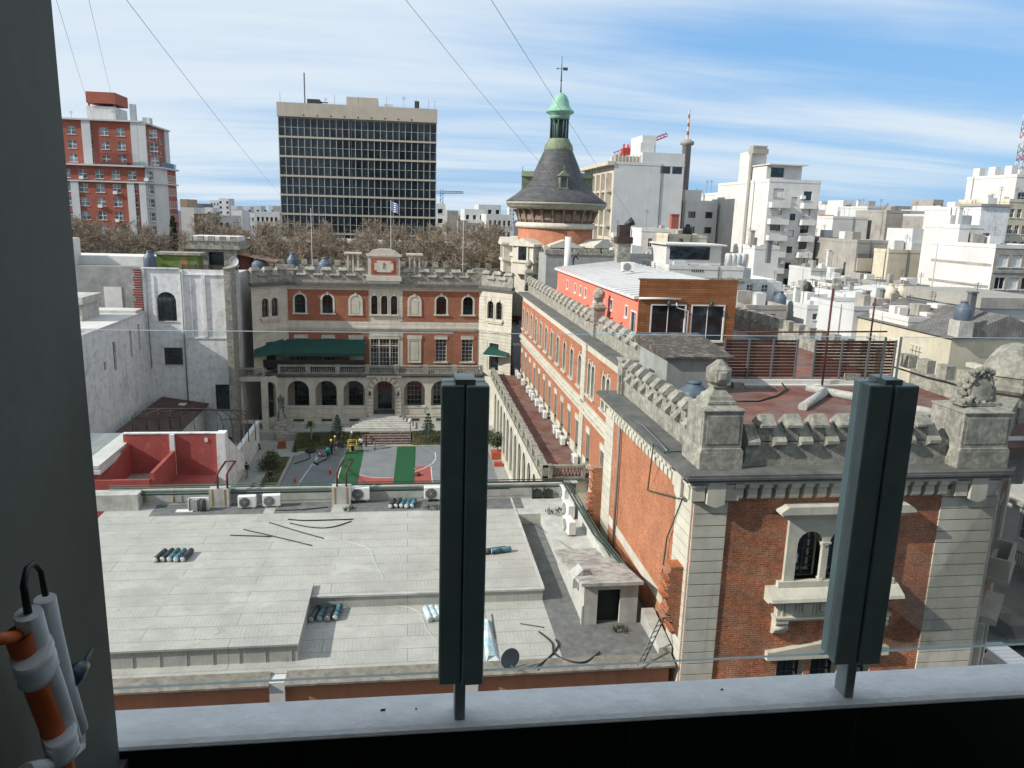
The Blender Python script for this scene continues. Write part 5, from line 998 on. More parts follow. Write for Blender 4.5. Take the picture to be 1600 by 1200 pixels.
x = MB(); x.box(-0.2, 5.7, 0.2, 5.0, 3.9, 4.5); x.build('roof', WHITE, th)
window(th, (3.0, 0, 0.3), 0, 2.0, 2.3, False, 'plain', nv=3, nh=4, rec=0.2)
x = MB(); x.hexa([(5.6, 0, 2.3), (10.6, -0.6, 1.35), (10.6, 3, 1.35), (5.6, 3, 2.3)], [(5.6, 0, 2.45), (10.6, -0.6, 1.5), (10.6, 3, 1.5), (5.6, 3, 2.45)]); x.build('lean_to_roof', mat('old_tile', (0.3, 0.17, 0.11), var=0.4), th)
x = MB(); x.box(5.65, 7.2, 0.5, 2.8, 0, 2.2); x.box(8.0, 8.12, 0.2, 0.3, 0, 1.9); x.box(10.2, 10.32, 0, 0.1, 0, 1.5); x.build('lean_to', mat('maroon_boards', (0.09, 0.03, 0.025), var=0.3), th)
def screen(lbl, X0, X1, Y, z, h, n, grp='slatted screens on the white rear building', rz=0.0):
    t = thing('slat_screen', lbl, 'screen', (X0, Y, z), rz, grp); b = MB()
    for i in range(n): q = h * i / n; b.box(0, X1 - X0, 0, 0.04, q, q + h / n * 0.62)
    b.build('slats', mat('grey_brown_slats', (0.085, 0.055, 0.045), var=0.3), t)
    for u in (0.0, (X1 - X0) / 2, X1 - X0): b = MB(); b.box(u - .05, u + .05, -.06, 0, 0, h); b.build('post', DFRAME, t)
screen('grey brown slatted screen on the white rear wall, left half below the turret', -27.3, -24.2, 100.3, 20.75, 1.15, 7); screen('grey brown slatted screen on the white rear wall, right half next to the stone pier', -24.0, -20.9, 100.3, 20.75, 1.1, 7)
water_tank('dark blue water tank on the corner of the white rear wall', (-31.4, 101.5, 21.35), 0.75, 1.9, BLUE); water_tank('blue water tank behind the left end of the courtyard battlements', (-19.3, 106.5, 20.6), 1.0, 1.9, BLUE); water_tank('blue water tank behind the battlements, above the second arched window', (-11.0, 108.0, 20.6), 0.95, 1.9, BLUE); water_tank('small dark tank behind the battlements left of the middle blue tank', (-15.8, 112.0, 20.6), 0.8, 2.2, BLUE)
sdish = thing('satellite_dish', 'small white satellite dish on the stone pier beside the screens', 'satellite dish', (-21.3, 101.0, 21.0)); b = MB(); b.lathe([(0.001, 0.0), (0.3, 0.03), (0.55, 0.12), (0.57, 0.12), (0.3, 0.05), (0.001, 0.02)], 20); b.xf(Matrix.Translation((0, 0, 1.3)) @ Matrix.Rotation(radians(85), 4, 'X')); b.build('reflector', mat('pale_dish', (0.4, 0.42, 0.44), var=0.1), sdish); b = MB(); b.tube([(0, 0.1, 0), (0, 0.1, 1.3)], 0.04, 5); b.build('mast', STEEL, sdish)
# grey walled block further left with a roof terrace in front of it
gb = thing('cement_wall_building', 'bare grey cement wall with a white door above a pale roof terrace, far left', 'building', (-52, 104.0, 0))
x = MB(); x.box(0, 19.2, 0, 8, 0, 21.2); x.build('wall', CEMENT, gb); x = MB(); x.box(-1, 19.4, 2.5, 8, 21.2, 22.3); x.box(9.9, 10.6, 0.2, 3, 21.2, 24.5); x.build('white_parapet', WHITE, gb)
x = MB(); x.box(14.1, 16.2, -0.08, 0, 15.9, 18.6); x.build('door', WHITE, gb)
la = thing('white_side_building', 'streaky white side wall with narrow dark windows, running towards the red wall', 'building', (-31.9, 85.2, 0))
lf = Face(la, (0, -9, 0), pi / 2)                   # faces the courtyard side, u grows with depth
lo2 = [(12.5, 13.3, 10.9, 14.1, False), (17.8, 18.5, 11.4, 14.6, False), (20.7, 21.4, 11.8, 14.9, False), (9.6, 10.3, 11.5, 12.4, False)]
x = MB(); wall(x, 23.8, 0, 16.1, lo2, 0.3); lf.put('wall', x, OLDW)
for o in lo2: lf.win((o[0] + o[1]) / 2, o[2], o[1] - o[0], o[3] - o[2], False, 'plain', nv=1, nh=2, rec=0.25)
x = MB(); x.box(-12, -.3, 0, 14.8, 0, 15.95); x.build('body', OLDW, la); x = MB(); x.box(-12.1, 0.12, -0.1, 14.8, 15.95, 16.15); x.build('roof_terrace', PALER, la)
x = MB(); x.box(-12, -0.2, 12, 14.7, 16.15, 16.5); x.build('terrace_step', PALER, la)
x = MB(); x.box(-7.9, -3.5, 5.0, 10.0, 16.15, 18.0); x.box(-8.2, -3.2, 4.7, 10.3, 18.0, 18.8); x.build('roof_house', OLDC, la)
for u in (-6.6, -4.2): x = MB(); x.box(u - .6, u + .5, 4.96, 5.0, 16.9, 17.6); x.build('vent_window', DFRAME, la)
lb = thing('white_terrace_house', 'white house with a slatted balcony rail at the left pillar edge', 'house', (-44, 70, 0)); x = MB(); x.box(0, 12.05, 6, 15.1, 0, 12.2); x.box(0, 12.05, -8, 6, 0, 9.3); x.build('wall', OLDW, lb)
x = MB(); x.box(11.95, 12.15, -6, 6.2, 9.3, 11.0); x.box(11.9, 12.2, -6, 6.2, 11.0, 11.1); x.build('terrace_wall', OLDW, lb)
x = MB()
for i in range(5): x.box(11.98, 12.06, -6, 6, 11.2 + 0.22 * i, 11.33 + 0.22 * i)
x.build('slat_rail', MATS['grey_brown_slats'], lb)
x = MB(); x.box(9, 10.2, 5.9, 6, 8, 8.0 + 1.1); x.build('small_window', DFRAME, lb)
# low sheds between: brown sheet roof, red painted wall, curved pergola frame
bs = thing('brown_roof_shed', 'low shed with a rusty brown sheet roof below the white rear wall', 'shed', (-30.5, 78, 0))
x = MB(); x.box(0.6, 5.0, 0.2, 21, 0, 4.6); x.build('wall', OLDW, bs)
x = MB(); x.hexa([(0.0, 0, 5.3), (5.6, 0, 4.4), (5.6, 21.7, 4.4), (0, 21.7, 5.3)], [(0.0, 0, 5.42), (5.6, 0, 4.52), (5.6, 21.7, 4.52), (0, 21.7, 5.42)]); x.build('sheet_roof', mat('rusty_sheet', (0.085, 0.05, 0.042), var=0.5, dirt=0.5, dirt_c=(0.14, 0.13, 0.125), scale=1.5), bs)
x = MB(); x.box(-8.5, 0.0, -2, 21.6, 0, 3.7); x.build('side_roof', mat('dark_sheet', (0.12, 0.12, 0.12), var=0.4, scale=0.6), bs)
x = MB(); x.box(2.2, 3.4, 19.0, 20.0, 4.9, 5.0); x.build('rooflight', WFRAME, bs)
rw = thing('red_wall_annex', 'annex with brick red walls and white piers around a small sunken terrace', 'annex', (-24.9, 66.0, 0))
x = MB(); x.box(0, 8.3, 3.9, 4.2, 0, 9.05); x.box(2.6, 8.0, -3, 3.9, 0, 5.2); x.build('red_wall', BRED, rw)
x = MB(); x.box(0, 8.35, 3.85, 4.28, 9.05, 9.15); x.box(8.0, 8.75, 3.4, 4.5, 0, 9.2); x.box(3.95, 4.35, 3.6, 3.9, 4.0, 9.05); x.hexa([(8.3, 4.2, 5), (8.5, 4.2, 5), (8.5, 12, 3), (8.3, 12, 3)], [(8.3, 4.2, 9.0), (8.5, 4.2, 9.0), (8.5, 12, 4.5), (8.3, 12, 4.5)]); x.build('white_pier', OLDW, rw)
x = MB(); x.box(4.1, 4.4, -2.5, 3.6, 4.0, 7.6); x.box(-4, 4.1, -2.8, -2.5, 4.0, 7.1); x.hexa([(0.2, -2.5, 4), (0.5, -2.5, 4), (0.5, 3.9, 4), (0.2, 3.9, 4)], [(0.2, -2.5, 7.1), (0.5, -2.5, 7.1), (0.5, 3.9, 8.2), (0.2, 3.9, 8.2)]); x.build('terrace_wall', BRED, rw)
x = MB(); x.box(0.5, 4.1, -2.5, 3.9, 4.0, 5.4); x.build('terrace_floor', GREY, rw)
x = MB(); x.box(-10, 0.3, -2.6, 7.0, 0, 7.6); x.build('side_block', BRED, rw); x = MB(); x.box(-10, 0.42, -2.75, 7.1, 7.6, 7.9); x.box(-10, 0.3, -2.65, 7.0, 8.05, 8.3); x.box(-10, 0.25, -2.6, 7.0, 7.9, 8.06); x.build('side_roof', PALER, rw)
x = MB(); x.box(6.9, 7.15, 3.82, 3.9, 8.3, 8.65); x.build('wall_lamp', WFRAME, rw)
pg = thing('pergola', 'bare curved steel pergola frame above the brick red wall', 'pergola', (-24.4, 70.6, 9.1))
x = MB()
for i in range(5):
    y = 0.3 + 3.6 * i; z = -0.95 * i; x.tube([(0, y, z), (0, y, z + 1.3), (0.5, y, z + 1.75), (1.5, y, z + 2.0), (6.0, y, z + 2.0), (7.0, y, z + 1.8), (7.6, y, z + 1.3), (7.8, y, z + 0.4), (7.8, y, z - 1.5)], 0.05, 6)
for (u, dz) in ((0, 1.2), (2.2, 2.0), (4.4, 2.0), (6.4, 1.95), (7.7, 1.0)): x.tube([(u, 0.3, dz), (u, 14.7, dz - 3.8)], 0.035, 5)
for i in range(8): x.tube([(0.3 + 1.0 * i, 0.3, 0), (0.3 + 1.0 * i, 0.3, 1.8)], 0.03, 5)
x.build('steel_frame', mat('rusty_steel', (0.05, 0.04, 0.038), var=0.4, rough=0.7), pg)
# parapet hut in the lower left
lh = thing('low_grey_shed', 'small shed with a grey tilted roof beside the left pillar', 'shed', (-33.5, 72, 3.7)); x = MB(); x.box(0, 2.4, 0, 3, 0, 3.0); x.build('wall', OLDC, lh); x = MB(); x.hexa([(-.3, -.4, 3.2), (2.9, -.4, 2.7), (2.9, 3.3, 2.7), (-.3, 3.3, 3.2)], [(-.3, -.4, 3.3), (2.9, -.4, 2.8), (2.9, 3.3, 2.8), (-.3, 3.3, 3.3)]); x.build('roof', mat('slate_sheet', (0.13, 0.15, 0.17), var=0.2), lh)
# ------------------------------------------------------------------ courtyard ground
COURT = mat('court_asphalt', (0.19, 0.205, 0.215), var=0.18, dirt=0.3, dirt_c=(0.17, 0.175, 0.18), scale=0.6)
PATH = mat('court_path', (0.33, 0.325, 0.305), var=0.2, dirt=0.3, dirt_c=(0.24, 0.235, 0.22))
SOIL = mat('lawn_soil', (0.075, 0.085, 0.03), var=0.5, dirt=0.6, dirt_c=(0.14, 0.12, 0.07), scale=1.5, dscale=0.6)
def sheet(name, poly, z, m_, kind='structure'):
    b = MB(); b.face([(p[0], p[1], z) for p in poly]); return tag(b.build(name, m_), kind=kind)
sheet('courtyard_paving', [(-18, 46), (11.2, 46), (11.2, 102), (-22, 102)], 0.0, PATH)
sheet('play_court', [(-13.6, 60), (10, 60), (10, 95.3), (-8, 95.3), (-11, 94.2), (-13.6, 91.5)], 0.006, COURT)
x = MB(); x.prism([(98.3, 0), (98.3, 0.92), (98.3, 1.12), (102, 1.12), (102, 0)], -20, 11.2, 'x'); tag(x.build('upper_walk', PATH), kind='structure')
x = MB(); x.hexa([(-14.0, 93.2, 0.0), (-6.0, 95.6, 0.0), (-6.0, 98.3, 0.0), (-14.0, 98.3, 0)], [(-14.0, 93.2, 0.05), (-6.0, 95.6, 0.1), (-6.0, 98.3, 1.08), (-14.0, 98.3, 0.9)]); x.hexa([(0.6, 95.6, 0), (10.8, 95.6, 0), (10.8, 98.3, 0), (0.6, 98.3, 0)], [(0.6, 95.6, 0.1), (10.8, 95.6, 0.1), (10.8, 98.3, 1.08), (0.6, 98.3, 1.08)]); tag(x.build('lawn_bank', SOIL), kind='structure')
x = MB(); x.prism([(-15.9, 60), (-13.9, 60), (-13.7, 91), (-15.5, 91)], 0.0, 0.12); tag(x.build('planting_bed', SOIL), kind='structure')
x = MB(); x.prism([(-13.9, 60), (-13.65, 60), (-13.45, 91.6), (-13.75, 91.6)], 0.0, 0.22); tag(x.build('kerb', PATH), kind='structure')
gm = MB(); rn = random.Random(11)
for i in range(9000):
    if rn.random() < 0.55: X = rn.uniform(-13.9, -6.1); Y = rn.uniform(93.6 + (X + 14) * 0.3, 98.2); z = 0.05 + (Y - 93.2) / 5.1 * 0.9
    elif rn.random() < 0.8: X = rn.uniform(0.7, 10.7); Y = rn.uniform(95.7, 98.2); z = 0.1 + (Y - 95.6) / 2.7 * 0.98
    else: X = rn.uniform(-15.6, -13.95); Y = rn.uniform(62, 91); z = 0.1
    h = rn.uniform(.08, .3); a = rn.uniform(0, pi); gm.face([(X - .05 * cos(a), Y - .05 * sin(a), z), (X + .05 * cos(a), Y + .05 * sin(a), z), (X + rn.uniform(-.1, .1), Y + rn.uniform(-.1, .1), z + h)])
tag(gm.build('grass', mat('grass_blades', (0.085, 0.105, 0.03), var=0.5, scale=0.7, c2=(0.16, 0.14, 0.07), bump=0)), kind='stuff')
LINE = mat('court_line', (0.6, 0.6, 0.58), var=0.2, dirt=0.3); REDC = mat('court_red', (0.33, 0.085, 0.075), var=0.2)
sheet('red_court_zone', [(-7.9, 60), (2.7, 60), (2.7, 87.0), (-7.6, 87.0)], 0.010, REDC)
b = MB(); cxx, cyy, rr = -2.6, 86.2, 3.1
arc = [(cxx + rr * 1.1 * cos(t), cyy + rr * sin(t)) for t in [pi - .27 + (pi + .54) * k / 24 for k in range(25)]]
b.face([(p[0], p[1], 0.022) for p in arc]); tag(b.build('court_grey_zone', COURT), kind='structure')
def stripe(pts, w_, z=0.018):
    b = MB()
    for a, c in zip(pts[:-1], pts[1:]):
        d = (Vector(c) - Vector(a)).normalized() * w_; n_ = Vector((-d.y, d.x)); b.face([(a[0] + n_.x, a[1] + n_.y, z), (a[0] - n_.x, a[1] - n_.y, z), (c[0] - n_.x, c[1] - n_.y, z), (c[0] + n_.x, c[1] + n_.y, z)])
    return tag(b.build('court_line', LINE), kind='structure')
stripe(arc, .06, .03); stripe([(-11.8, 80), (-11.2, 86), (-10.4, 92.5)], .06); stripe([(2.7, 60), (2.7, 87)], .05); stripe([(-7.9, 60), (-7.6, 87)], .05)
stripe([P(a, b_, z=0).to_2d() for a, b_ in ((490, 712), (494, 705), (496, 716), (494, 728))][:0] or [P(491, 728, z=0).to_2d(), P(492, 720, z=0).to_2d(), P(496, 711, z=0).to_2d(), P(502, 706, z=0).to_2d()], .06)
stripe([P(a, b_, z=0).to_2d() for a, b_ in ((646, 738), (662, 732), (676, 724), (681, 716), (680, 707))], .06)
TURF = mat('green_turf', (0.011, 0.085, 0.03), var=0.2, scale=2, bump=0.2)
tA = thing('turf_mat', 'bright green turf strip on the court, ending under the yellow frame', 'turf mat', (0, 0, 0), 0, 'green turf strips'); b = MB(); q = [P(533, 752, z=0), P(562, 752, z=0), P(568, 703, z=0), P(541, 703, z=0)]; q = [(q[0].x - .4, 70), (q[1].x - .25, 70)] + [(q[2].x, q[2].y), (q[3].x, q[3].y)]; b.prism(q, 0.0, 0.045); b.build('pile', TURF, tA)
tB = thing('turf_mat', 'bright green turf strip on the court with a pale wooden end board', 'turf mat', (0, 0, 0), 0, 'green turf strips'); b = MB(); q0, q1 = P(649, 698, z=0), P(621, 698, z=0); b.prism([(P(614, 750, z=0).x - .2, 70), (P(644, 750, z=0).x, 70), (q0.x, q0.y), (q1.x, q1.y)], 0.0, 0.045); b.build('pile', TURF, tB); b = MB(); b.box(q1.x, q0.x + .1, q0.y, q0.y + .2, 0, 0.12); b.build('end_board', mat('pale_wood', (0.45, 0.33, 0.16), var=0.2), tB)
# tiered seats painted brown with white joints
ts = thing('tiered_seats', 'five stepped brown brick seats with pale joints between court and walk', 'steps', (-6.0, 95.9, 0))
for i in range(5): b = MB(); b.box(0, 6.4, 0.46 * i, 2.42, 0.216 * i, 0.216 * (i + 1) - 0.05); b.build('seat', mat_brick('seat_bricks', (0.13, 0.075, 0.06), (0.1, 0.06, 0.05), (0.5, 0.48, 0.44), bw=1.3, bh=0.4, ms=0.05, tone=0.3), ts)
for i in range(5): b = MB(); b.box(-.02, 6.42, 0.46 * i - 0.03, 2.42, 0.216 * (i + 1) - 0.05, 0.216 * (i + 1)); b.build('tread', mat('seat_tread', (.2, .16, .14), var=.4, scale=3), ts)
# boundary wall of the courtyard
bw_ = thing('boundary_wall', 'low white wall along the left courtyard path, bags and people against it', 'wall', (-18.2, 60, 0)); b = MB(); b.hexa([(-.25, 0, 0), (.1, 0, 0), (.1, 35.5, 0), (-.25, 35.5, 0)], [(-.25, 0, 3.2), (.1, 0, 3.2), (.1, 35.5, 3.2), (-.25, 35.5, 3.2)]); b.build('wall', OLDW, bw_); b = MB(); b.box(-.32, .17, 0, 35.6, 3.2, 3.3); b.build('coping', OLDW, bw_)
# awnings
AWN = mat('green_awning', (0.007, 0.058, 0.048), var=0.15, rough=0.7, bump=0.1)
aw = thing('long_awning', 'long folded dark green awning over the left terrace of the courtyard facade', 'awning', (-19.5, 104.4, 8.0))
b = MB(); b.hexa([(3.3, -2.3, 2.5), (14.0, -2.3, 2.5), (14.0, 0.5, 3.9), (3.3, 0.5, 3.9)], [(3.3, -2.3, 2.6), (14.0, -2.3, 2.6), (14.0, 0.5, 4.0), (3.3, 0.5, 4.0)]); b.hexa([(0.2, -4.6, 2.4), (3.3, -2.35, 2.48), (3.3, 0.4, 4.0), (0.0, -1.4, 3.9)], [(0.2, -4.6, 2.5), (3.3, -2.35, 2.58), (3.3, 0.4, 4.3), (0.0, -1.4, 4.0)]); b.box(3.3, 14.0, -2.31, -2.27, 2.2, 2.55); b.build('canvas', AWN, aw)
for u in (3.4, 7.0, 10.5, 13.9): b = MB(); b.box(u - .04, u + .04, -2.2, -2.12, 0, 2.2); b.build('post', DFRAME, aw)
b = MB(); b.box(0.4, 14, -2.25, -2.2, 0.6, 1.7); b.build('dark_screen', mat('dark_screen_cloth', (0.02, 0.022, 0.02), var=0.2), aw)
a2 = thing('small_awning', 'small dark green awning over the corner terrace door', 'awning', (11.5, 103.4, 10.2)); b = MB(); b.hexa([(-1.6, -1.5, 0.35), (1.5, -3.0, 0.35), (2.6, -0.6, 1.3), (-.3, .9, 1.3)], [(-1.6, -1.5, 0.43), (1.5, -3.0, 0.43), (2.6, -.6, 1.38), (-.3, .9, 1.38)]); b.build('canvas', AWN, a2); b = MB(); b.tube([(-1.6, -1.5, .33), (1.5, -3.0, .33)], .06, 6); b.build('front_bar', WFRAME, a2)
# ------------------------------------------------------------------ city behind
BW = mat('bright_white_render', (0.60, 0.595, 0.575), var=0.14, dirt=0.4, streak=0.38, dirt_c=(0.40, 0.39, 0.37), scale=0.3, dscale=0.12, bump=0.05)
BGREY = mat('light_grey_render', (0.52, 0.53, 0.53), var=0.12, dirt=0.3, streak=0.3, dirt_c=(0.3, 0.3, 0.29), scale=0.3, dscale=0.12, bump=0.05)
BCON = mat('bare_concrete_far', (0.33, 0.315, 0.285), var=0.25, dirt=0.6, streak=0.45, dirt_c=(0.16, 0.155, 0.145), scale=0.4, dscale=0.2, bump=0.1)
BCREAM = mat('cream_render', (0.55, 0.495, 0.385), var=0.15, dirt=0.4, streak=0.3, dirt_c=(0.35, 0.31, 0.24), scale=0.4, dscale=0.2)
BDARK = mat('dark_render_far', (0.13, 0.135, 0.14), var=0.3, scale=0.3)
BSTONE = mat('pale_far_stone', (0.5, 0.455, 0.375), var=0.15, dirt=0.4, streak=0.3, dirt_c=(0.3, 0.27, 0.22), scale=0.4, dscale=0.3)
BPINK = mat('pink_render', (0.50, 0.26, 0.19), var=0.15, scale=0.3)
BBRICK = mat('far_red_brick', (0.31, 0.092, 0.062), var=0.2, scale=0.25, dirt=0.2, bump=0.05)
BTAN = mat('tan_wall', (0.33, 0.25, 0.17), var=0.3, scale=0.3)
BGLASS = mat_glass_dark('blue_far_glass', (0.03, 0.05, 0.06), 0.1, 0.8)
CURT = mat_glass_dark('curtain_wall_glass', (0.008, 0.011, 0.012), 0.07, 0.35, var=1.6)
mat_glass_dark('grey_pane', (0.10, 0.12, 0.13), .1, .7)
SHUT = mat('roller_shutter', (0.6, 0.6, 0.58), var=0.1, rough=0.6, bump=0)
BEIGE = mat('beige_concrete', (0.45, 0.405, 0.335), var=0.2, dirt=0.4, streak=0.35, dirt_c=(0.25, 0.21, 0.17), scale=0.3, dscale=0.3)
def grid(u0, u1, nc, ztop, nr, pitch, w_, h, skip=()):
    o = []
    for r in range(nr):
        for c in range(nc):
            if (c, r) in skip: continue
            u = (u0 + u1) / 2 if nc == 1 else u0 + (u1 - u0) * c / (nc - 1); o.append((u - w_ / 2, u + w_ / 2, ztop - pitch * r - h, ztop - pitch * r, False))
    return o
def bldg(kind, lbl, cat, Y, pl, pr, pt, depth, m_=BW, front=None, left=None, right=None, zb=0.0, fm=None, lm=None, win=dict(), group=None, shut=0.0, pyr=None, cop=True):
    """block with parapet; window grids are measured from the roofline downwards, in metres"""
    A, B = P(pl, pt, y=Y), P(pr, pyr or pt, y=Y); W = B.x - A.x; zt = (A.z + B.z) / 2; H = zt - zb
    t = thing(kind, lbl, cat, (A.x, Y, zb), 0, group); sides = [('front', Face(t, (0, 0, 0), 0), W, front, fm or m_), ('left', Face(t, (0, depth, 0), -pi / 2), depth, left, lm or m_), ('right', Face(t, (W, 0, 0), pi / 2), depth, right, lm or m_)]
    mb = MB(); mb.face([(0, depth, 0), (W, depth, 0), (W, depth, H), (0, depth, H)]); mb.face([(0, 0, H - .5), (W, 0, H - .5), (W, depth, H - .5), (0, depth, H - .5)])
    if cop:
        for a in ((-.06, W + .06, -.06, .25), (-.06, W + .06, depth - .25, depth + .06), (-.06, .25, .25, depth - .25), (W - .25, W + .06, .25, depth - .25)): mb.box(a[0], a[1], a[2], a[3], H - .45, H + .08)
    mb.build('roof', m_, t); rn = random.Random(int(pl * 7 + pt))
    for nm, f, L, g, mm in sides:
        ops = [(a, b, H - d, H - c, False) for (a, b, c, d) in [(o[0], o[1], -o[3], -o[2]) for o in g]] if g else []
        x = MB(); wall(x, L, 0, H, ops, 0.25); f.put('wall', x, mm)
        for o in ops:
            k = dict(nv=2, nh=2, rec=0.2, tm='white_frame', bar='white_frame', bw=0.07, glass='window_glass'); k.update(win)
            if rn.random() < shut: k.update(glass='roller_shutter', nv=1, nh=1)
            f.win((o[0] + o[1]) / 2, o[2], o[1] - o[0], o[3] - o[2], False, 'sill', **k)
    if Y < 200 and W > 3.5:
        b = MB(); u = rn.uniform(.1, .9) * depth; b.box(-.14, -.01, u, u + .13, max(0, H - 26), H); b.build('downpipe', rn.choice([BGREY, STEEL, BCON]), t)
        for k in range(rn.randint(1, 3)):
            a_, c_ = rn.uniform(.1, .7) * W, rn.uniform(.15, .6) * depth; b = MB(); b.box(a_, a_ + rn.uniform(.6, 2.2), c_, c_ + rn.uniform(.8, 2.4), H - .5, H + rn.uniform(.4, 1.6)); b.build('roof_hut', rn.choice([BGREY, BW, BCON]), t)
        for k in range(rn.randint(1, 3)):
            a_, c_ = rn.uniform(.1, .9) * W, rn.uniform(.1, .8) * depth; hh = rn.uniform(1.5, 3.2); b = MB(); b.box(a_, a_ + .05, c_, c_ + .05, H - .5, H + hh)
            for q in range(3): b.box(a_ - .4, a_ + .45, c_, c_ + .04, H + hh - .2 - .22 * q, H + hh - .16 - .22 * q)
            b.build('aerial', STEEL, t)
        if not front and W > 5:
            b = MB(); u = rn.uniform(.2, .8) * W; b.box(u, u + .12, -.12, -.01, max(0, H - 20), H); b.build('downpipe', STEEL, t)
    t['W'] = W; t['H'] = H; t['D'] = depth; return t
def addbox(t, nm, a, m_):
    b = MB(); b.box(*a); return b.build(nm, m_, t)
# --- office slab
of = bldg('office_block', 'wide office slab with a dark glass curtain wall under a beige concrete top', 'office building', 175, 434, 682, 160, 16, BEIGE, pyr=172, zb=0, lm=BEIGE)
W, H = of['W'], of['H']; fo = Face(of, (0, 0, 0), 0); sp = 3.95; z1 = H - 3.0
CURT = mat_brick('curtain_glass', (0.014, 0.027, 0.035), (0.045, 0.075, 0.09), (0.02, 0.032, 0.038), bw=W / 25, bh=sp / 2, ms=0.0, rough=0.12, off=0.0, tone=0.8, var=0.5); CURT.node_tree.nodes['Principled BSDF'].inputs['Specular IOR Level'].default_value = 0.4
x = MB(); x.box(-.15, W + .15, -.9, 0.0, H - 2.7, H + .05); x.build('beige_crown', BEIGE, of)
x = MB(); nb = 25
for i in range(nb + 1): u = W * i / nb; x.box(u - .06, u + .06, -.3, -.12, z1 - sp * 10, z1 + .3)
x.build('mullions', mat('pale_mullion', (0.42, 0.40, 0.37), var=0.15), of)
for r in range(10):
    zt = z1 - sp * r; b = MB(); b.box(0, W, -.1, -.05, zt - sp + .5, zt); o = b.build('window_band', CURT, of); b = MB(); b.box(0, W, -.42, -.1, zt - sp + .05, zt - sp + .4); b.build('spandrel', BEIGE, o); b = MB(); b.box(0, W, -.2, -.1, zt - 1.83, zt - 1.75); b.build('transom', MATS['pale_mullion'], o)
x = MB()
for i in range(9): u = W * (0.16 + .085 * i); x.box(u - .15, u + .15, -.92, -.9, H - 2.5, H - 2.2)
x.build('drain_holes', DFRAME, of)
x = MB(); x.box(W * .42, W * .62, 3, 8, H, H + 2.2); x.build('lift_house', BEIGE, of)
x = MB(); x.box(W * .17, W * .25, 3, 8, H - .2, H + 1.4); x.tube([(W * .25, 4, H + .9), (W * .3, 4, H + .9)], .12, 5); x.build('window_cleaning_cradle', DFRAME, of); x = MB(); x.box(W * .86, W * .89, 3, 5, H - .2, H + 2.0); x.build('dark_tank', DFRAME, of)
x = MB(); x.box(-.1 + W * .155, W * .155 + .15, 3, 3.2, H, H + 6.6); x.build('antenna', STEEL, of)
x = MB()
for u in (.01, .35, .5, .68, .87, .95, .99): x.box(W * u - .03, W * u + .03, 1, 1.06, H, H + 2.2)
x.build('lightning_rods', STEEL, of)
x = MB(); x.box(-8, W + 3.2, -3, 14, 12, H - 3 - sp * 8 + .3); x.build('podium', BEIGE, of)
# --- brick apartment tower on the left
r1 = bldg('brick_tower', 'tall red brick apartment tower with pale vertical piers, at the left pillar', 'apartment building', 190, 60, 217, 186, 21, BBRICK, pyr=190,
          front=[o for o in grid(6.5, 23.6, 6, -1.3, 4, 2.95, 1.75, 1.75)] , right=grid(2, 15, 6, -1.8, 4, 2.95, 1.2, 1.6), win=dict(nv=2, nh=2, bw=.14, glass='grey_pane'), zb=0)
W, H = r1['W'], r1['H']
x = MB()
for u, w_ in ((5.0 + .4, 0), (10.2 - .6, 1.6), (21.2, 1.5), (W - 1.2, 1.2)):
    if w_: x.box(u - w_ / 2, u + w_ / 2 + .2, -.35, 0, 0, H)
x.box(W, W + .35, -.3, 1.2, 0, H); x.box(W, W + .3, 17.5, 21, 0, H); x.build('pale_piers', BGREY, r1)
x = MB(); x.box(-.5, W + .6, -.6, 21.4, H, H + .35); x.build('cornice', BGREY, r1)
x = MB(); x.box(8.6, 14.6, 4, 12, H, H + 3.5); x.build('lift_house', BW, r1); x = MB(); x.box(8.8, 14.9, 3.6, 12, H + 4.1, H + 6.5)
for u in (9, 14.4): x.box(u, u + .3, 4, 4.3, H + 3.5, H + 4.1)
x.build('water_house', BBRICK, r1); x = MB(); x.box(17.4, 18.6, 5, 6, H, H + 4.4); x.box(20, 21.6, 5, 7, H, H + 1.6); x.build('chimney', BGREY, r1)
r2 = bldg('brick_tower', 'lower wider storeys of red brick with a rounded white corner under the brick tower', 'apartment building', 186, 40, 226, 255, 15, BBRICK, pyr=262,
          front=grid(8.0, 25.0, 6, -0.8, 6, 2.95, 1.75, 1.85), win=dict(nv=2, nh=2, bw=.14, glass='grey_pane'), zb=0)
W, H = r2['W'], r2['H']
x = MB(); x.prism([(W, 0), (W + 1.6, .8), (W + 2.4, 3.0), (W + 2.4, 8.0), (W, 8.0)], 0, H, 'z'); x.build('rounded_corner', BGREY, r2)
x = MB(); x.prism([(-.4, -.7), (W, -.7), (W + 2.0, .3), (W + 3.0, 2.8), (W + 3.0, 15.6), (-.4, 15.6)], H, H + .35); x.prism([(-.4, -.45), (W, -.45), (W + 1.9, .4), (W + 2.8, 2.9), (W + 2.8, 15.4), (-.4, 15.4)], H - 3.4, H - 3.1); x.build('string_course', BGREY, r2)
x = MB(); x.box(W, W + 2.35, 8.0, 15, 0, H); rr_ = x.build('side_wing', BBRICK, r2); fr2 = Face(r2, (W + 2.35, 8.0, 0), pi / 2)
for o in grid(1.0, 6.0, 4, H - 1.2, 5, 2.95, .9, 1.6): fr2.win((o[0] + o[1]) / 2, o[2], o[1] - o[0], o[3] - o[2], False, 'frame', nv=2, nh=1, rec=.02, tm='white_frame', bar='white_frame')
fr3 = Face(r2, (W, 0, 0), radians(27))
for o in grid(.95, .95, 1, H - 1.0, 5, 2.95, 1.4, 1.7): fr3.win((o[0] + o[1]) / 2, o[2], o[1] - o[0], o[3] - o[2], False, 'frame', nv=2, nh=2, rec=.02, tm='white_frame', bar='white_frame')
x = MB()
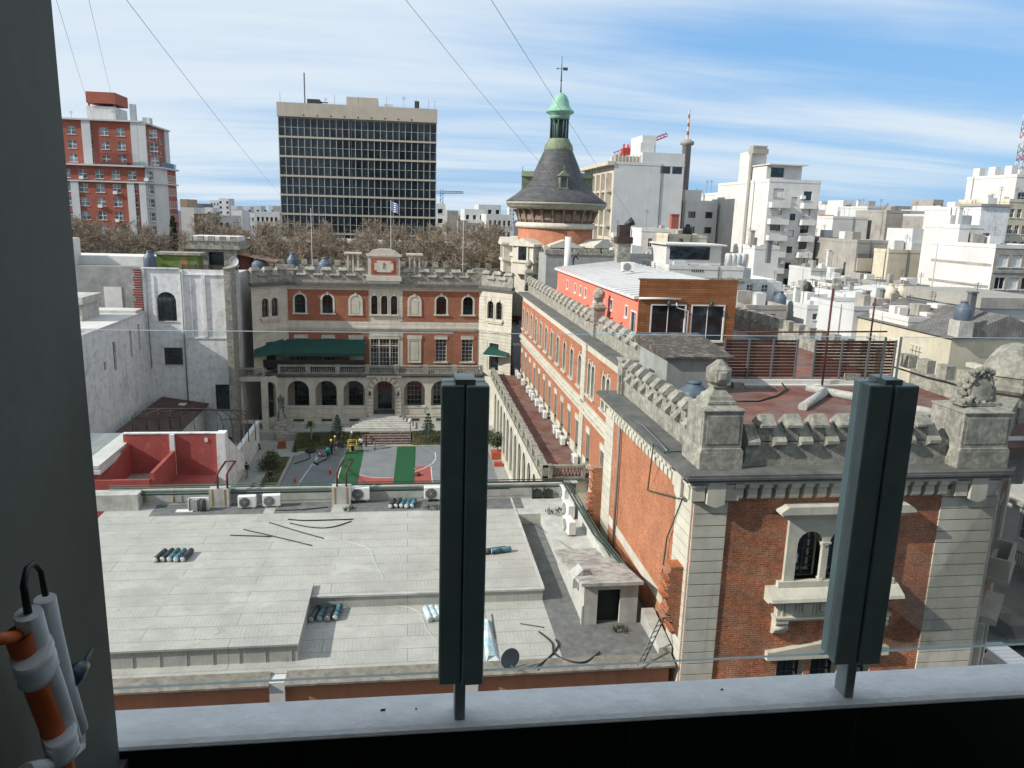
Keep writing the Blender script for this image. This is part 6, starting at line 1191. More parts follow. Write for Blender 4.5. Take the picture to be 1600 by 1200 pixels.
for u, w_ in ((9.6, 1.6), (21.2, 1.5), (W - .7, 1.4)): x.box(u - w_ / 2, u + w_ / 2, -.3, 0, 0, H - 3.4)
x.build('pale_piers', BGREY, r2); x = MB(); x.box(15, 20.5, -2.5 + 3, 3, H + .35, H + 1.0); x.hexa([(15, .2, H + 2.6), (20.5, .2, H + 2.6), (20.5, 3, H + 3.0), (15, 3, H + 3.0)], [(15, .2, H + 2.75), (20.5, .2, H + 2.75), (20.5, 3, H + 3.15), (15, 3, H + 3.15)]); x.build('terrace_awning', mat('maroon_canvas', (0.12, 0.04, 0.035), var=.2), r2)
x = MB(); x.box(W - 1, W + 1.5, .5, .56, H + .35, H + 1.5); x.box(W + 2.5, W + 2.6, 3, 15, H + .35, H + 1.5); x.build('terrace_glass', mat_clear('far_glass'), r2)
for i, (u, dz) in enumerate(((11.2, 2.2), (14.6, 8.2), (17.9, 5.2), (17.9, 11.2), (24.6, 2.2), (24.4, 14.2), (11.1, 14.4))):
    b = MB(); b.box(u - .4, u + .4, -.45, -.02, H - dz - .7, H - dz); b.build('window_cooler', MATS['ac_white'], r2)
# --- small skyline pieces: label, Y, pl, pr, pt, depth, material, window grid spec (cols, rows)
SK = [
 ('thin brown block just right of the brick tower', 240, 281, 291, 311, 12, BTAN, 0, 0), ('small white slab right of the brick tower', 235, 282, 303, 324, 12, BW, 0, 0),
 ('blue grey glass block on the left skyline', 420, 299, 318, 318, 20, BDARK, 4, 3), ('pale slim tower, left one of the twin towers', 520, 328, 342, 313, 16, BGREY, 3, 8), ('pale slim tower, right one of the twin towers, slightly taller', 500, 342, 357, 310, 16, BW, 2, 8),
 ('brown walled house among the treetops left of the grey flats', 205, 303, 320, 334, 12, BTAN, 0, 0), ('grey flats with three boxed windows between the treetops', 200, 320, 361, 337, 12, BGREY, 4, 2),
 ('white block on the skyline between the flats and the office slab', 300, 361, 378, 329, 14, BW, 0, 0), ('jumble of low white houses on the left skyline', 320, 376, 398, 333, 14, BW, 4, 2), ('grey framed block left of the office slab', 260, 397, 437, 331, 16, BGREY, 5, 2), ('small dark grey block touching the office slab', 280, 426, 440, 322, 12, BCON, 0, 0),
 ('pale house behind the right edge of the office slab', 250, 680, 696, 318, 12, BW, 1, 2), ('blank dark grey slab right of the office block', 210, 699, 716, 329, 14, BCON, 0, 0), ('lower grey wall beside the dark slab', 205, 716, 732, 345, 14, BCON, 0, 0),
 ('grey apartment block with stacked balconies left of the round tower', 230, 726, 757, 327, 18, BGREY, 3, 5), ('grey stepped block behind the balconied one', 270, 748, 783, 320, 18, BGREY, 3, 1), ('white stepped houses left of the round tower', 215, 760, 802, 335, 16, BW, 5, 3), ('low tan wall at the foot of the office slab', 190, 680, 690, 356, 8, BTAN, 1, 1), ('far tiny white tower over the plane trees', 600, 796, 804, 324, 14, BGREY, 2, 4),
 ('long pale block far on the skyline behind the right white slab', 330, 1284, 1330, 315, 20, BGREY, 6, 3), ('white stepped penthouses behind the white slab', 260, 1298, 1340, 320, 16, BW, 4, 3), ('white roof house above the green glass block', 250, 1318, 1336, 313, 10, BW, 1, 1), ('narrow grey block on the far right skyline', 300, 1398, 1432, 322, 16, BCON, 4, 1), ('grey tower block with a rooftop mast on the right skyline', 260, 1459, 1475, 312, 12, BCON, 2, 1), ('pale low block behind the grey flats on the right', 270, 1430, 1462, 328, 14, BGREY, 3, 1), ('pale roof edge right of the grey flats', 230, 1470, 1512, 322, 14, BGREY, 3, 1),
]
for lbl, Y, pl, pr, pt, dp, mm, nc, nr in SK:
    wd = P(pr, pt, y=Y).x - P(pl, pt, y=Y).x
    g = grid(wd * .15, wd * .85, nc, -1.6, nr, 3.0, wd / nc * .5, 1.5) if nc else None
    t = bldg('skyline_block', lbl, 'building', Y, pl, pr, pt, dp, mm, front=g, zb=0, group='blocks on the far skyline', win=dict(nv=1, nh=1, glass='window_glass'), cop=False)
    if lbl.startswith('grey apartment block with stacked'):
        for r in range(5): addbox(t, 'balcony', (0, t['W'], -1.2, 0, t['H'] - 3.9 - 3 * r, t['H'] - 2.9 - 3 * r), BW)
rn = random.Random(21)
for i in range(26):                                 # small roofs far off between the named ones
    pl = rn.choice([rn.uniform(285, 430), rn.uniform(685, 800), rn.uniform(1290, 1500), rn.uniform(1060, 1130)]); Y = rn.uniform(340, 700); wpx = rn.uniform(7, 20)
    t = bldg('far_house', ['pale', 'white', 'grey', 'tan'][i % 4] + ' far house whose roof peeps over the skyline', 'house', Y, pl, pl + wpx, rn.uniform(327, 335) + (pl - 637) * .03, 14, [BGREY, BW, BCON, BTAN][i % 4], front=grid(2, 6, 2, -2, 2, 3, 1.4, 1.4), zb=0, group='tiny far houses', win=dict(nv=1, nh=1), cop=False)
for k, n_ in enumerate(('pale', 'white', 'grey', 'tan')): pass
# --- right side, from back to front
b1 = bldg('white_gable_block', 'big blank pale wall of a tall block with ornate side facade by the tower', 'apartment building', 150, 960, 1070, 262, 26, BGREY, pyr=248, zb=0, lm=BSTONE,
          left=grid(3, 23, 5, -2.5, 9, 3.3, 1.5, 2.2), win=dict(nv=2, nh=2, bar='dark_frame'))
W, H = b1['W'], b1['H']
x = MB(); x.box(W * .39, W, .02, 20, H - .5, H + 2.0); x.box(W * .46, W * .66, 4, 12, H + 2, H + 5.5); x.box(W * .42, W * .62, 3, 10, H + 2, H + 4); x.build('upper_storey', BGREY, b1)
for (a, b) in ((.66, .80), (.83, .97)): x = MB(); x.box(W * a, W * b, -.02, .02, H - 1.8, H - .2); x.build('window', GLASS, b1)
for i in range(6):
    b = MB(); b.box(-1.1, 0, 1.5 + 4.2 * i, 2.4 + 4.2 * i, 0, H - 2); b.build('side_pier', BSTONE, b1)
for r in range(9): b = MB(); b.box(-.9, 0, 1, 25, H - 5.6 - 3.3 * r, H - 5.2 - 3.3 * r); b.build('side_balcony', BSTONE, b1)
x = MB(); x.box(-1.4, 0, -.2, 26, H - .6, H + .1); x.build('side_cornice', BSTONE, b1)
x = MB(); x.box(0.2, W * .38, 1, 1.2, H, H + 1.2)
for i in range(8): x.box(.3 + i * .7, .45 + i * .7, .9, 1.0, H, H + 1.5)
x.build('roof_railing', BCREAM, b1)
bldg('low_pale_house', 'sunlit cream block just below the big blank wall', 'house', 132, 955, 998, 372, 10, BCREAM, zb=0)
b2 = bldg('apartment_block', 'grey white apartment block with curved balconies between the blank wall and the tall white block', 'apartment building', 160, 1072, 1122, 312, 14, BGREY, front=grid(1.5, 5.2, 2, -2.2, 5, 3.1, 1.6, 1.3), zb=0, win=dict(nv=2, nh=1, bar='dark_frame'), pyr=316)
for r in range(4): addbox(b2, 'balcony', (b2['W'] * .08, b2['W'] * .4, -1.2, 0, b2['H'] - 8.1 - 3.1 * r, b2['H'] - 7 - 3.1 * r), BW)
addbox(b2, 'lift_house', (.5, 4, 2, 6, b2['H'] - .4, b2['H'] + 2.2), BW)
b3 = bldg('white_apartment_tower', 'tall white block with a blank sunlit side and stacked balconies on its front', 'apartment building', 138, 1203, 1283, 279, 24, BW, pyr=284, zb=0, front=grid(1.9, 1.9, 1, -1.6, 7, 2.95, 2.0, 1.6) + grid(5.1, 5.1, 1, -3.0, 7, 2.95, 1.1, 1.2) + grid(7.6, 7.6, 1, -1.9, 7, 2.95, 1.6, 1.6), win=dict(nv=2, nh=1, bar='dark_frame'), shut=.3)
W, H = b3['W'], b3['H']
for r in range(7):
    for (a, b) in ((.3, 3.9), (6.4, 9.0)):
        zb_ = H - 5.0 - 2.95 * r; m_ = MB(); m_.box(a, b, -1.25, 0, zb_, zb_ + .18); m_.box(a, b, -1.25, -1.1, zb_ + .18, zb_ + 1.0); m_.box(a, a + .12, -1.1, 0, zb_ + .18, zb_ + 1.0); m_.box(b - .12, b, -1.1, 0, zb_ + .18, zb_ + 1.0); m_.build('balcony', BW, b3)
x = MB(); x.box(2.0, W, 1.0, 10, H - .4, H + 0.05); x.box(.2, 7, 2, 12, H, H + 2.6); x.box(-.05, W * .75, .5, 13, H + 2.6, H + 2.8); x.build('penthouse', BW, b3)
x = MB(); x.box(1.0, 3.5, 1.96, 2.0, H + .5, H + 2.2); x.build('penthouse_window', GLASS, b3)
x = MB(); x.box(-.02, 3.2, 9, 14, H - .4, H + 5.5); x.build('lift_house', BW, b3); x = MB(); x.box(-.35, 2.6, 8.4, 11, H - 25, H + 6.2) if False else x.box(-.3, 0, 8.0, 8.9, 0, H + 5.0); x.box(-.3, 2.8, 7.6, 9.6, H + 5, H + 5.9)
for i in range(5): x.box(-.2 + i * .6, .2 + i * .6, 7.8, 9.3, H + 5.9, H + 6.5)
x.build('chimney_stack', BCON, b3)
for r, px_ in ((0, 6.2), (2, 3.4), (4, 3.4)): b = MB(); b.box(px_, px_ + .8, -.5, 0, H - 3.3 - 2.95 * r, H - 2.7 - 2.95 * r); b.build('window_cooler', MATS['ac_white'], b3)
b3b = bldg('white_rear_block', 'lower white block attached behind the tall white block', 'apartment building', 163, 1122, 1160, 302, 12, BW, zb=0)
bldg('white_slab', 'blank bright white slab right of the tall balconied block', 'building', 165, 1302, 1357, 339, 14, BW, zb=0)
bldg('pink_flats', 'pinkish flats with stacked balconies squeezed left of the white slab', 'apartment building', 172, 1280, 1304, 336, 12, BPINK, front=grid(1, 3, 2, -1.6, 3, 3, .9, 1.6), zb=0)
g7 = bldg('green_glass_block', 'small block with a dark gridded glass front behind the white slab', 'office building', 180, 1356, 1384, 323, 12, BGREY, front=grid(1.0, 3.5, 3, -2.5, 4, 2.8, 1.1, 2.2), zb=0, win=dict(glass='blue_far_glass'))
g8 = bldg('grey_flats', 'long grey rendered flats with a stained blank side on the right skyline', 'apartment building', 150, 1459, 1522, 335, 24, BGREY, pyr=337, zb=0, lm=BCON, front=grid(1.5, 6.6, 4, -1.8, 3, 3, 1.0, 1.3), win=dict(nv=1, nh=1))
for r in range(2): addbox(g8, 'balcony', (g8['W'] * .25, g8['W'] * .75, -1.1, 0, g8['H'] - 4.4 - 3 * r, g8['H'] - 3.5 - 3 * r), BGREY)
bldg('grey_flats_wing', 'grey concrete wing left of the long grey flats', 'apartment building', 160, 1386, 1462, 330, 12, BCON, zb=0)
g5 = bldg('concrete_shell', 'grey concrete shell with a recess painted dark and ruined top edge', 'building', 125, 1340, 1392, 376, 16, BCON, zb=0, pyr=376)
x = MB(); x.box(.3, g5['W'] * .9, -.05, .0, 0, g5['H'] - 2.2); x.build('painted_recess_shade', BDARK, g5)  # flat dark panel on the wall, painted as the shade inside a recess
x = MB(); x.box(.3, g5['W'] * .5, -.2, -.05, g5['H'] - 5.2, g5['H'] - 3.0); x.box(.8, 2.4, -.3, -.05, g5['H'] - 7.6, g5['H'] - 6.4); x.build('wall_patches', BCREAM, g5)
g9 = bldg('cream_wall_block', 'sunlit yellowish blank wall right of the concrete shell', 'building', 118, 1389, 1439, 391, 4, BCREAM, zb=0)
bldg('grey_stepped_block', 'grey stained block right of the yellowish wall', 'building', 122, 1437, 1460, 394, 10, BCON, zb=0)
x = MB(); p = P(1415, 388, y=120); x.box(p.x, p.x + 4.5, 118.5, 128, p.z - 1, p.z + 1.0); x.box(p.x + .2, p.x + 2.4, 119, 126, p.z + 1, p.z + 3.2); tag(x.build('roof_huts', BGREY), 'low grey roof huts above the yellowish wall', 'hut')
b10 = bldg('grey_shutter_block', 'blank white party wall with beige shuttered front at the right edge', 'apartment building', 96, 1557, 1640, 381, 13, BW, zb=0, fm=BCON, front=grid(1.4, 5.4, 3, -1.3, 6, 3.0, 1.5, 1.6), shut=.75, win=dict(nv=2, nh=1), pyr=386)
for r in range(6): addbox(b10, 'string_course', (0, b10['W'], -.12, 0, b10['H'] - 3.7 - 3.0 * r, b10['H'] - 3.4 - 3.0 * r), BCON)
for i in range(3): b = MB(); b.box(-.05, 0, .3, 12.7, b10['H'] - 2.9 - 2.9 * i, b10['H'] - 2.55 - 2.9 * i); b.build('panel_joint', BCON, b10)
overlay(BW, (0.47, 0.46, 0.44), .5, .62, .5, .22)
overlay(BW, (0.40, 0.39, 0.37), .56, .7, .6, .9)
overlay(BCON, (0.16, 0.15, 0.14), .5, .66, .6, .5)
overlay(BCREAM, (0.36, 0.33, 0.28), .5, .66, .6, .6)
b11 = bldg('white_crown_block', 'stepped white block with the lattice mast, top right corner', 'apartment building', 128, 1590, 1660, 272, 12.5, BW, zb=0, front=grid(1.5, 6, 3, -3, 7, 3, 1.6, 1.6), pyr=276)
for i in range(3): x = MB(); x.box(-.02, 1.2, 1.5 + 4 * i, 3.2 + 4 * i, b11['H'] - .4, b11['H'] + 1.6); x.build('parapet_step', BW, b11)
b12 = bldg('peeling_lift_house', 'peeling white lift house with round vents on a right hand roof', 'lift house', 112, 1534, 1578, 322, 5, OLDW, zb=14, front=grid(1.4, 1.4, 1, -4.0, 2, 2.6, 1.5, 1.0), pyr=324)
x = MB(); x.box(-.3, b12['W'] + .3, -.3, 5.3, b12['H'], b12['H'] + .4); x.build('stained_slab', BCON, b12)
bldg('yellow_balcony_block', 'yellowish flats with dark railings at the right edge', 'apartment building', 118, 1578, 1620, 312, 12, BCREAM, front=grid(.8, 3.4, 3, -1.5, 7, 2.6, .8, 1.4), zb=0)
bldg('white_step_house', 'white stepped wall in front of the lift house', 'house', 106, 1500, 1538, 352, 8, BW, zb=10); bldg('white_step_house', 'tall narrow white stub above the blank party wall', 'house', 104, 1500, 1516, 352, 5, BW, zb=12)
bldg('grey_wedge_house', 'grey and white houses below the lattice mast', 'house', 122, 1494, 1560, 325, 8, BW, front=grid(2, 6, 2, -2, 2, 3, 1.2, 1.2), zb=5)
# mid distance houses between the pavilion and the white tower
h1 = bldg('terrace_house', 'white house with a glazed veranda and balustraded terrace behind the timber pavilion', 'house', 100, 1046, 1162, 413, 12, BW, zb=0, pyr=419, cop=True)
W, H = h1['W'], h1['H']; x = MB(); x.box(.3, W * .78, 2.5, 9, H, H + 2.6); x.box(-.1, W * .82, 1.7, 9.5, H + 2.6, H + 2.8); x.build('veranda', BW, h1); x = MB(); x.box(.8, W * .62, 2.44, 2.5, H + .7, H + 2.4); x.build('veranda_glass', GLASS, h1)
x = MB(); x.box(-.4, W + .4, -.5, 12, H - 1.9, H - 1.5); x.box(-.2, W + .2, -.3, 12, H - 2.2, H - 1.9); x.build('cornice', GREY, h1)
for i in range(6): b = MB(); b.box(W * .3 + .3 * i, W * .3 + .3 * i + .15, -.03, 0, H - .8, H - .35); b.build('slot', DFRAME, h1)
x = MB()
for i in range(4): x.lathe([(.45, H), (.45, H + 1.5), (.3, H + 1.7)], 10, W * .86 + i * .7, 2.0)
x.build('gas_cylinders', BGREY, h1)
h2 = bldg('cream_penthouse', 'cream and grey penthouse with a black water tank behind the terrace house', 'house', 116, 1052, 1105, 366, 8, BCREAM, zb=10, pyr=368); bldg('white_top_house', 'white house with a brick chimney below the big blank wall', 'house', 124, 1003, 1072, 358, 9, BW, zb=8, front=grid(1.5, 5, 3, -1.5, 2, 2.4, .7, 1.4))
water_tank('black water tank on the cream penthouse, the larger of two', (P(1074, 366, y=118) - Vector((0, 0, .3))), .75, 1.7, BLACKP); water_tank('dark water tank low on the terrace house, half hidden', P(1063, 388, y=111), .6, 1.3, BLACKP)
x = MB(); p = P(1054, 360, y=124); x.box(p.x - .6, p.x + .6, 124, 125, p.z - 2, p.z + 2.4); x.box(p.x - .7, p.x + .7, 123.9, 125.1, p.z + 2.4, p.z + 2.6); tag(x.build('brick_chimney', BBRICK), 'slim red brick chimney on the white house below the blank wall', 'chimney')
bldg('white_low_house', 'low whitewashed house with two dark windows right of the terrace house', 'house', 104, 1160, 1212, 437, 9, OLDW, front=grid(1.2, 3.4, 2, -.7, 2, 3.3, .9, 1.0), zb=0); bldg('white_low_house', 'long white roofline house behind the timber pavilion, left part', 'house', 118, 960, 1030, 397, 9, BW, front=grid(1.5, 6, 4, -1.6, 2, 2.6, .8, 1.2), zb=0)
bldg('white_low_house', 'bluish low house with a balustraded roof below the white slab', 'house', 128, 1268, 1316, 420, 8, BGREY, front=grid(1.0, 4.2, 3, -1.4, 1, 3, .8, 1.1), zb=0); bldg('grey_side_block', 'dark grey blank wall right of the white tower', 'building', 142, 1276, 1304, 371, 10, BCON, zb=0)
bldg('white_low_house', 'white cube house at the foot of the tall white tower', 'house', 112, 1180, 1218, 385, 8, BW, zb=4); bldg('grey_low_block', 'grey cement block beside the gas cylinders', 'building', 114, 1162, 1180, 398, 6, BCON, zb=4)
# low roofs across the side street, right of the battlements
s1 = bldg('long_white_wall_building', 'long low building with a bright white side wall across the side street', 'building', 88, 1355, 1440, 497, 18, BW, zb=0, pyr=499); s2 = bldg('white_corner_house', 'white house with dark windows and clutter on its roof, above the long white wall', 'house', 101, 1228, 1300, 460, 16, BW, zb=0, front=grid(3.5, 3.5, 1, -1.0, 1, 3, .9, .9))
gbz = P(1480, 527, x=52).z + 1.8
gh2 = thing('gabled_shed', 'white gabled shed with a grey tiled roof and cream front with barred windows', 'shed', (52.0, 68, 0))
x = MB(); x.box(0, 11, 0, 16, 0, gbz - 1.8); x.build('wall', BCREAM, gh2); x = MB(); x.prism([(0, gbz - 1.8), (-.3, gbz - 1.8), (5.5, gbz + .5), (11.3, gbz - 1.8)], -.3, 16.3, 'y'); x.build('tiled_roof', mat_brick('grey_tiles', (0.2, 0.195, 0.185), (0.15, 0.145, 0.14), (0.08, 0.08, 0.08), bw=.3, bh=.3, ms=.02, flat=True, tone=.4), gh2)
fg = Face(gh2, (0, 16, 0), -pi / 2)
for u in (3, 7, 11): fg.win(u, gbz - 5.2, 2.2, 1.9, False, 'frame', nv=4, nh=3, rec=.02, tm='white_frame', bar='dark_frame')
m1 = bldg('metal_sided_building', 'pale blue white sheet clad building with a vent pipe, right edge above the battlements', 'building', 72, 1532, 1640, 482, 12, BGREY, zb=0, lm=BW); addbox(m1, 'concrete_top', (-.4, m1['W'], -.4, 12, m1['H'], m1['H'] + 1.1), BCON)
for (px, py, Y, lbl, m_, r_) in ((1503, 500, 68, 'dark blue water tank beside the metal sided building', BLUE, .75), (1390, 466, 88, 'cream water tank, left of a pair on the right hand roofs', BCREAM, .7), (1407, 466, 88, 'cream water tank, right of a pair on the right hand roofs', BCREAM, .7), (1262, 458, 100, 'dark water tank on the white corner house roof', BLACKP, .6), (1218, 478, 96, 'dark tank low behind the outer battlements', BLUE, .8), (1460, 436, 112, 'grey blue tank near the stained grey block', BLUE, .8)):
    water_tank(lbl, P(px, py, y=Y), r_, r_ * 2.3, m_, 'water tanks on the right hand roofs')
x = MB(); p = P(1541, 520, y=70); x.lathe([(.28, 0), (.28, 1.3), (.42, 1.35), (.42, 1.7), (.2, 1.75)], 12); o = x.build('vent_pipe', STEEL, None, p); tag(o, 'galvanised vent pipe with a cap in front of the metal sided building', 'pipe')
x = MB(); p = P(1340, 462, y=96)                     # open truss canopy
x.hexa([(p.x, 96, p.z - .1), (p.x + 8, 96, p.z + .8), (p.x + 8, 104, p.z + .8), (p.x, 104, p.z - .1)], [(p.x, 96, p.z + .1), (p.x + 8, 96, p.z + 1.0), (p.x + 8, 104, p.z + 1.0), (p.x, 104, p.z + .1)])
x.tube([(p.x + .2, 96, p.z - 1.4), (p.x + 8, 96, p.z - 1.0)], .08, 4)
for i in range(9): u = p.x + .3 + i * .85; x.tube([(u, 96, p.z - 1.35 + .04 * i), (u + .42, 96, p.z + .08 * i), (u + .85, 96, p.z - 1.3 + .04 * i)], .05, 4)
tag(x.build('truss_canopy', BGREY), 'flat canopy on white zigzag trusses among the right hand roofs', 'canopy')
SKR = [('stained grey roof right behind the timber pavilion', 92, 1166, 1230, 478, 14, BCON), ('grey flat roof before the truss canopy', 84, 1335, 1440, 480, 10, BGREY), ('white low roof behind the truss canopy', 106, 1300, 1345, 445, 8, BW), ('grey low roof with a skylight hood near the truss canopy', 92, 1262, 1330, 478, 9, BGREY), ('pale roof terrace right of the truss canopy', 90, 1372, 1448, 470, 10, BGREY), ('grey flat roof in front of the blank party wall', 80, 1440, 1530, 486, 12, BCON), ('white low wall between the tanks and the shed', 75, 1420, 1500, 497, 7, BW), ('dark grey block left of the blank party wall', 99, 1405, 1452, 446, 9, BCON), ('brownish roofs by the black tanks', 108, 1215, 1262, 462, 10, BCON), ('pale house below the concrete shell', 112, 1316, 1372, 440, 10, BGREY), ('white parapet house right of the low whitewashed one', 108, 1206, 1240, 455, 8, BW), ('small white hut under the concrete shell', 100, 1300, 1322, 455, 5, BW)]
for lbl, Y, pl, pr, pt, dp, mm in SKR:
    t = bldg('low_roof_house', lbl, 'house', Y, pl, pr, pt, dp, mm, zb=0, group='low houses across the side street', front=grid(1.2, 3.6, 2, -1.0, 1, 3, .8, .8), win=dict(nv=1, nh=1))
    t2 = MB(); rn = random.Random(int(pl)); 
    for i in range(3): a = rn.uniform(0, t['W'] * .8); bq = rn.uniform(0, dp * .6); t2.box(a, a + rn.uniform(.5, 1.6), bq, bq + rn.uniform(.5, 2), t['H'] - .5, t['H'] + rn.uniform(.3, 1.3))
    t2.build('roof_boxes', rn.choice([BCON, BGREY, BW]), t)
# many small chimneys and aerials on the near right roofs
x0 = [(1176, 372, 113), (1202, 398, 108), (1296, 405, 127), (1355, 470, 90), (1380, 480, 88), (1432, 478, 84), (1470, 488, 80), (1518, 492, 70), (1245, 470, 98), (1330, 458, 100), (1452, 440, 112), (1500, 345, 108)]
for i, (px, py, Y) in enumerate(x0):
    p = P(px, py, y=Y); b = MB(); h = 1.0 + (i * 37 % 10) / 8; b.box(p.x - .3, p.x + .3, Y, Y + .6, p.z - 1.2, p.z + h); b.box(p.x - .4, p.x + .4, Y - .1, Y + .7, p.z + h, p.z + h + .15)
    tag(b.build('chimney', [BCON, BDARK, BW][i % 3]), ['grey', 'dark', 'white'][i % 3] + ' stubby chimney on the low roofs right of the pavilion', 'chimney', 'stubby chimneys on the right hand roofs')
# tall chimney-like mast, lattice mast, cranes
ts_ = thing('telecom_tower', 'slim concrete shaft carrying a red and white banded aerial', 'tower', (P(1068, 300, y=200).x, 200, 0)); pz = lambda py: P(1074, py, y=200).z
x = MB(); x.lathe([(1.3, 0), (1.1, pz(228)), (1.75, pz(226)), (1.75, pz(221)), (1.1, pz(220)), (1.0, pz(218))], 14); x.build('shaft', BCON, ts_)
zt0, zt1 = pz(218), pz(172)
for i in range(7): b = MB(); z0 = zt0 + (zt1 - zt0) * i / 7; b.lathe([(.36 - .02 * i, z0), (.34 - .02 * i, z0 + (zt1 - zt0) / 7)], 6, sm=False); b.build('mast_band', mat('mast_white', (.5, .48, .47), var=.1) if i % 2 == 0 else mat('mast_red', (.30, .09, .07), var=.1), ts_)
ts_.rotation_euler = (0, 0, 0)
lm_ = thing('lattice_mast', 'red and white lattice mast on the top right block', 'mast', (P(1591, 275, y=136).x, 136, P(1591, 275, y=136).z))
for i in range(8):
    b = MB(); z0, z1 = 1.35 * i, 1.35 * (i + 1)
    for k in range(3):
        t0, t1 = 2 * pi * k / 3, 2 * pi * (k + 1) / 3; r = .75; b.tube([(r * cos(t0), r * sin(t0), z0), (r * cos(t0), r * sin(t0), z1)], .07, 4); b.tube([(r * cos(t0), r * sin(t0), z0), (r * cos(t1), r * sin(t1), z1)], .05, 4); b.tube([(r * cos(t1), r * sin(t1), z0), (r * cos(t0), r * sin(t0), z1)], .05, 4)
    b.build('lattice_section', MATS['mast_red'] if i in (2, 5) else MATS['mast_white'] if i % 3 else STEEL, lm_)
def crane(lbl, Y, pm, pj0, pj1, pbase, m1_, m2_):
    J0, J1, Mx = P(*pj0, y=Y), P(*pj1, y=Y), P(*pm, y=Y); t = thing('tower_crane', lbl, 'crane', (Mx.x, Y, 0), 0, None)
    b = MB(); n = 12; zb_ = P(*pbase, y=Y).z - 8
    for s in (-.5, .5):
        for q in (-.5, .5): b.tube([(s, q, zb_), (s, q, Mx.z + 1)], .12, 4)
    k = int((Mx.z - zb_) / 1.6)
    for i in range(k): b.tube([(-.5, -.5, zb_ + i * 1.6), (.5, -.5, zb_ + i * 1.6 + 1.6)], .09, 4)
    b.build('mast', m1_, t); b = MB(); a, c = J0 - Vector((Mx.x, Y, 0)), J1 - Vector((Mx.x, Y, 0)); hgt = (c - a).length * .05 + .4
    for o in (Vector((0, -.5, 0)), Vector((0, .5, 0)), Vector((0, 0, hgt))): b.tube([a + o, c + o * .6], .11, 4)
    n = 16
    for i in range(n): p0, p1 = a.lerp(c, i / n), a.lerp(c, (i + 1) / n); b.tube([p0 + Vector((0, -.5, 0)), p0.lerp(p1, .5) + Vector((0, 0, hgt)), p1 + Vector((0, -.5, 0))], .08, 4)
    b.build('jib', m2_, t); return t
RSTEEL = mat('crane_red', (.42, .05, .04), var=.15); BSTEEL = mat('crane_blue', (.08, .2, .38), var=.15)
cr = crane('red and grey luffing crane rising behind the big blank wall', 185, (978, 232), (958, 246), (1042, 213), (978, 262), RSTEEL, RSTEEL); addbox(cr, 'cab', (-.9, .9, -.9, .9, P(978, 240, y=185).z - .8, P(978, 240, y=185).z + 1.2), RSTEEL); p = P(961, 246, y=185); addbox(cr, 'counterweight', (p.x - cr.location.x - 1, p.x - cr.location.x + 1, -.8, .8, p.z - 2.4, p.z), BGREY)
crane('blue and grey tower crane just right of the office slab', 300, (690, 300), (681, 302), (724, 302), (690, 355), BSTEEL, STEEL)
# ------------------------------------------------------------------ square with bare plane trees
pk = thing('market_hall', 'long low hall with a white roof glimpsed through the bare trees', 'hall', (P(365, 372, y=150).x, 150, 0)); hz = P(420, 377, y=150).z
x = MB(); x.box(0, 44, 0, 14, 0, hz); x.build('wall', BCON, pk); x = MB(); x.box(-.5, 15, -1, 14, hz, hz + .4); x.box(26, 40, -1, 14, hz - .9, hz - .5) if False else None; x.box(15.5, 44, 3, 14, hz, hz + .35); x.build('white_roof', BW, pk)
BARK = mat('bare_twigs', (0.235, 0.19, 0.14), var=0.3, scale=.5, bump=0); TRUNK = mat('plane_bark', (0.34, 0.31, 0.25), var=0.35, scale=2, c2=(0.2, 0.18, 0.14), bump=.2)
def bare_tree(seed, Ht=26.0, R=7.0):
    """plane tree in winter: trunk, limbs reaching into a rounded crown volume, every branch end breaking into fine twigs"""
    rn = random.Random(seed); tr = MB(); br = MB(); C0 = Vector((0, 0, Ht * .66))
    def inside(k):
        while True:
            q = Vector((rn.uniform(-1, 1), rn.uniform(-1, 1), rn.uniform(-1, 1)))
            if .25 < q.length < 1: return C0 + Vector((q.x * R * k, q.y * R * k, q.z * Ht * .335 * k))
    def bend(a, b, w):
        md = a.lerp(b, .5) + Vector((rn.uniform(-1, 1), rn.uniform(-1, 1), rn.uniform(0, 1))) * w; return [a, a.lerp(md, .6), md.lerp(b, .4), b]
    top = Vector((rn.uniform(-.5, .5), rn.uniform(-.5, .5), Ht * .42)); tr.tube([(0, 0, 0), (.1, 0, Ht * .2), top], [.5, .42, .36], 7)
    for i in range(8):
        a = inside(.62); a.z = max(a.z, Ht * .5); l1 = bend(top - Vector((0, 0, rn.uniform(0, 3))), a, 1.0); tr.tube(l1, [.36, .28, .2, .13], 5, caps=False)
        for j in range(6):
            s0 = l1[rn.randrange(1, 4)]; b = a + (inside(1.0) - a) * rn.uniform(.45, .9); l2 = bend(s0, b, .6); br.tube(l2, [.10, .08, .06, .045], 3, caps=False)
            for k in range(6):
                s1 = l2[rn.randrange(1, 4)]; dd = ((b - C0).normalized() * .8 + Vector((rn.uniform(-1, 1), rn.uniform(-1, 1), rn.uniform(-.4, 1)))).normalized(); e = s1 + dd * rn.uniform(1.0, 2.6); l3 = bend(s1, e, .25); br.tube(l3, [.05, .042, .034, .026], 3, caps=False)
                for q in range(38):
                    p = l3[rn.randrange(1, 4)] + Vector((rn.uniform(-.3, .3), rn.uniform(-.3, .3), rn.uniform(-.3, .3))); d2 = (dd * .5 + Vector((rn.uniform(-1, 1), rn.uniform(-1, 1), rn.uniform(-.6, .9)))).normalized(); f = p + d2 * rn.uniform(.5, 1.25); w = d2.cross(Vector((rn.uniform(-1, 1), rn.uniform(-1, 1), .3))).normalized() * .030
                    br.face([p - w, p + w, f + w * .5, f - w * .5])
    return tr.mesh('trunk', TRUNK), br.mesh('crown', BARK)
TV = [bare_tree(100 + i) for i in range(4)]
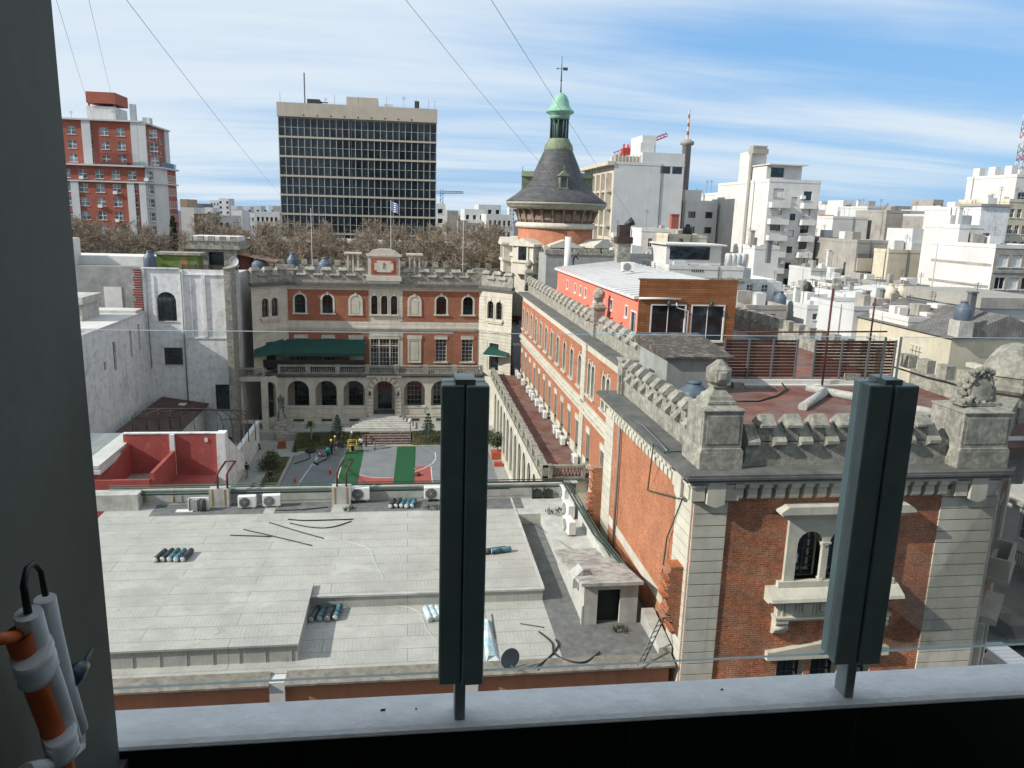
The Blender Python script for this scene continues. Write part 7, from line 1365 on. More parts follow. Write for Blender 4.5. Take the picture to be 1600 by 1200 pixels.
rn = random.Random(4); ti = 0
row = [(px, 119 + (i * 29 % 42)) for i, px in enumerate(list(range(78, 420, 11)) + list(range(425, 580, 15)) + list(range(585, 815, 11)))]
for i, (px, Y) in enumerate(row):
    top = 341 + rn.uniform(-18, 20)
    if 440 < px < 620: top += 10
    if px > 620: top = 355 + rn.uniform(-14, 13) - (px - 620) * .02
    z = P(px, top, y=Y).z; x = P(px, top, y=Y).x; tm_, cm_ = TV[i % 4]
    t = thing('bare_tree', 'leafless brown plane tree in the square behind the battlements', 'tree', (x, Y, 0), rn.uniform(0, 6.28), 'bare plane trees in the square'); t.scale = (z / 26 * 1.05,) * 2 + (z / 26,)
    put('trunk', tm_, t); put('crown', cm_, t)
cy = thing('dark_conifer', 'single dark conifer standing among the bare trees, left', 'tree', (P(270, 345, y=128).x, 128, 0)); zt = P(270, 340, y=128).z
x = MB(); x.tube([(0, 0, 0), (0, 0, zt * .8)], [.4, .12], 7); x.build('trunk', TRUNK, cy); x = MB()
for i in range(1500): z = rn.uniform(zt * .55, zt); r = .95 * (1 - ((z - zt * .55) / (zt * .47)) ** 2.2) + .12; a = rn.uniform(0, 6.28); p = Vector((r * cos(a) * rn.uniform(.5, 1), r * sin(a) * rn.uniform(.5, 1), z)); d = Vector((rn.uniform(-.3, .3), rn.uniform(-.3, .3), rn.uniform(.1, .5))); s = Vector((rn.uniform(-.15, .15), rn.uniform(-.15, .15), .02)); x.face([p - s, p + s, p + d])
x.build('crown', mat('dark_needles', (0.022, 0.032, 0.016), var=.4, bump=0), cy)
# flag poles
for px, top, lbl in ((488, 325, 'bare grey flag pole left of the flag'), (611, 312, 'flag pole with a blue and white striped flag before the office slab'), (723, 330, 'bare grey flag pole right of the office slab')):
    b_ = P(px, 420, y=112); tz_ = P(px, top, y=112).z; t = thing('flag_pole', lbl, 'flag pole', (b_.x, 112, 0), 0, 'flag poles behind the facade'); b = MB(); b.tube([(0, 0, 0), (0, 0, tz_)], [.055, .035], 6); b.build('pole', BGREY, t)
    if px == 611:
        fl_ = MB(); n = 9
        for k in range(n):
            for j in range(8):
                u0, u1 = j / 8, (j + 1) / 8; F = lambda u, v: (.06 + u * .95, .12 * sin(u * 7), tz_ - .15 - v * 1.25 - u * .55 - .08 * sin(u * 6)); fl_.face([F(u0, k / n), F(u1, k / n), F(u1, (k + 1) / n), F(u0, (k + 1) / n)], 1 if k % 2 or False else 0)
        fl_.build('flag', [mat('flag_white', (.7, .7, .72), var=.08, bump=0), mat('flag_blue', (.02, .06, .30), var=.1, bump=0)], t)
# ------------------------------------------------------------------ side street at the right
sheet('side_street', [(34, -20), (44.5, -20), (44.5, 200), (34, 200)], 0.0, ASPH)
x = MB(); x.box(29.4, 34, -20, 200, -0.02, 0.13); tag(x.build('pavement', PAVE), kind='structure'); x = MB(); x.box(44.5, 53, -20, 200, -0.02, 0.13); tag(x.build('pavement', PAVE), kind='structure')
fc_ = thing('iron_fence', 'dark iron railing with a hedge along the far pavement of the side street', 'fence', (52, 40, 0)); b = MB(); b.box(0, .3, 0, 40, 0, .5); b.build('base_wall', GREY, fc_); b = MB()
for i in range(134): b.box(.1, .14, .3 * i, .3 * i + .04, .5, 2.0)
b.box(.08, .16, 0, 40, 1.85, 1.92); b.box(.08, .16, 0, 40, .6, .66); b.build('bars', DFRAME, fc_)
hd = MB(); rn = random.Random(8)
for i in range(5000): p = Vector((rn.uniform(50.6, 52.0), rn.uniform(40, 80), .1 + 1.1 * rn.random() ** .7)); d = Vector((rn.uniform(-.12, .12), rn.uniform(-.12, .12), rn.uniform(-.1, .16))); s = Vector((rn.uniform(-.1, .1), rn.uniform(-.1, .1), rn.uniform(-.1, .1))); hd.face([p, p + s, p + d])
tag(hd.build('hedge', mat('hedge_leaves', (0.035, 0.05, 0.025), var=.5, bump=0)), 'dark clipped hedge in front of the iron railing', 'hedge')
bs_ = thing('street_house', 'pale street house with tall windows behind the iron railing', 'house', (53, 40, 0)); bf = Face(bs_, (0, 26, 0), -pi / 2)
ops = grid(2, 24, 7, 14.6, 3, 4.6, 1.5, 2.8); x = MB(); wall(x, 26, 0, 16.5, ops, .3); bf.put('wall', x, BW); x = MB(); x.box(.3, 14, 0, 26, 0, 16.2); x.build('body', BW, bs_); x = MB(); x.box(-.6, 0, 0, 26, 10.2, 10.5); x.box(-.5, 0, 0, 26, 5.6, 5.9); x.box(-.7, 0, 0, 26, 16.2, 16.6); x.build('string_course', STONE, bs_)
for o in ops: bf.win((o[0] + o[1]) / 2, o[2], o[1] - o[0], o[3] - o[2], False, 'sill', nv=2, nh=3, tm='stone_trim', bar='white_frame')
def car(lbl, loc, rz, body, van=False):
    t = thing('parked_van' if van else 'parked_car', lbl, 'van' if van else 'car', loc, rz); L, Wd = (5.2, 1.95) if van else (4.4, 1.75); h = 2.1 if van else 1.45
    prof = [(-L / 2, .35), (-L / 2, h * .55), (-L / 2 + .1, h * .92), (-L / 2 + .5, h), (L * .12, h), (L * .30, h * .62), (L / 2 - .1, h * .5), (L / 2, .35)] if van else [(-L / 2, .35), (-L / 2, .8), (-L / 2 + .35, .92), (-L / 2 + .9, 1.4), (.3, 1.45), (1.05, .95), (L / 2 - .2, .8), (L / 2, .35)]
    b = MB(); n = len(prof); inset = [0, 0, .1, .18, .18, .05, .02, 0]
    l = [(y, -Wd / 2 + i_, z) for (y, z), i_ in zip(prof, inset)]; r = [(y, Wd / 2 - i_, z) for (y, z), i_ in zip(prof, inset)]
    b.v += l + r; b.f.append(tuple(range(n))); b.f.append(tuple(range(2 * n - 1, n - 1, -1)))
    for k in range(n): q = (k + 1) % n; b.f.append((k, n + k, n + q, q))
    b.m += [0] * (n + 2); b.sm += [False] * (n + 2); b.build('body', body, t, bevel=.05)
    b = MB(); a = 3 if van else 3
    for s in (-1, 1): b.face([(y, s * (Wd / 2 - i_ + .012), z) for y, z, i_ in (((.1, h * .58, .05), (L * .26, h * .62, .06), (L * .1, h * .93, .16), (.1, h * .93, .16)) if van else ((-1.2, .95, .1), (.85, .97, .07), (.3, 1.36, .17), (-.95, 1.36, .17)))])
    f3, f4 = prof[4], prof[5]; b.face([(f3[0] + .06, -Wd / 2 + .25, f3[1] - .04), (f3[0] + .06, Wd / 2 - .25, f3[1] - .04), (f4[0] + .02, Wd / 2 - .15, f4[1] + .04), (f4[0] + .02, -Wd / 2 + .15, f4[1] + .04)]); b.build('windows', GLASS, t)
    for u in (-L * .31, L * .31):
        for s in (-1, 1): b = MB(); b.lathe([(.001, -.1), (.32, -.1), (.34, 0), (.32, .1), (.001, .1)], 16); b.xf(Matrix.Translation((u, s * (Wd / 2 - .12), .33)) @ Matrix.Rotation(pi / 2, 4, 'X')); b.build('wheel', BLACKP, t)
    if van:
        b = MB()
        for i in range(7): b.box(-L / 2 + .7 + i * .42, -L / 2 + .78 + i * .42, -Wd / 2 + .3, Wd / 2 - .3, h, h + .03)
        b.build('roof_ribs', body, t)
    return t
car('white van with a ribbed roof parked by the corner building', (P(1555, 1020, z=1.8).x + .3, P(1555, 1020, z=1.8).y, .0), pi / 2, mat('white_car_paint', (.72, .73, .74), rough=.25, var=.04, bump=0, spec=.5), True)
car('black car parked just behind the white van', (P(1578, 985, z=1.0).x + .6, P(1578, 985, z=1.0).y + 1.2, .0), pi / 2, mat('black_car_paint', (.012, .012, .014), rough=.2, var=.04, bump=0, spec=.6))
# ------------------------------------------------------------------ people
def skin_mesh(nodes, edges, rad, root='pelvis'):
    names = list(nodes); me = bpy.data.meshes.new('body'); me.from_pydata([nodes[n] for n in names], [(names.index(a), names.index(b)) for a, b in edges], [])
    o = bpy.data.objects.new('body_tmp', me); col.objects.link(o); md = o.modifiers.new('Skin', 'SKIN'); md.use_smooth_shade = True
    for i, n in enumerate(names):
        s = me.skin_vertices[0].data[i]; r = rad[n]; s.radius = r if isinstance(r, tuple) else (r, r); s.use_root = (n == root)
    o.modifiers.new('Sub', 'SUBSURF').levels = 1; o.modifiers['Sub'].render_levels = 1
    dg = bpy.context.evaluated_depsgraph_get(); out_ = bpy.data.meshes.new_from_object(o.evaluated_get(dg)); bpy.data.objects.remove(o); return out_
SKIN = mat('skin', (.42, .24, .17), var=.1, rough=.6, bump=0)
def cloth(n, c): return mat('cloth_' + n, c, var=.2, scale=6, rough=.85, bump=.1)
CL = dict(navy=cloth('navy', (.02, .025, .045)), black=cloth('black', (.012, .012, .013)), teal=cloth('teal', (.06, .36, .36)), white=cloth('white', (.62, .68, .72)), red=cloth('red', (.26, .03, .04)), grey=cloth('grey', (.24, .23, .22)), olive=cloth('olive', (.09, .085, .05)), maroon=cloth('maroon', (.10, .03, .035)), green=cloth('green', (.03, .06, .04)), hair=cloth('hair', (.02, .015, .012)), yellow=mat('helmet_yellow', (.68, .56, .04), rough=.4, var=.1, bump=0), wht=mat('cap_white', (.65, .65, .63), rough=.6, var=.1, bump=0), khaki=cloth('khaki', (.33, .28, .2)))
POSES = {}
def body(pose):
    if pose in POSES: return POSES[pose]
    n = dict(pelvis=(0, 0, .95), waist=(0, .0, 1.1), chest=(0, .01, 1.32), neck=(0, 0, 1.47), head=(0, -.015, 1.6), crown=(0, -.005, 1.72), nose=(0, -.115, 1.6))
    for s, k in ((-1, 'l'), (1, 'r')):
        n.update({k + 'hip': (s * .095, 0, .9), k + 'knee': (s * .11, -.02, .49), k + 'ank': (s * .12, .02, .08), k + 'toe': (s * .14, -.15, .035), k + 'sho': (s * .185, .01, 1.40), k + 'elb': (s * .26, .03, 1.12), k + 'wri': (s * .26, -.07, .88), k + 'palm': (s * .25, -.10, .80)})
    if pose == 'walk': n.update(lknee=(-.1, -.2, .5), lank=(-.11, -.18, .1), ltoe=(-.12, -.35, .08), rknee=(.1, .06, .48), rank=(.1, .3, .16), rtoe=(.1, .2, .03), lelb=(-.25, .16, 1.14), lwri=(-.24, .14, .9), lpalm=(-.23, .12, .82), relb=(.25, -.08, 1.12), rwri=(.22, -.26, .95), rpalm=(.21, -.32, .89))
    if pose == 'hold': n.update(lelb=(-.27, -.06, 1.14), lwri=(-.14, -.28, 1.12), lpalm=(-.09, -.35, 1.14), relb=(.27, -.06, 1.14), rwri=(.14, -.28, 1.12), rpalm=(.09, -.35, 1.14))
    if pose == 'bend':
        n.update(chest=(0, -.22, 1.24), waist=(0, -.07, 1.08), neck=(0, -.34, 1.33), head=(0, -.44, 1.40), crown=(0, -.5, 1.51), nose=(0, -.54, 1.35))
        for s, k in ((-1, 'l'), (1, 'r')): n.update({k + 'sho': (s * .18, -.27, 1.29), k + 'elb': (s * .24, -.4, 1.03), k + 'wri': (s * .18, -.55, .87), k + 'palm': (s * .16, -.6, .81)})
    if pose in ('sit', 'squat'):
        h = -.45 if pose == 'sit' else -.62
        for q in ('pelvis', 'waist', 'chest', 'neck', 'head', 'crown', 'nose'): a = n[q]; n[q] = (a[0], a[1] + .1 - (.12 if q != 'pelvis' else 0) * (a[2] - .9), a[2] + h)
        for s, k in ((-1, 'l'), (1, 'r')): n.update({k + 'hip': (s * .1, .06, .93 + h), k + 'knee': (s * .16, -.38, .52), k + 'ank': (s * .14, -.32 if pose == 'sit' else -.12, .08), k + 'toe': (s * .15, -.5 if pose == 'sit' else -.3, .035), k + 'sho': (s * .185, .05, 1.38 + h), k + 'elb': (s * .25, -.14, 1.16 + h), k + 'wri': (s * .16, -.33, 1.06 + h), k + 'palm': (s * .13, -.4, 1.03 + h)})
    ed = [('pelvis', 'waist'), ('waist', 'chest'), ('chest', 'neck'), ('neck', 'head'), ('head', 'crown'), ('head', 'nose')]; rad = dict(pelvis=(.15, .12), waist=(.135, .1), chest=(.165, .115), neck=.062, head=(.088, .105), crown=(.07, .08), nose=.025)
    for k in 'lr':
        ed += [('pelvis', k + 'hip'), (k + 'hip', k + 'knee'), (k + 'knee', k + 'ank'), (k + 'ank', k + 'toe'), ('chest', k + 'sho'), (k + 'sho', k + 'elb'), (k + 'elb', k + 'wri'), (k + 'wri', k + 'palm')]
        rad.update({k + 'hip': .095, k + 'knee': .066, k + 'ank': .05, k + 'toe': .04, k + 'sho': .07, k + 'elb': .05, k + 'wri': .034, k + 'palm': (.04, .022)})
        w_, p = Vector(n[k + 'wri']), Vector(n[k + 'palm']); d = (p - w_).normalized(); sd_ = d.cross(Vector((0, 1, .1))).normalized()
        for i, off in enumerate((-.03, -.01, .01, .03)): nm = k + 'f%d' % i; n[nm] = tuple(p + d * (.085 - abs(i - 1.4) * .008) + sd_ * off * 1.3 + Vector((0, -.015, 0))); rad[nm] = .009; ed.append((k + 'palm', nm))
        n[k + 'th'] = tuple(p + sd_ * .055 + d * .01 + Vector((0, -.02, 0))); rad[k + 'th'] = .011; ed.append((k + 'palm', k + 'th'))
    me = skin_mesh(n, ed, rad)
    segs = [(Vector(n[a]), Vector(n[b]), a, b) for a, b in ed]; zone = []
    def dist(q, a, b): ab = b - a; t = max(0, min(1, (q - a).dot(ab) / max(ab.length_squared, 1e-9))); return (q - a - ab * t).length, t
    for pl in me.polygons:
        c = Vector(pl.center); best = min(((dist(c, a, b), x_, y_) for a, b, x_, y_ in segs), key=lambda e: e[0][0]); (dd, t), x_, y_ = best
        if y_ in ('head', 'crown', 'nose') or x_ == 'head': z = 0
        elif x_[1:] in ('wri', 'palm') or y_[1:] == 'palm': z = 0
        elif y_[1:] == 'toe' or (y_[1:] == 'ank' and t > .85): z = 3
        elif y_[1:] in ('knee', 'ank') or y_[1:] == 'hip' or (x_ == 'pelvis' and t < .35 and y_ == 'waist'): z = 2
        else: z = 1
        zone.append(z)
    for q in range(4): me.materials.append(SKIN)
    me.polygons.foreach_set('material_index', zone); POSES[pose] = (me, n); return POSES[pose]
def person(lbl, loc, face, pose, top, leg, hat='hair', shoe='black', group=None, s=1.08):
    me, n = body(pose); m2 = me.copy()
    for i, q in enumerate((SKIN, CL[top], CL[leg], CL[shoe])): m2.materials[i] = q
    o = put('person', m2, None, loc, face); tag(o, lbl, 'person', group); o.scale = (s, s, s); h = Vector(n['head']); c = Vector(n['crown']); b = MB(); up = (c - h).normalized(); k = 1.0 if hat in ('hair',) else 1.14
    b.lathe([(.098 * k, .02), (.11 * k, .06), (.105 * k, .11), (.075 * k, .155), (.03, .175), (.001, .18)] if hat == 'hair' else [(.15, .055), (.15, .07), (.118, .075), (.115, .13), (.08, .175), (.03, .195), (.001, .2)], 12); q = Vector((0, 0, 1)).rotation_difference(up).to_matrix().to_4x4()
    b.xf(Matrix.Translation(h + Vector((0, .012, 0))) @ q); b.build('hair' if hat == 'hair' else 'hat', CL[hat], o)
    if hat == 'hair': b = MB(); b.lathe([(.085, -.07), (.1, 0), (.1, .06)], 10); b.v = [(x_, max(y_, .02) + .005, z_) for x_, y_, z_ in b.v]; b.xf(Matrix.Translation(h) @ q); b.build('back_hair', CL[hat], o)
    return o
gp = 'people working on the court'
FT = lambda px, py, z=0.0: P(px, py, z=z + .01)
person('person in a teal jacket and dark trousers standing by the turf strip', FT(513, 719), pi + .4, 'stand', 'teal', 'black', shoe='wht', group=gp, s=1.03)
person('person in dark clothes with a yellow helmet, nearer of the helmeted two', FT(518, 710), 2.2, 'hold', 'black', 'black', 'yellow', group=gp)
person('person in dark clothes with a yellow helmet, farther of the helmeted two', FT(524, 704), 1.2, 'hold', 'olive', 'black', 'yellow', group=gp)
person('person in a navy jacket and grey trousers behind the teal jacket', FT(527, 711), pi, 'stand', 'navy', 'grey', shoe='wht', group=gp)
person('person in dark clothes holding a yellow helmet left of the yellow frame', FT(535, 700), pi - .5, 'hold', 'black', 'navy', group=gp)
person('person in a white cap and olive clothes behind the yellow frame', FT(550, 697), 0.2, 'stand', 'olive', 'olive', 'wht', group=gp)
person('person in a white shirt and black trousers right of the yellow frame', FT(564, 704), pi, 'hold', 'white', 'black', shoe='wht', group=gp, s=1.04)
person('person in a red jacket before the brown stepped seats', FT(572, 698), 1.4, 'stand', 'red', 'black', group=gp)
person('person in a dark red jacket and grey trousers bending by the stepped seats', FT(586, 701), -1.4, 'bend', 'maroon', 'grey', group=gp)
person('person in green crouching behind the teal jacket', FT(511, 711), 1.0, 'squat', 'green', 'black', group=gp)
person('person in a dark jacket and shorts walking on the left path', FT(386, 748, .0), 0.3, 'walk', 'black', 'khaki', group='people on the left path')
person('person in black sitting against the white boundary wall, farther one', FT(401, 702, .0), 1.6, 'sit', 'black', 'black', group='people on the left path'); person('person in black sitting against the white boundary wall, nearer one', FT(396, 705, .0), 1.6, 'sit', 'black', 'navy', group='people on the left path')
person('person in navy seated by the planting bed at the parapet edge', FT(423, 752, .0), .4, 'sit', 'navy', 'navy', group='people on the left path')
person('worker in black bending at the back corner of the pavilion roof', (18.9, 88.8, 23.2), 1.3, 'bend', 'black', 'black', 'hair')
# bags on the wall
for i, (px, py) in enumerate(((406, 683), (391, 707))): b = MB(); p = P(px, py, z=.1); b.lathe([(.2, 0), (.24, .15), (.2, .42), (.08, .5)], 8, sm=True); tag(b.build('backpack', CL['black'], None, p), 'black backpack leaning on the white boundary wall, ' + ('upper one' if i == 0 else 'lower one'), 'bag', 'bags along the boundary wall')
# ------------------------------------------------------------------ things on the court
ORG = mat('cone_orange', (.68, .10, .03), var=.1, rough=.5, bump=0)
for i, (px, py, lbl) in enumerate(((516, 740, 'orange traffic cone at the corner of the red court zone'), (461, 754, 'orange traffic cone with a white band at the court line, lower left'))):
    t = thing('traffic_cone', lbl, 'cone', P(px, py, z=0.02), 0, 'traffic cones'); b = MB(); b.box(-.2, .2, -.2, .2, 0, .04); b.lathe([(.16, .04), (.03, .75), (.001, .76)], 12); b.build('body', ORG, t); b = MB(); b.lathe([(.112, .3), (.075, .48)], 12); b.build('band', LINE, t)
for i, (px, py) in enumerate(((485, 706), (491, 699))): b = MB(); b.lathe([(.32, .08), (.42, .0), (.6, .0), (.66, .12), (.6, .26), (.42, .26), (.32, .18), (.32, .08)], 20); tag(b.build('tyre', BLACKP, None, P(px, py, z=.02)), 'big black tyre lying on the court by the lawn, ' + ('nearer one' if i == 0 else 'farther one'), 'tyre', 'tyres on the court')
yf = thing('yellow_trolley', 'yellow steel frame on wheels standing on the end of the turf strip', 'frame', FT(551, 706)); b = MB()
for s in (-.5, .5):
    for q in (-.3, .3): b.tube([(s, q, .1), (s, q, 1.5)], .045, 6)
for z in (.15, .9, 1.45):
    for q in (-.3, .3): b.tube([(-.5, q, z), (.5, q, z)], .04, 6)
    for s in (-.5, .5): b.tube([(s, -.3, z), (s, .3, z)], .04, 6)
b.build('frame', mat('yellow_steel', (.6, .40, .02), var=.1, rough=.5, bump=0), yf); b = MB(); b.lathe([(.15, .1), (.22, .5), (.15, .8)], 10); b.build('load', CL['black'], yf)
ht = thing('hand_truck', 'small red hand truck lying on the court by the teal jacket', 'hand truck', FT(500, 715)); b = MB(); b.tube([(-.3, .5, .1), (-.3, -.1, .9), (.1, -.1, .9), (.1, .5, .1), (-.3, .5, .1)], .05, 6); b.box(-.35, .6, .3, .6, .05, .15); b.build('frame', mat('faded_red', (.35, .06, .05), var=.2), ht)
b = MB(); b.tube([FT(493, 726) + Vector((0, 0, .1)), FT(511, 718) + Vector((0, 0, .1))], .06, 6); b.tube([FT(490, 724) + Vector((0, 0, .1)), FT(497, 727) + Vector((0, 0, .1))], .08, 6); tag(b.build('drag_bar', BLACKP), 'black T shaped bar lying in front of the teal jacket', 'bar')
cable('dark hose snaking over the court below the tyres', [(460, 725), (475, 720), (484, 716), (483, 710), (486, 706)], .03, .05, BR, 'hose', 'court_hose')
b = MB(); b.tube([(0, 0, 0), (0, 0, 1.5)], .06, 6); b.box(-.25, .25, -.2, .2, 0, .05); tag(b.build('black_stand', BLACKP, None, FT(461.5, 706)), 'thin black stand with a flat foot at the lawn edge', 'stand')
b = MB(); b.lathe([(.3, 0), (.4, .15), (.25, .35), (.05, .4)], 9); tag(b.build('sandbag', mat('brown_bag', (.1, .05, .03), var=.3), None, FT(652, 743)), 'brown bag on the court right of the second turf strip', 'bag')
b = MB(); b.lathe([(.07, 0), (.06, 1.1), (.16, 1.2), (.26, 1.45), (.16, 1.7), (.02, 1.78)], 14); tag(b.build('lamp_post', BW, None, P(641, 674, z=1.13)), 'white globe lamp on a short post beside the entrance steps', 'lamp')
b = MB()
for i in range(4): b.box(-.5 + .05 * i, .5, -.3, .3, .25 * i, .25 * i + .2)
tag(b.build('brick_pile', mat('red_bricks', (.35, .1, .06), var=.4), None, FT(440, 700)), 'low pile of red bricks at the corner of the lawn', 'bricks')
# statue on its rock
ROCK = mat('pale_rock', (.36, .34, .3), var=.35, dirt=.5, scale=2, bump=.6); BRON = mat('patinated_bronze', (.10, .135, .115), var=.4, c2=(.30, .36, .33), scale=2.5, metal=.3, rough=.5)
st = thing('statue', 'bronze statue of a standing man on a stepped pale rock base', 'statue', (-16.0, 99.4, 0))
rk = MB(); rn = random.Random(2)
for i in range(26): a = rn.uniform(0, 6.28); r = rn.uniform(0, 1.7); h = max(.5, 2.35 - r * .9 + rn.uniform(-.2, .1)); s = rn.uniform(.4, .75); b = MB(); b.box(-s, s, -s * .8, s * .8, 0, h); rk.add(b, Matrix.Translation((r * cos(a), r * sin(a) * .8, 0)) @ Matrix.Rotation(rn.uniform(-.3, .3), 4, 'Z'))
rk.build('rock_base', ROCK, st, bevel=.06); me, n = body('walk'); m2 = me.copy(); m2.materials.clear(); m2.materials.append(BRON); m2.polygons.foreach_set('material_index', [0] * len(m2.polygons)); o = put('figure', m2, st, (0, 0, 2.3), -.3); o.scale = (2.1, 2.1, 2.1)
b = MB(); b.prism([(-.32, .0), (.32, .0), (.26, 1.35), (-.26, 1.35)], -.1, .28, 'y'); b.build('coat', BRON, st, (0, .1, 3.9), -.3)
# ------------------------------------------------------------------ plants
def leafy(nm, lbl, loc, trunk_h, R, Hc, n, leaf, m_, shape='round', cat='shrub', seed=1, tr=.06, z0=None):
    t = thing(nm, lbl, cat, loc); rn = random.Random(seed); b = MB(); b.tube([(0, 0, 0), (.03, 0, trunk_h * .5), (0, 0, trunk_h + Hc * .4)], [tr, tr * .8, tr * .4], 6)
    for k in range(5): a = rn.uniform(0, 6.28); b.tube([(0, 0, trunk_h * .8), (R * .55 * cos(a), R * .55 * sin(a), trunk_h + Hc * rn.uniform(.3, .7))], [tr * .5, tr * .2], 4)
    b.build('trunk', TRUNK, t); b = MB(); cl = [(rn.uniform(0, 6.28), rn.uniform(.25, 1), rn.uniform(0, 1)) for _ in range(14)]
    for i in range(n):
        if shape == 'round': a, q, v = cl[i % 14]; c = Vector((R * .62 * q * cos(a), R * .62 * q * sin(a), trunk_h + Hc * (.15 + .65 * v))); p = c + Vector((rn.gauss(0, 1), rn.gauss(0, 1), rn.gauss(0, 1))) * R * .2
        else: v = rn.random(); tier = int(v * 7) / 7; rr = R * (1 - tier) * rn.uniform(.2, 1) + .05; a = rn.uniform(0, 6.28); p = Vector((rr * cos(a), rr * sin(a), trunk_h + Hc * tier + rr * -.1 + rn.uniform(0, .06) * Hc))
        u = Vector((rn.uniform(-1, 1), rn.uniform(-1, 1), rn.uniform(-.6, .6))).normalized() * leaf; w_ = u.cross(Vector((rn.uniform(-1, 1), rn.uniform(-1, 1), 1))).normalized() * leaf * .5; b.face([p - u, p + w_, p + u, p - w_])
    b.build('crown', m_, t); return t
LEAF = mat('dark_leaf', (.05, .075, .028), var=.5, scale=3, c2=(.08, .10, .04), bump=0); NEED = mat('bluish_needle', (.035, .065, .045), var=.4, scale=3, bump=0)
def rosette(nm, lbl, loc, h, n, L, seed):
    t = thing(nm, lbl, 'palm', loc); rn = random.Random(seed); b = MB(); b.tube([(0, 0, 0), (.08, 0, h * .5), (0, 0, h)], [.13, .1, .09], 7); b.build('trunk', TRUNK, t); b = MB()
    for i in range(n):
        a = rn.uniform(0, 6.28); e = rn.uniform(-.2, 1.3); d = Vector((cos(a) * cos(e), sin(a) * cos(e), sin(e))); s = d.cross(Vector((0, 0, 1))).normalized() * .05; p0 = Vector((0, 0, h)); p1 = p0 + d * L * .55; p2 = p0 + d * L + Vector((0, 0, -.25 * L)); b.face([p0 - s * .6, p0 + s * .6, p1 + s, p1 - s]); b.face([p1 - s, p1 + s, p2])
    b.build('fronds', mat('yucca_leaf', (.13, .15, .05), var=.4, scale=3, bump=0), t); return t
rosette('yucca_palm', 'slim young palm with a spiky yellow green head on the lawn', P(486, 688, z=.7), 1.9, 120, 1.0, 3)
leafy('young_conifer', 'young bluish conifer on the lawn bank left of the steps', P(527, 681, z=.9), .5, 1.0, 2.4, 900, .13, NEED, 'cone', 'tree', 4)
leafy('young_conifer', 'young bluish conifer on the lawn bank right of the steps', P(669, 684, z=.9), .5, 1.15, 2.9, 1000, .13, NEED, 'cone', 'tree', 5)
rosette('bushy_palm', 'bushy palm rising from the planting bed by the left path', P(424, 728, z=.1), 1.0, 140, 1.3, 7); leafy('dark_bush', 'dark low bush under the palm in the left planting bed', P(420, 734, z=.1), .2, 1.5, 1.6, 900, .16, LEAF, 'round', 'shrub', 9)
REDP = mat('red_planter', (.45, .09, .05), var=.15, rough=.6)
for (px, py, s, lbl) in ((777, 716, 1.0, 'round clipped tree in a coral red planter before the terrace arches'), ):
    p = P(px, py, z=0.0); t = leafy('potted_tree', lbl, p + Vector((0, 0, .5)), 1.0, 1.25, 2.0, 1500, .13, LEAF, 'round', 'tree', 12, .08); b = MB(); b.box(-.75, .75, -.6, .6, -.5, .45); b.build('planter', REDP, t, bevel=.03)
b = MB(); p = P(777, 728, z=0); b.box(p.x - .4, p.x + .6, p.y - .3, p.y + .3, 0, .5); tag(b.build('red_planter', REDP), 'small coral red planter in front of the potted tree', 'planter')
# thin aerial wires
WIRE = mat('wire', (.03, .03, .033), var=.1, rough=.5, bump=0)
def wire(lbl, a, b_, sag, r):
    q = [a.lerp(b_, i / 24) - Vector((0, 0, sag * 4 * (i / 24) * (1 - i / 24))) for i in range(25)]; m_ = MB(); m_.tube(q, r, 4); tag(m_.build('aerial_wire', WIRE), lbl, 'wire', 'wires overhead')
wire('thin wire from the upper left corner of the sky to the office slab', P(175, -30, y=34), P(440, 306, y=120), .3, .013)
wire('thin wire crossing the sky to the round tower roof', P(610, -30, y=34), P(900, 316, y=106), .3, .013)
wire('thin wire from the top of the sky passing right of the copper lantern', P(750, -28, y=34), P(1010, 372, y=128), .3, .013)
wire('faint wire beside the left pillar, left of two', P(70, -60, y=40), P(150, 200, y=150), .2, .010); wire('faint wire beside the left pillar, right of two', P(125, -60, y=40), P(183, 185, y=150), .2, .010)
wire('thin wire sagging across the courtyard to the right of the steps', P(560, 630, y=98), P(905, 866, y=36), .15, .012); wire('thin wire above the flat roof on the right of the left post', P(640, 820, y=44), P(960, 1000, y=31), .1, .01)
# ------------------------------------------------------------------ the balcony the picture is taken from
LED = mat('ledge_paint', (0.76, 0.77, 0.78), var=0.1, scale=14, dirt=.3, dirt_c=(.5, .5, .5), dscale=3.0, bump=.25, rough=.6)
PIL = mat('pillar_paint', (0.145, 0.155, 0.13), var=0.1, scale=10, rough=.75, bump=.08, dirt=.15, dirt_c=(.10, .105, .095), dscale=1.2); TILE = mat('dark_tile', (0.010, 0.018, 0.015), var=0.2, rough=.35, bump=0, scale=3)
POST = mat('anodised_post', (0.31, 0.42, 0.42), rough=.42, var=.2, scale=9, bump=.04, spec=.5, dirt=.3, dirt_c=(.42, .5, .5), dscale=6); POSTL = mat('post_stem', (0.3, 0.35, 0.35), rough=.4, var=.15, bump=0)
ow = thing('balcony_wall', 'white topped balcony wall with a dark tiled inner face, along the bottom', 'wall', (0, 1.72, 0))
x = MB(); pr = [(-.0705, 27.779), (-.0715, 27.782), (-.066, 27.787), (-.05, 27.79), (.07, 27.79), (.09, 27.775), (.09, 27.6), (.0, 27.6), (.0, 27.779)]; x.prism(pr, -1.6, 4.5, 'x'); x.build('ledge', LED, ow)
x = MB(); x.box(-1.6, 4.5, -.07, -.002, 26.2, 27.778); x.box(-1.6, 4.5, -.002, .08, 26.2, 27.598)
x.build('tiled_face', TILE, ow); x = MB()
for u in (-.05, .55, 1.15): x.box(u, u + .004, -.0715, -.07, 26.2, 27.775)
x.build('tile_joint', DFRAME, ow)
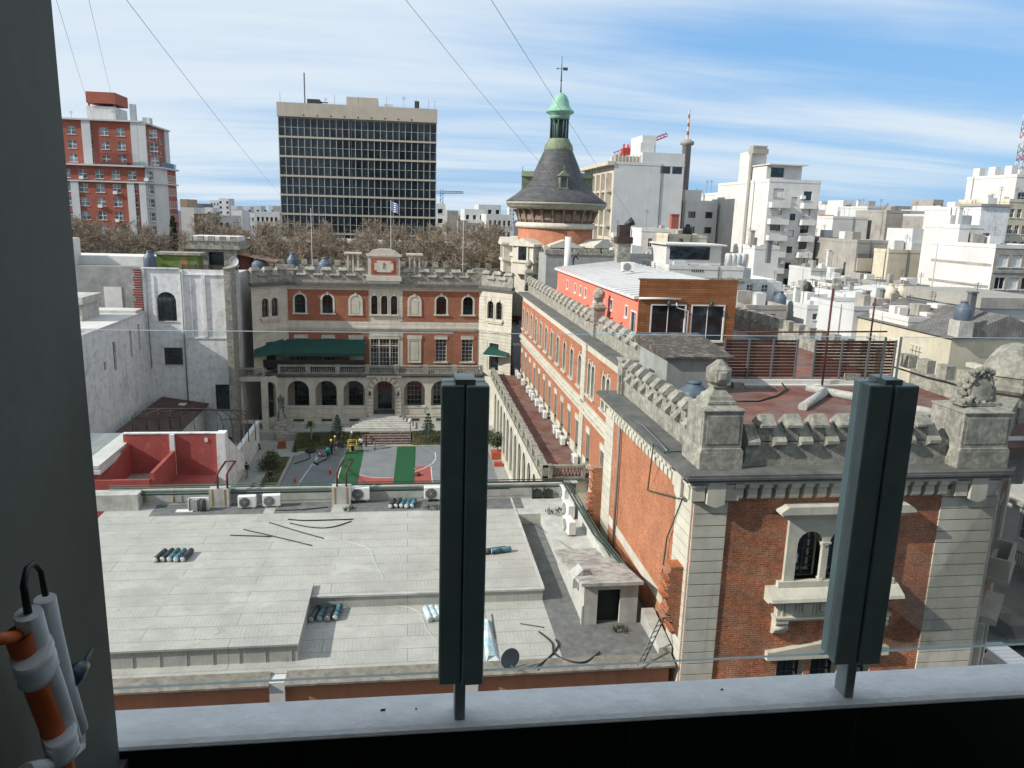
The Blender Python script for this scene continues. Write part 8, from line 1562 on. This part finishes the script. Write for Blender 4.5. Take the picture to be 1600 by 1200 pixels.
pl_ = thing('pillar', 'dark grey green pillar filling the left edge', 'pillar', (-.645, 1.64, 26.2)); x = MB(); x.box(-1.6, 0, -.75, 0, 0, 6); x.build('shaft', PIL, pl_, bevel=.006); x = MB(); x.box(-1.0, .012, -.6, .01, 0, 1.56); x.build('skirting', PIL, pl_)
x = MB(); x.box(-2.3, 3.6, -2.6, 1.8, 26.0, 26.2); tag(x.build('balcony_floor', TILE), 'dark tiled balcony floor', 'floor')
x = MB(); x.box(-2.3, -2.2, -2.6, 1.6, 26.2, 30.4); x.box(-2.3, 4.5, -2.7, -2.6, 26.2, 30.4); x.box(-2.3, 4.5, -2.6, 1.45, 30.4, 30.6); x.box(4.5, 4.6, -2.6, 1.6, 26.2, 30.4); tag(x.build('room_wall', mat('room_plaster', (.55, .56, .53), var=.08)), 'painted room walls behind the balcony', 'wall')
ob = MB(); ob.box(-30, -2.3, -12, 1.6, 0, 60); ob.box(-2.3, 12, -12, 1.45, 30.62, 60); ob.box(-2.3, 30, -12, -2.75, 0, 30.6); tag(ob.build('own_building', STUCCO), 'rendered block that carries the balcony', 'building')
CLR = mat_clear('balcony_glass', (0.975, 0.99, 0.985), .035, .022); EDGE = mat('glass_edge', (.42, .55, .53), rough=.15, var=.05, bump=0, spec=.8)
def glass(lbl, x0, x1):
    t = thing('glass_panel', lbl, 'glass panel', (x0, 1.70, 27.905), 0, 'balcony glass panels'); w_, h, d = x1 - x0, .835, .010
    b = MB(); b.face([(0, 0, 0), (w_, 0, 0), (w_, 0, h), (0, 0, h)]); b.face([(0, d, 0), (0, d, h), (w_, d, h), (w_, d, 0)]); b.build('pane', CLR, t)
    b = MB(); b.face([(0, 0, 0), (w_, 0, 0), (w_, d, 0), (0, d, 0)]); b.face([(0, 0, h), (w_, 0, h), (w_, d, h), (0, d, h)]); b.face([(0, 0, 0), (0, d, 0), (0, d, h), (0, 0, h)]); b.face([(w_, 0, 0), (w_, d, 0), (w_, d, h), (w_, 0, h)]); b.build('edge', EDGE, t)
glass('clear glass panel between the left pillar and the left post', -.68, P(708, 560, y=1.7).x); glass('clear glass panel between the two posts', P(748, 560, y=1.7).x, P(1382, 560, y=1.7).x); glass('clear glass panel right of the right post', P(1406, 560, y=1.7).x, 3.2)
def post(lbl, x0, x1):
    t = thing('balcony_post', lbl, 'post', ((x0 + x1) / 2, 1.70, 27.79), 0, 'balcony posts'); a = (x1 - x0) / 2
    for s in (-1, 1):
        b = MB(); u0, u1 = (-a, -.0015) if s < 0 else (.0015, a); b.box(u0, u1, -.035 - (.006 if s > 0 else 0), -.002, .105, .84); b.build('clamp', POST, t, bevel=.003)
        b = MB(); b.box(u0 + .004, u1 - .003, .013, .045, .105, .84); b.build('clamp', POST, t, bevel=.003)
    b = MB(); b.box(-.013, .013, -.02, .03, -.02, .3); b.build('stem', POSTL, t, bevel=.002); b = MB(); b.box(-.022, .022, -.03, .04, .84, .852); b.box(-a + .004, a - .004, .0, .0125, .11, .838); b.build('cap', POSTL, t)
    for z in (.2, .5, .75): b = MB(); b.box(-a * .5, -a * .3, -.0005, .0, z, z + .01)
    return t
post('dark green grey post clamping the glass, left of the two', P(687, 800, y=1.7).x, P(758, 800, y=1.7).x); post('dark green grey post clamping the glass, right of the two', P(1322, 800, y=1.7).x, P(1393, 800, y=1.7).x)
for i, (px, py, s) in enumerate(((598, 1110, 1.0), (650, 1108, .35), (1128, 1078, .6))): b = MB(); p = P(px, py, z=27.79); b.hexa([(-.006 * s, -.003 * s, 0), (.006 * s, -.002 * s, 0), (.007 * s, .003 * s, 0), (-.005 * s, .003 * s, 0)], [(-.005 * s, -.002 * s, .003), (.005 * s, -.002 * s, .004), (.006 * s, .002 * s, .004), (-.005 * s, .002 * s, .003)]); tag(b.build('debris', BLACKP, None, p), 'dark crumb lying on the white ledge, ' + ['largest one left of the left post', 'tiny one near the left post', 'small one between the posts'][i], 'crumb')
# bundle of rolled tubes hanging on the pillar
xt = -.56; Q = lambda px, py, dx=0.0: P(px, py, x=xt + dx)
tb = thing('tube_bundle', 'orange tube and white sleeved tubes taped together with a black loop', 'tube bundle', (0, 0, 0))
ORT = mat('orange_tube', (.62, .13, .03), rough=.45, var=.15, scale=12, bump=0); SLV = mat('white_sleeve', (.74, .76, .76), var=.08, scale=14, rough=.8, bump=.15); TAPE = mat('white_tape', (.78, .82, .82), var=.06, scale=9, rough=.6, bump=.1)
b = MB(); b.tube([Q(28, 990), Q(55, 1065), Q(80, 1130), Q(100, 1215)], .0185, 14, caps=False); b.tube([Q(28, 990), Q(55, 1065)], .0165, 14, caps=False); b.build('orange_tube', ORT, tb)
b = MB(); b.tube([Q(-14, 1000), Q(10, 997), Q(30, 994)], .009, 8); b.build('orange_strap', ORT, tb)
b = MB(); b.tube([Q(44, 958, .01), Q(58, 1010, .01), Q(84, 1080, .01), Q(112, 1160, .01)], [.019, .019, .018, .016], 12); b.tube([Q(70, 935, -.005), Q(80, 985, -.005), Q(98, 1060, -.005), Q(122, 1140, -.005)], .016, 12); b.build('sleeve', SLV, tb)
def wrap(a, c, r0, r1):
    b = MB(); A, C = Q(*a, .012), Q(*c, .012); d = (C - A); n_ = 20; q = Vector((0, 0, 1)).rotation_difference(d.normalized()).to_matrix().to_4x4(); pr_ = []
    for k in range(7): pr_.append((1.0 + .05 * sin(k * 2.1), d.length * k / 6))
    b.lathe(pr_, n_); b.v = [(x_ * r0 * (1 + .05 * sin(z_ * 260 + x_ * 5) + .04 * sin(y_ * 7 + z_ * 90)), y_ * r1 * (1 + .05 * sin(z_ * 210 + y_ * 6)), z_) for x_, y_, z_ in b.v]; b.xf(Matrix.Translation(A) @ q); b.build('tape_wrap', TAPE, tb)
wrap((50, 1018), (61, 1050), .026, .036); wrap((93, 1145), (100, 1176), .022, .030)
b = MB(); b.tube([Q(44, 958, .01), Q(37, 915, .005), Q(42, 888), Q(53, 880), Q(64, 892), Q(71, 930, .0)], [.006, .0055, .0045, .0045, .0045, .005], 8); b.build('black_loop', BLACKP, tb)
b = MB(); b.tube([Q(92, 1000, .0), Q(104, 1050, .0), Q(115, 1085, .0)], .007, 6); b.build('black_strap', BLACKP, tb); b = MB(); b.tube([Q(108, 1062), Q(124, 1046), Q(132, 1040)], [.016, .015, .01], 8); b.tube([Q(122, 1052), Q(134, 1034), Q(144, 1015)], [.008, .006, .004], 6); b.build('blue_handle', mat('teal_plastic', (.025, .06, .085), rough=.3, var=.3, bump=0), tb)
b = MB(); b.tube([Q(120, 1130, -.005), Q(122, 1165, -.005), Q(96, 1190), Q(40, 1205)], [.014, .013, .012, .012], 8); b.build('loose_tape', TAPE, tb)
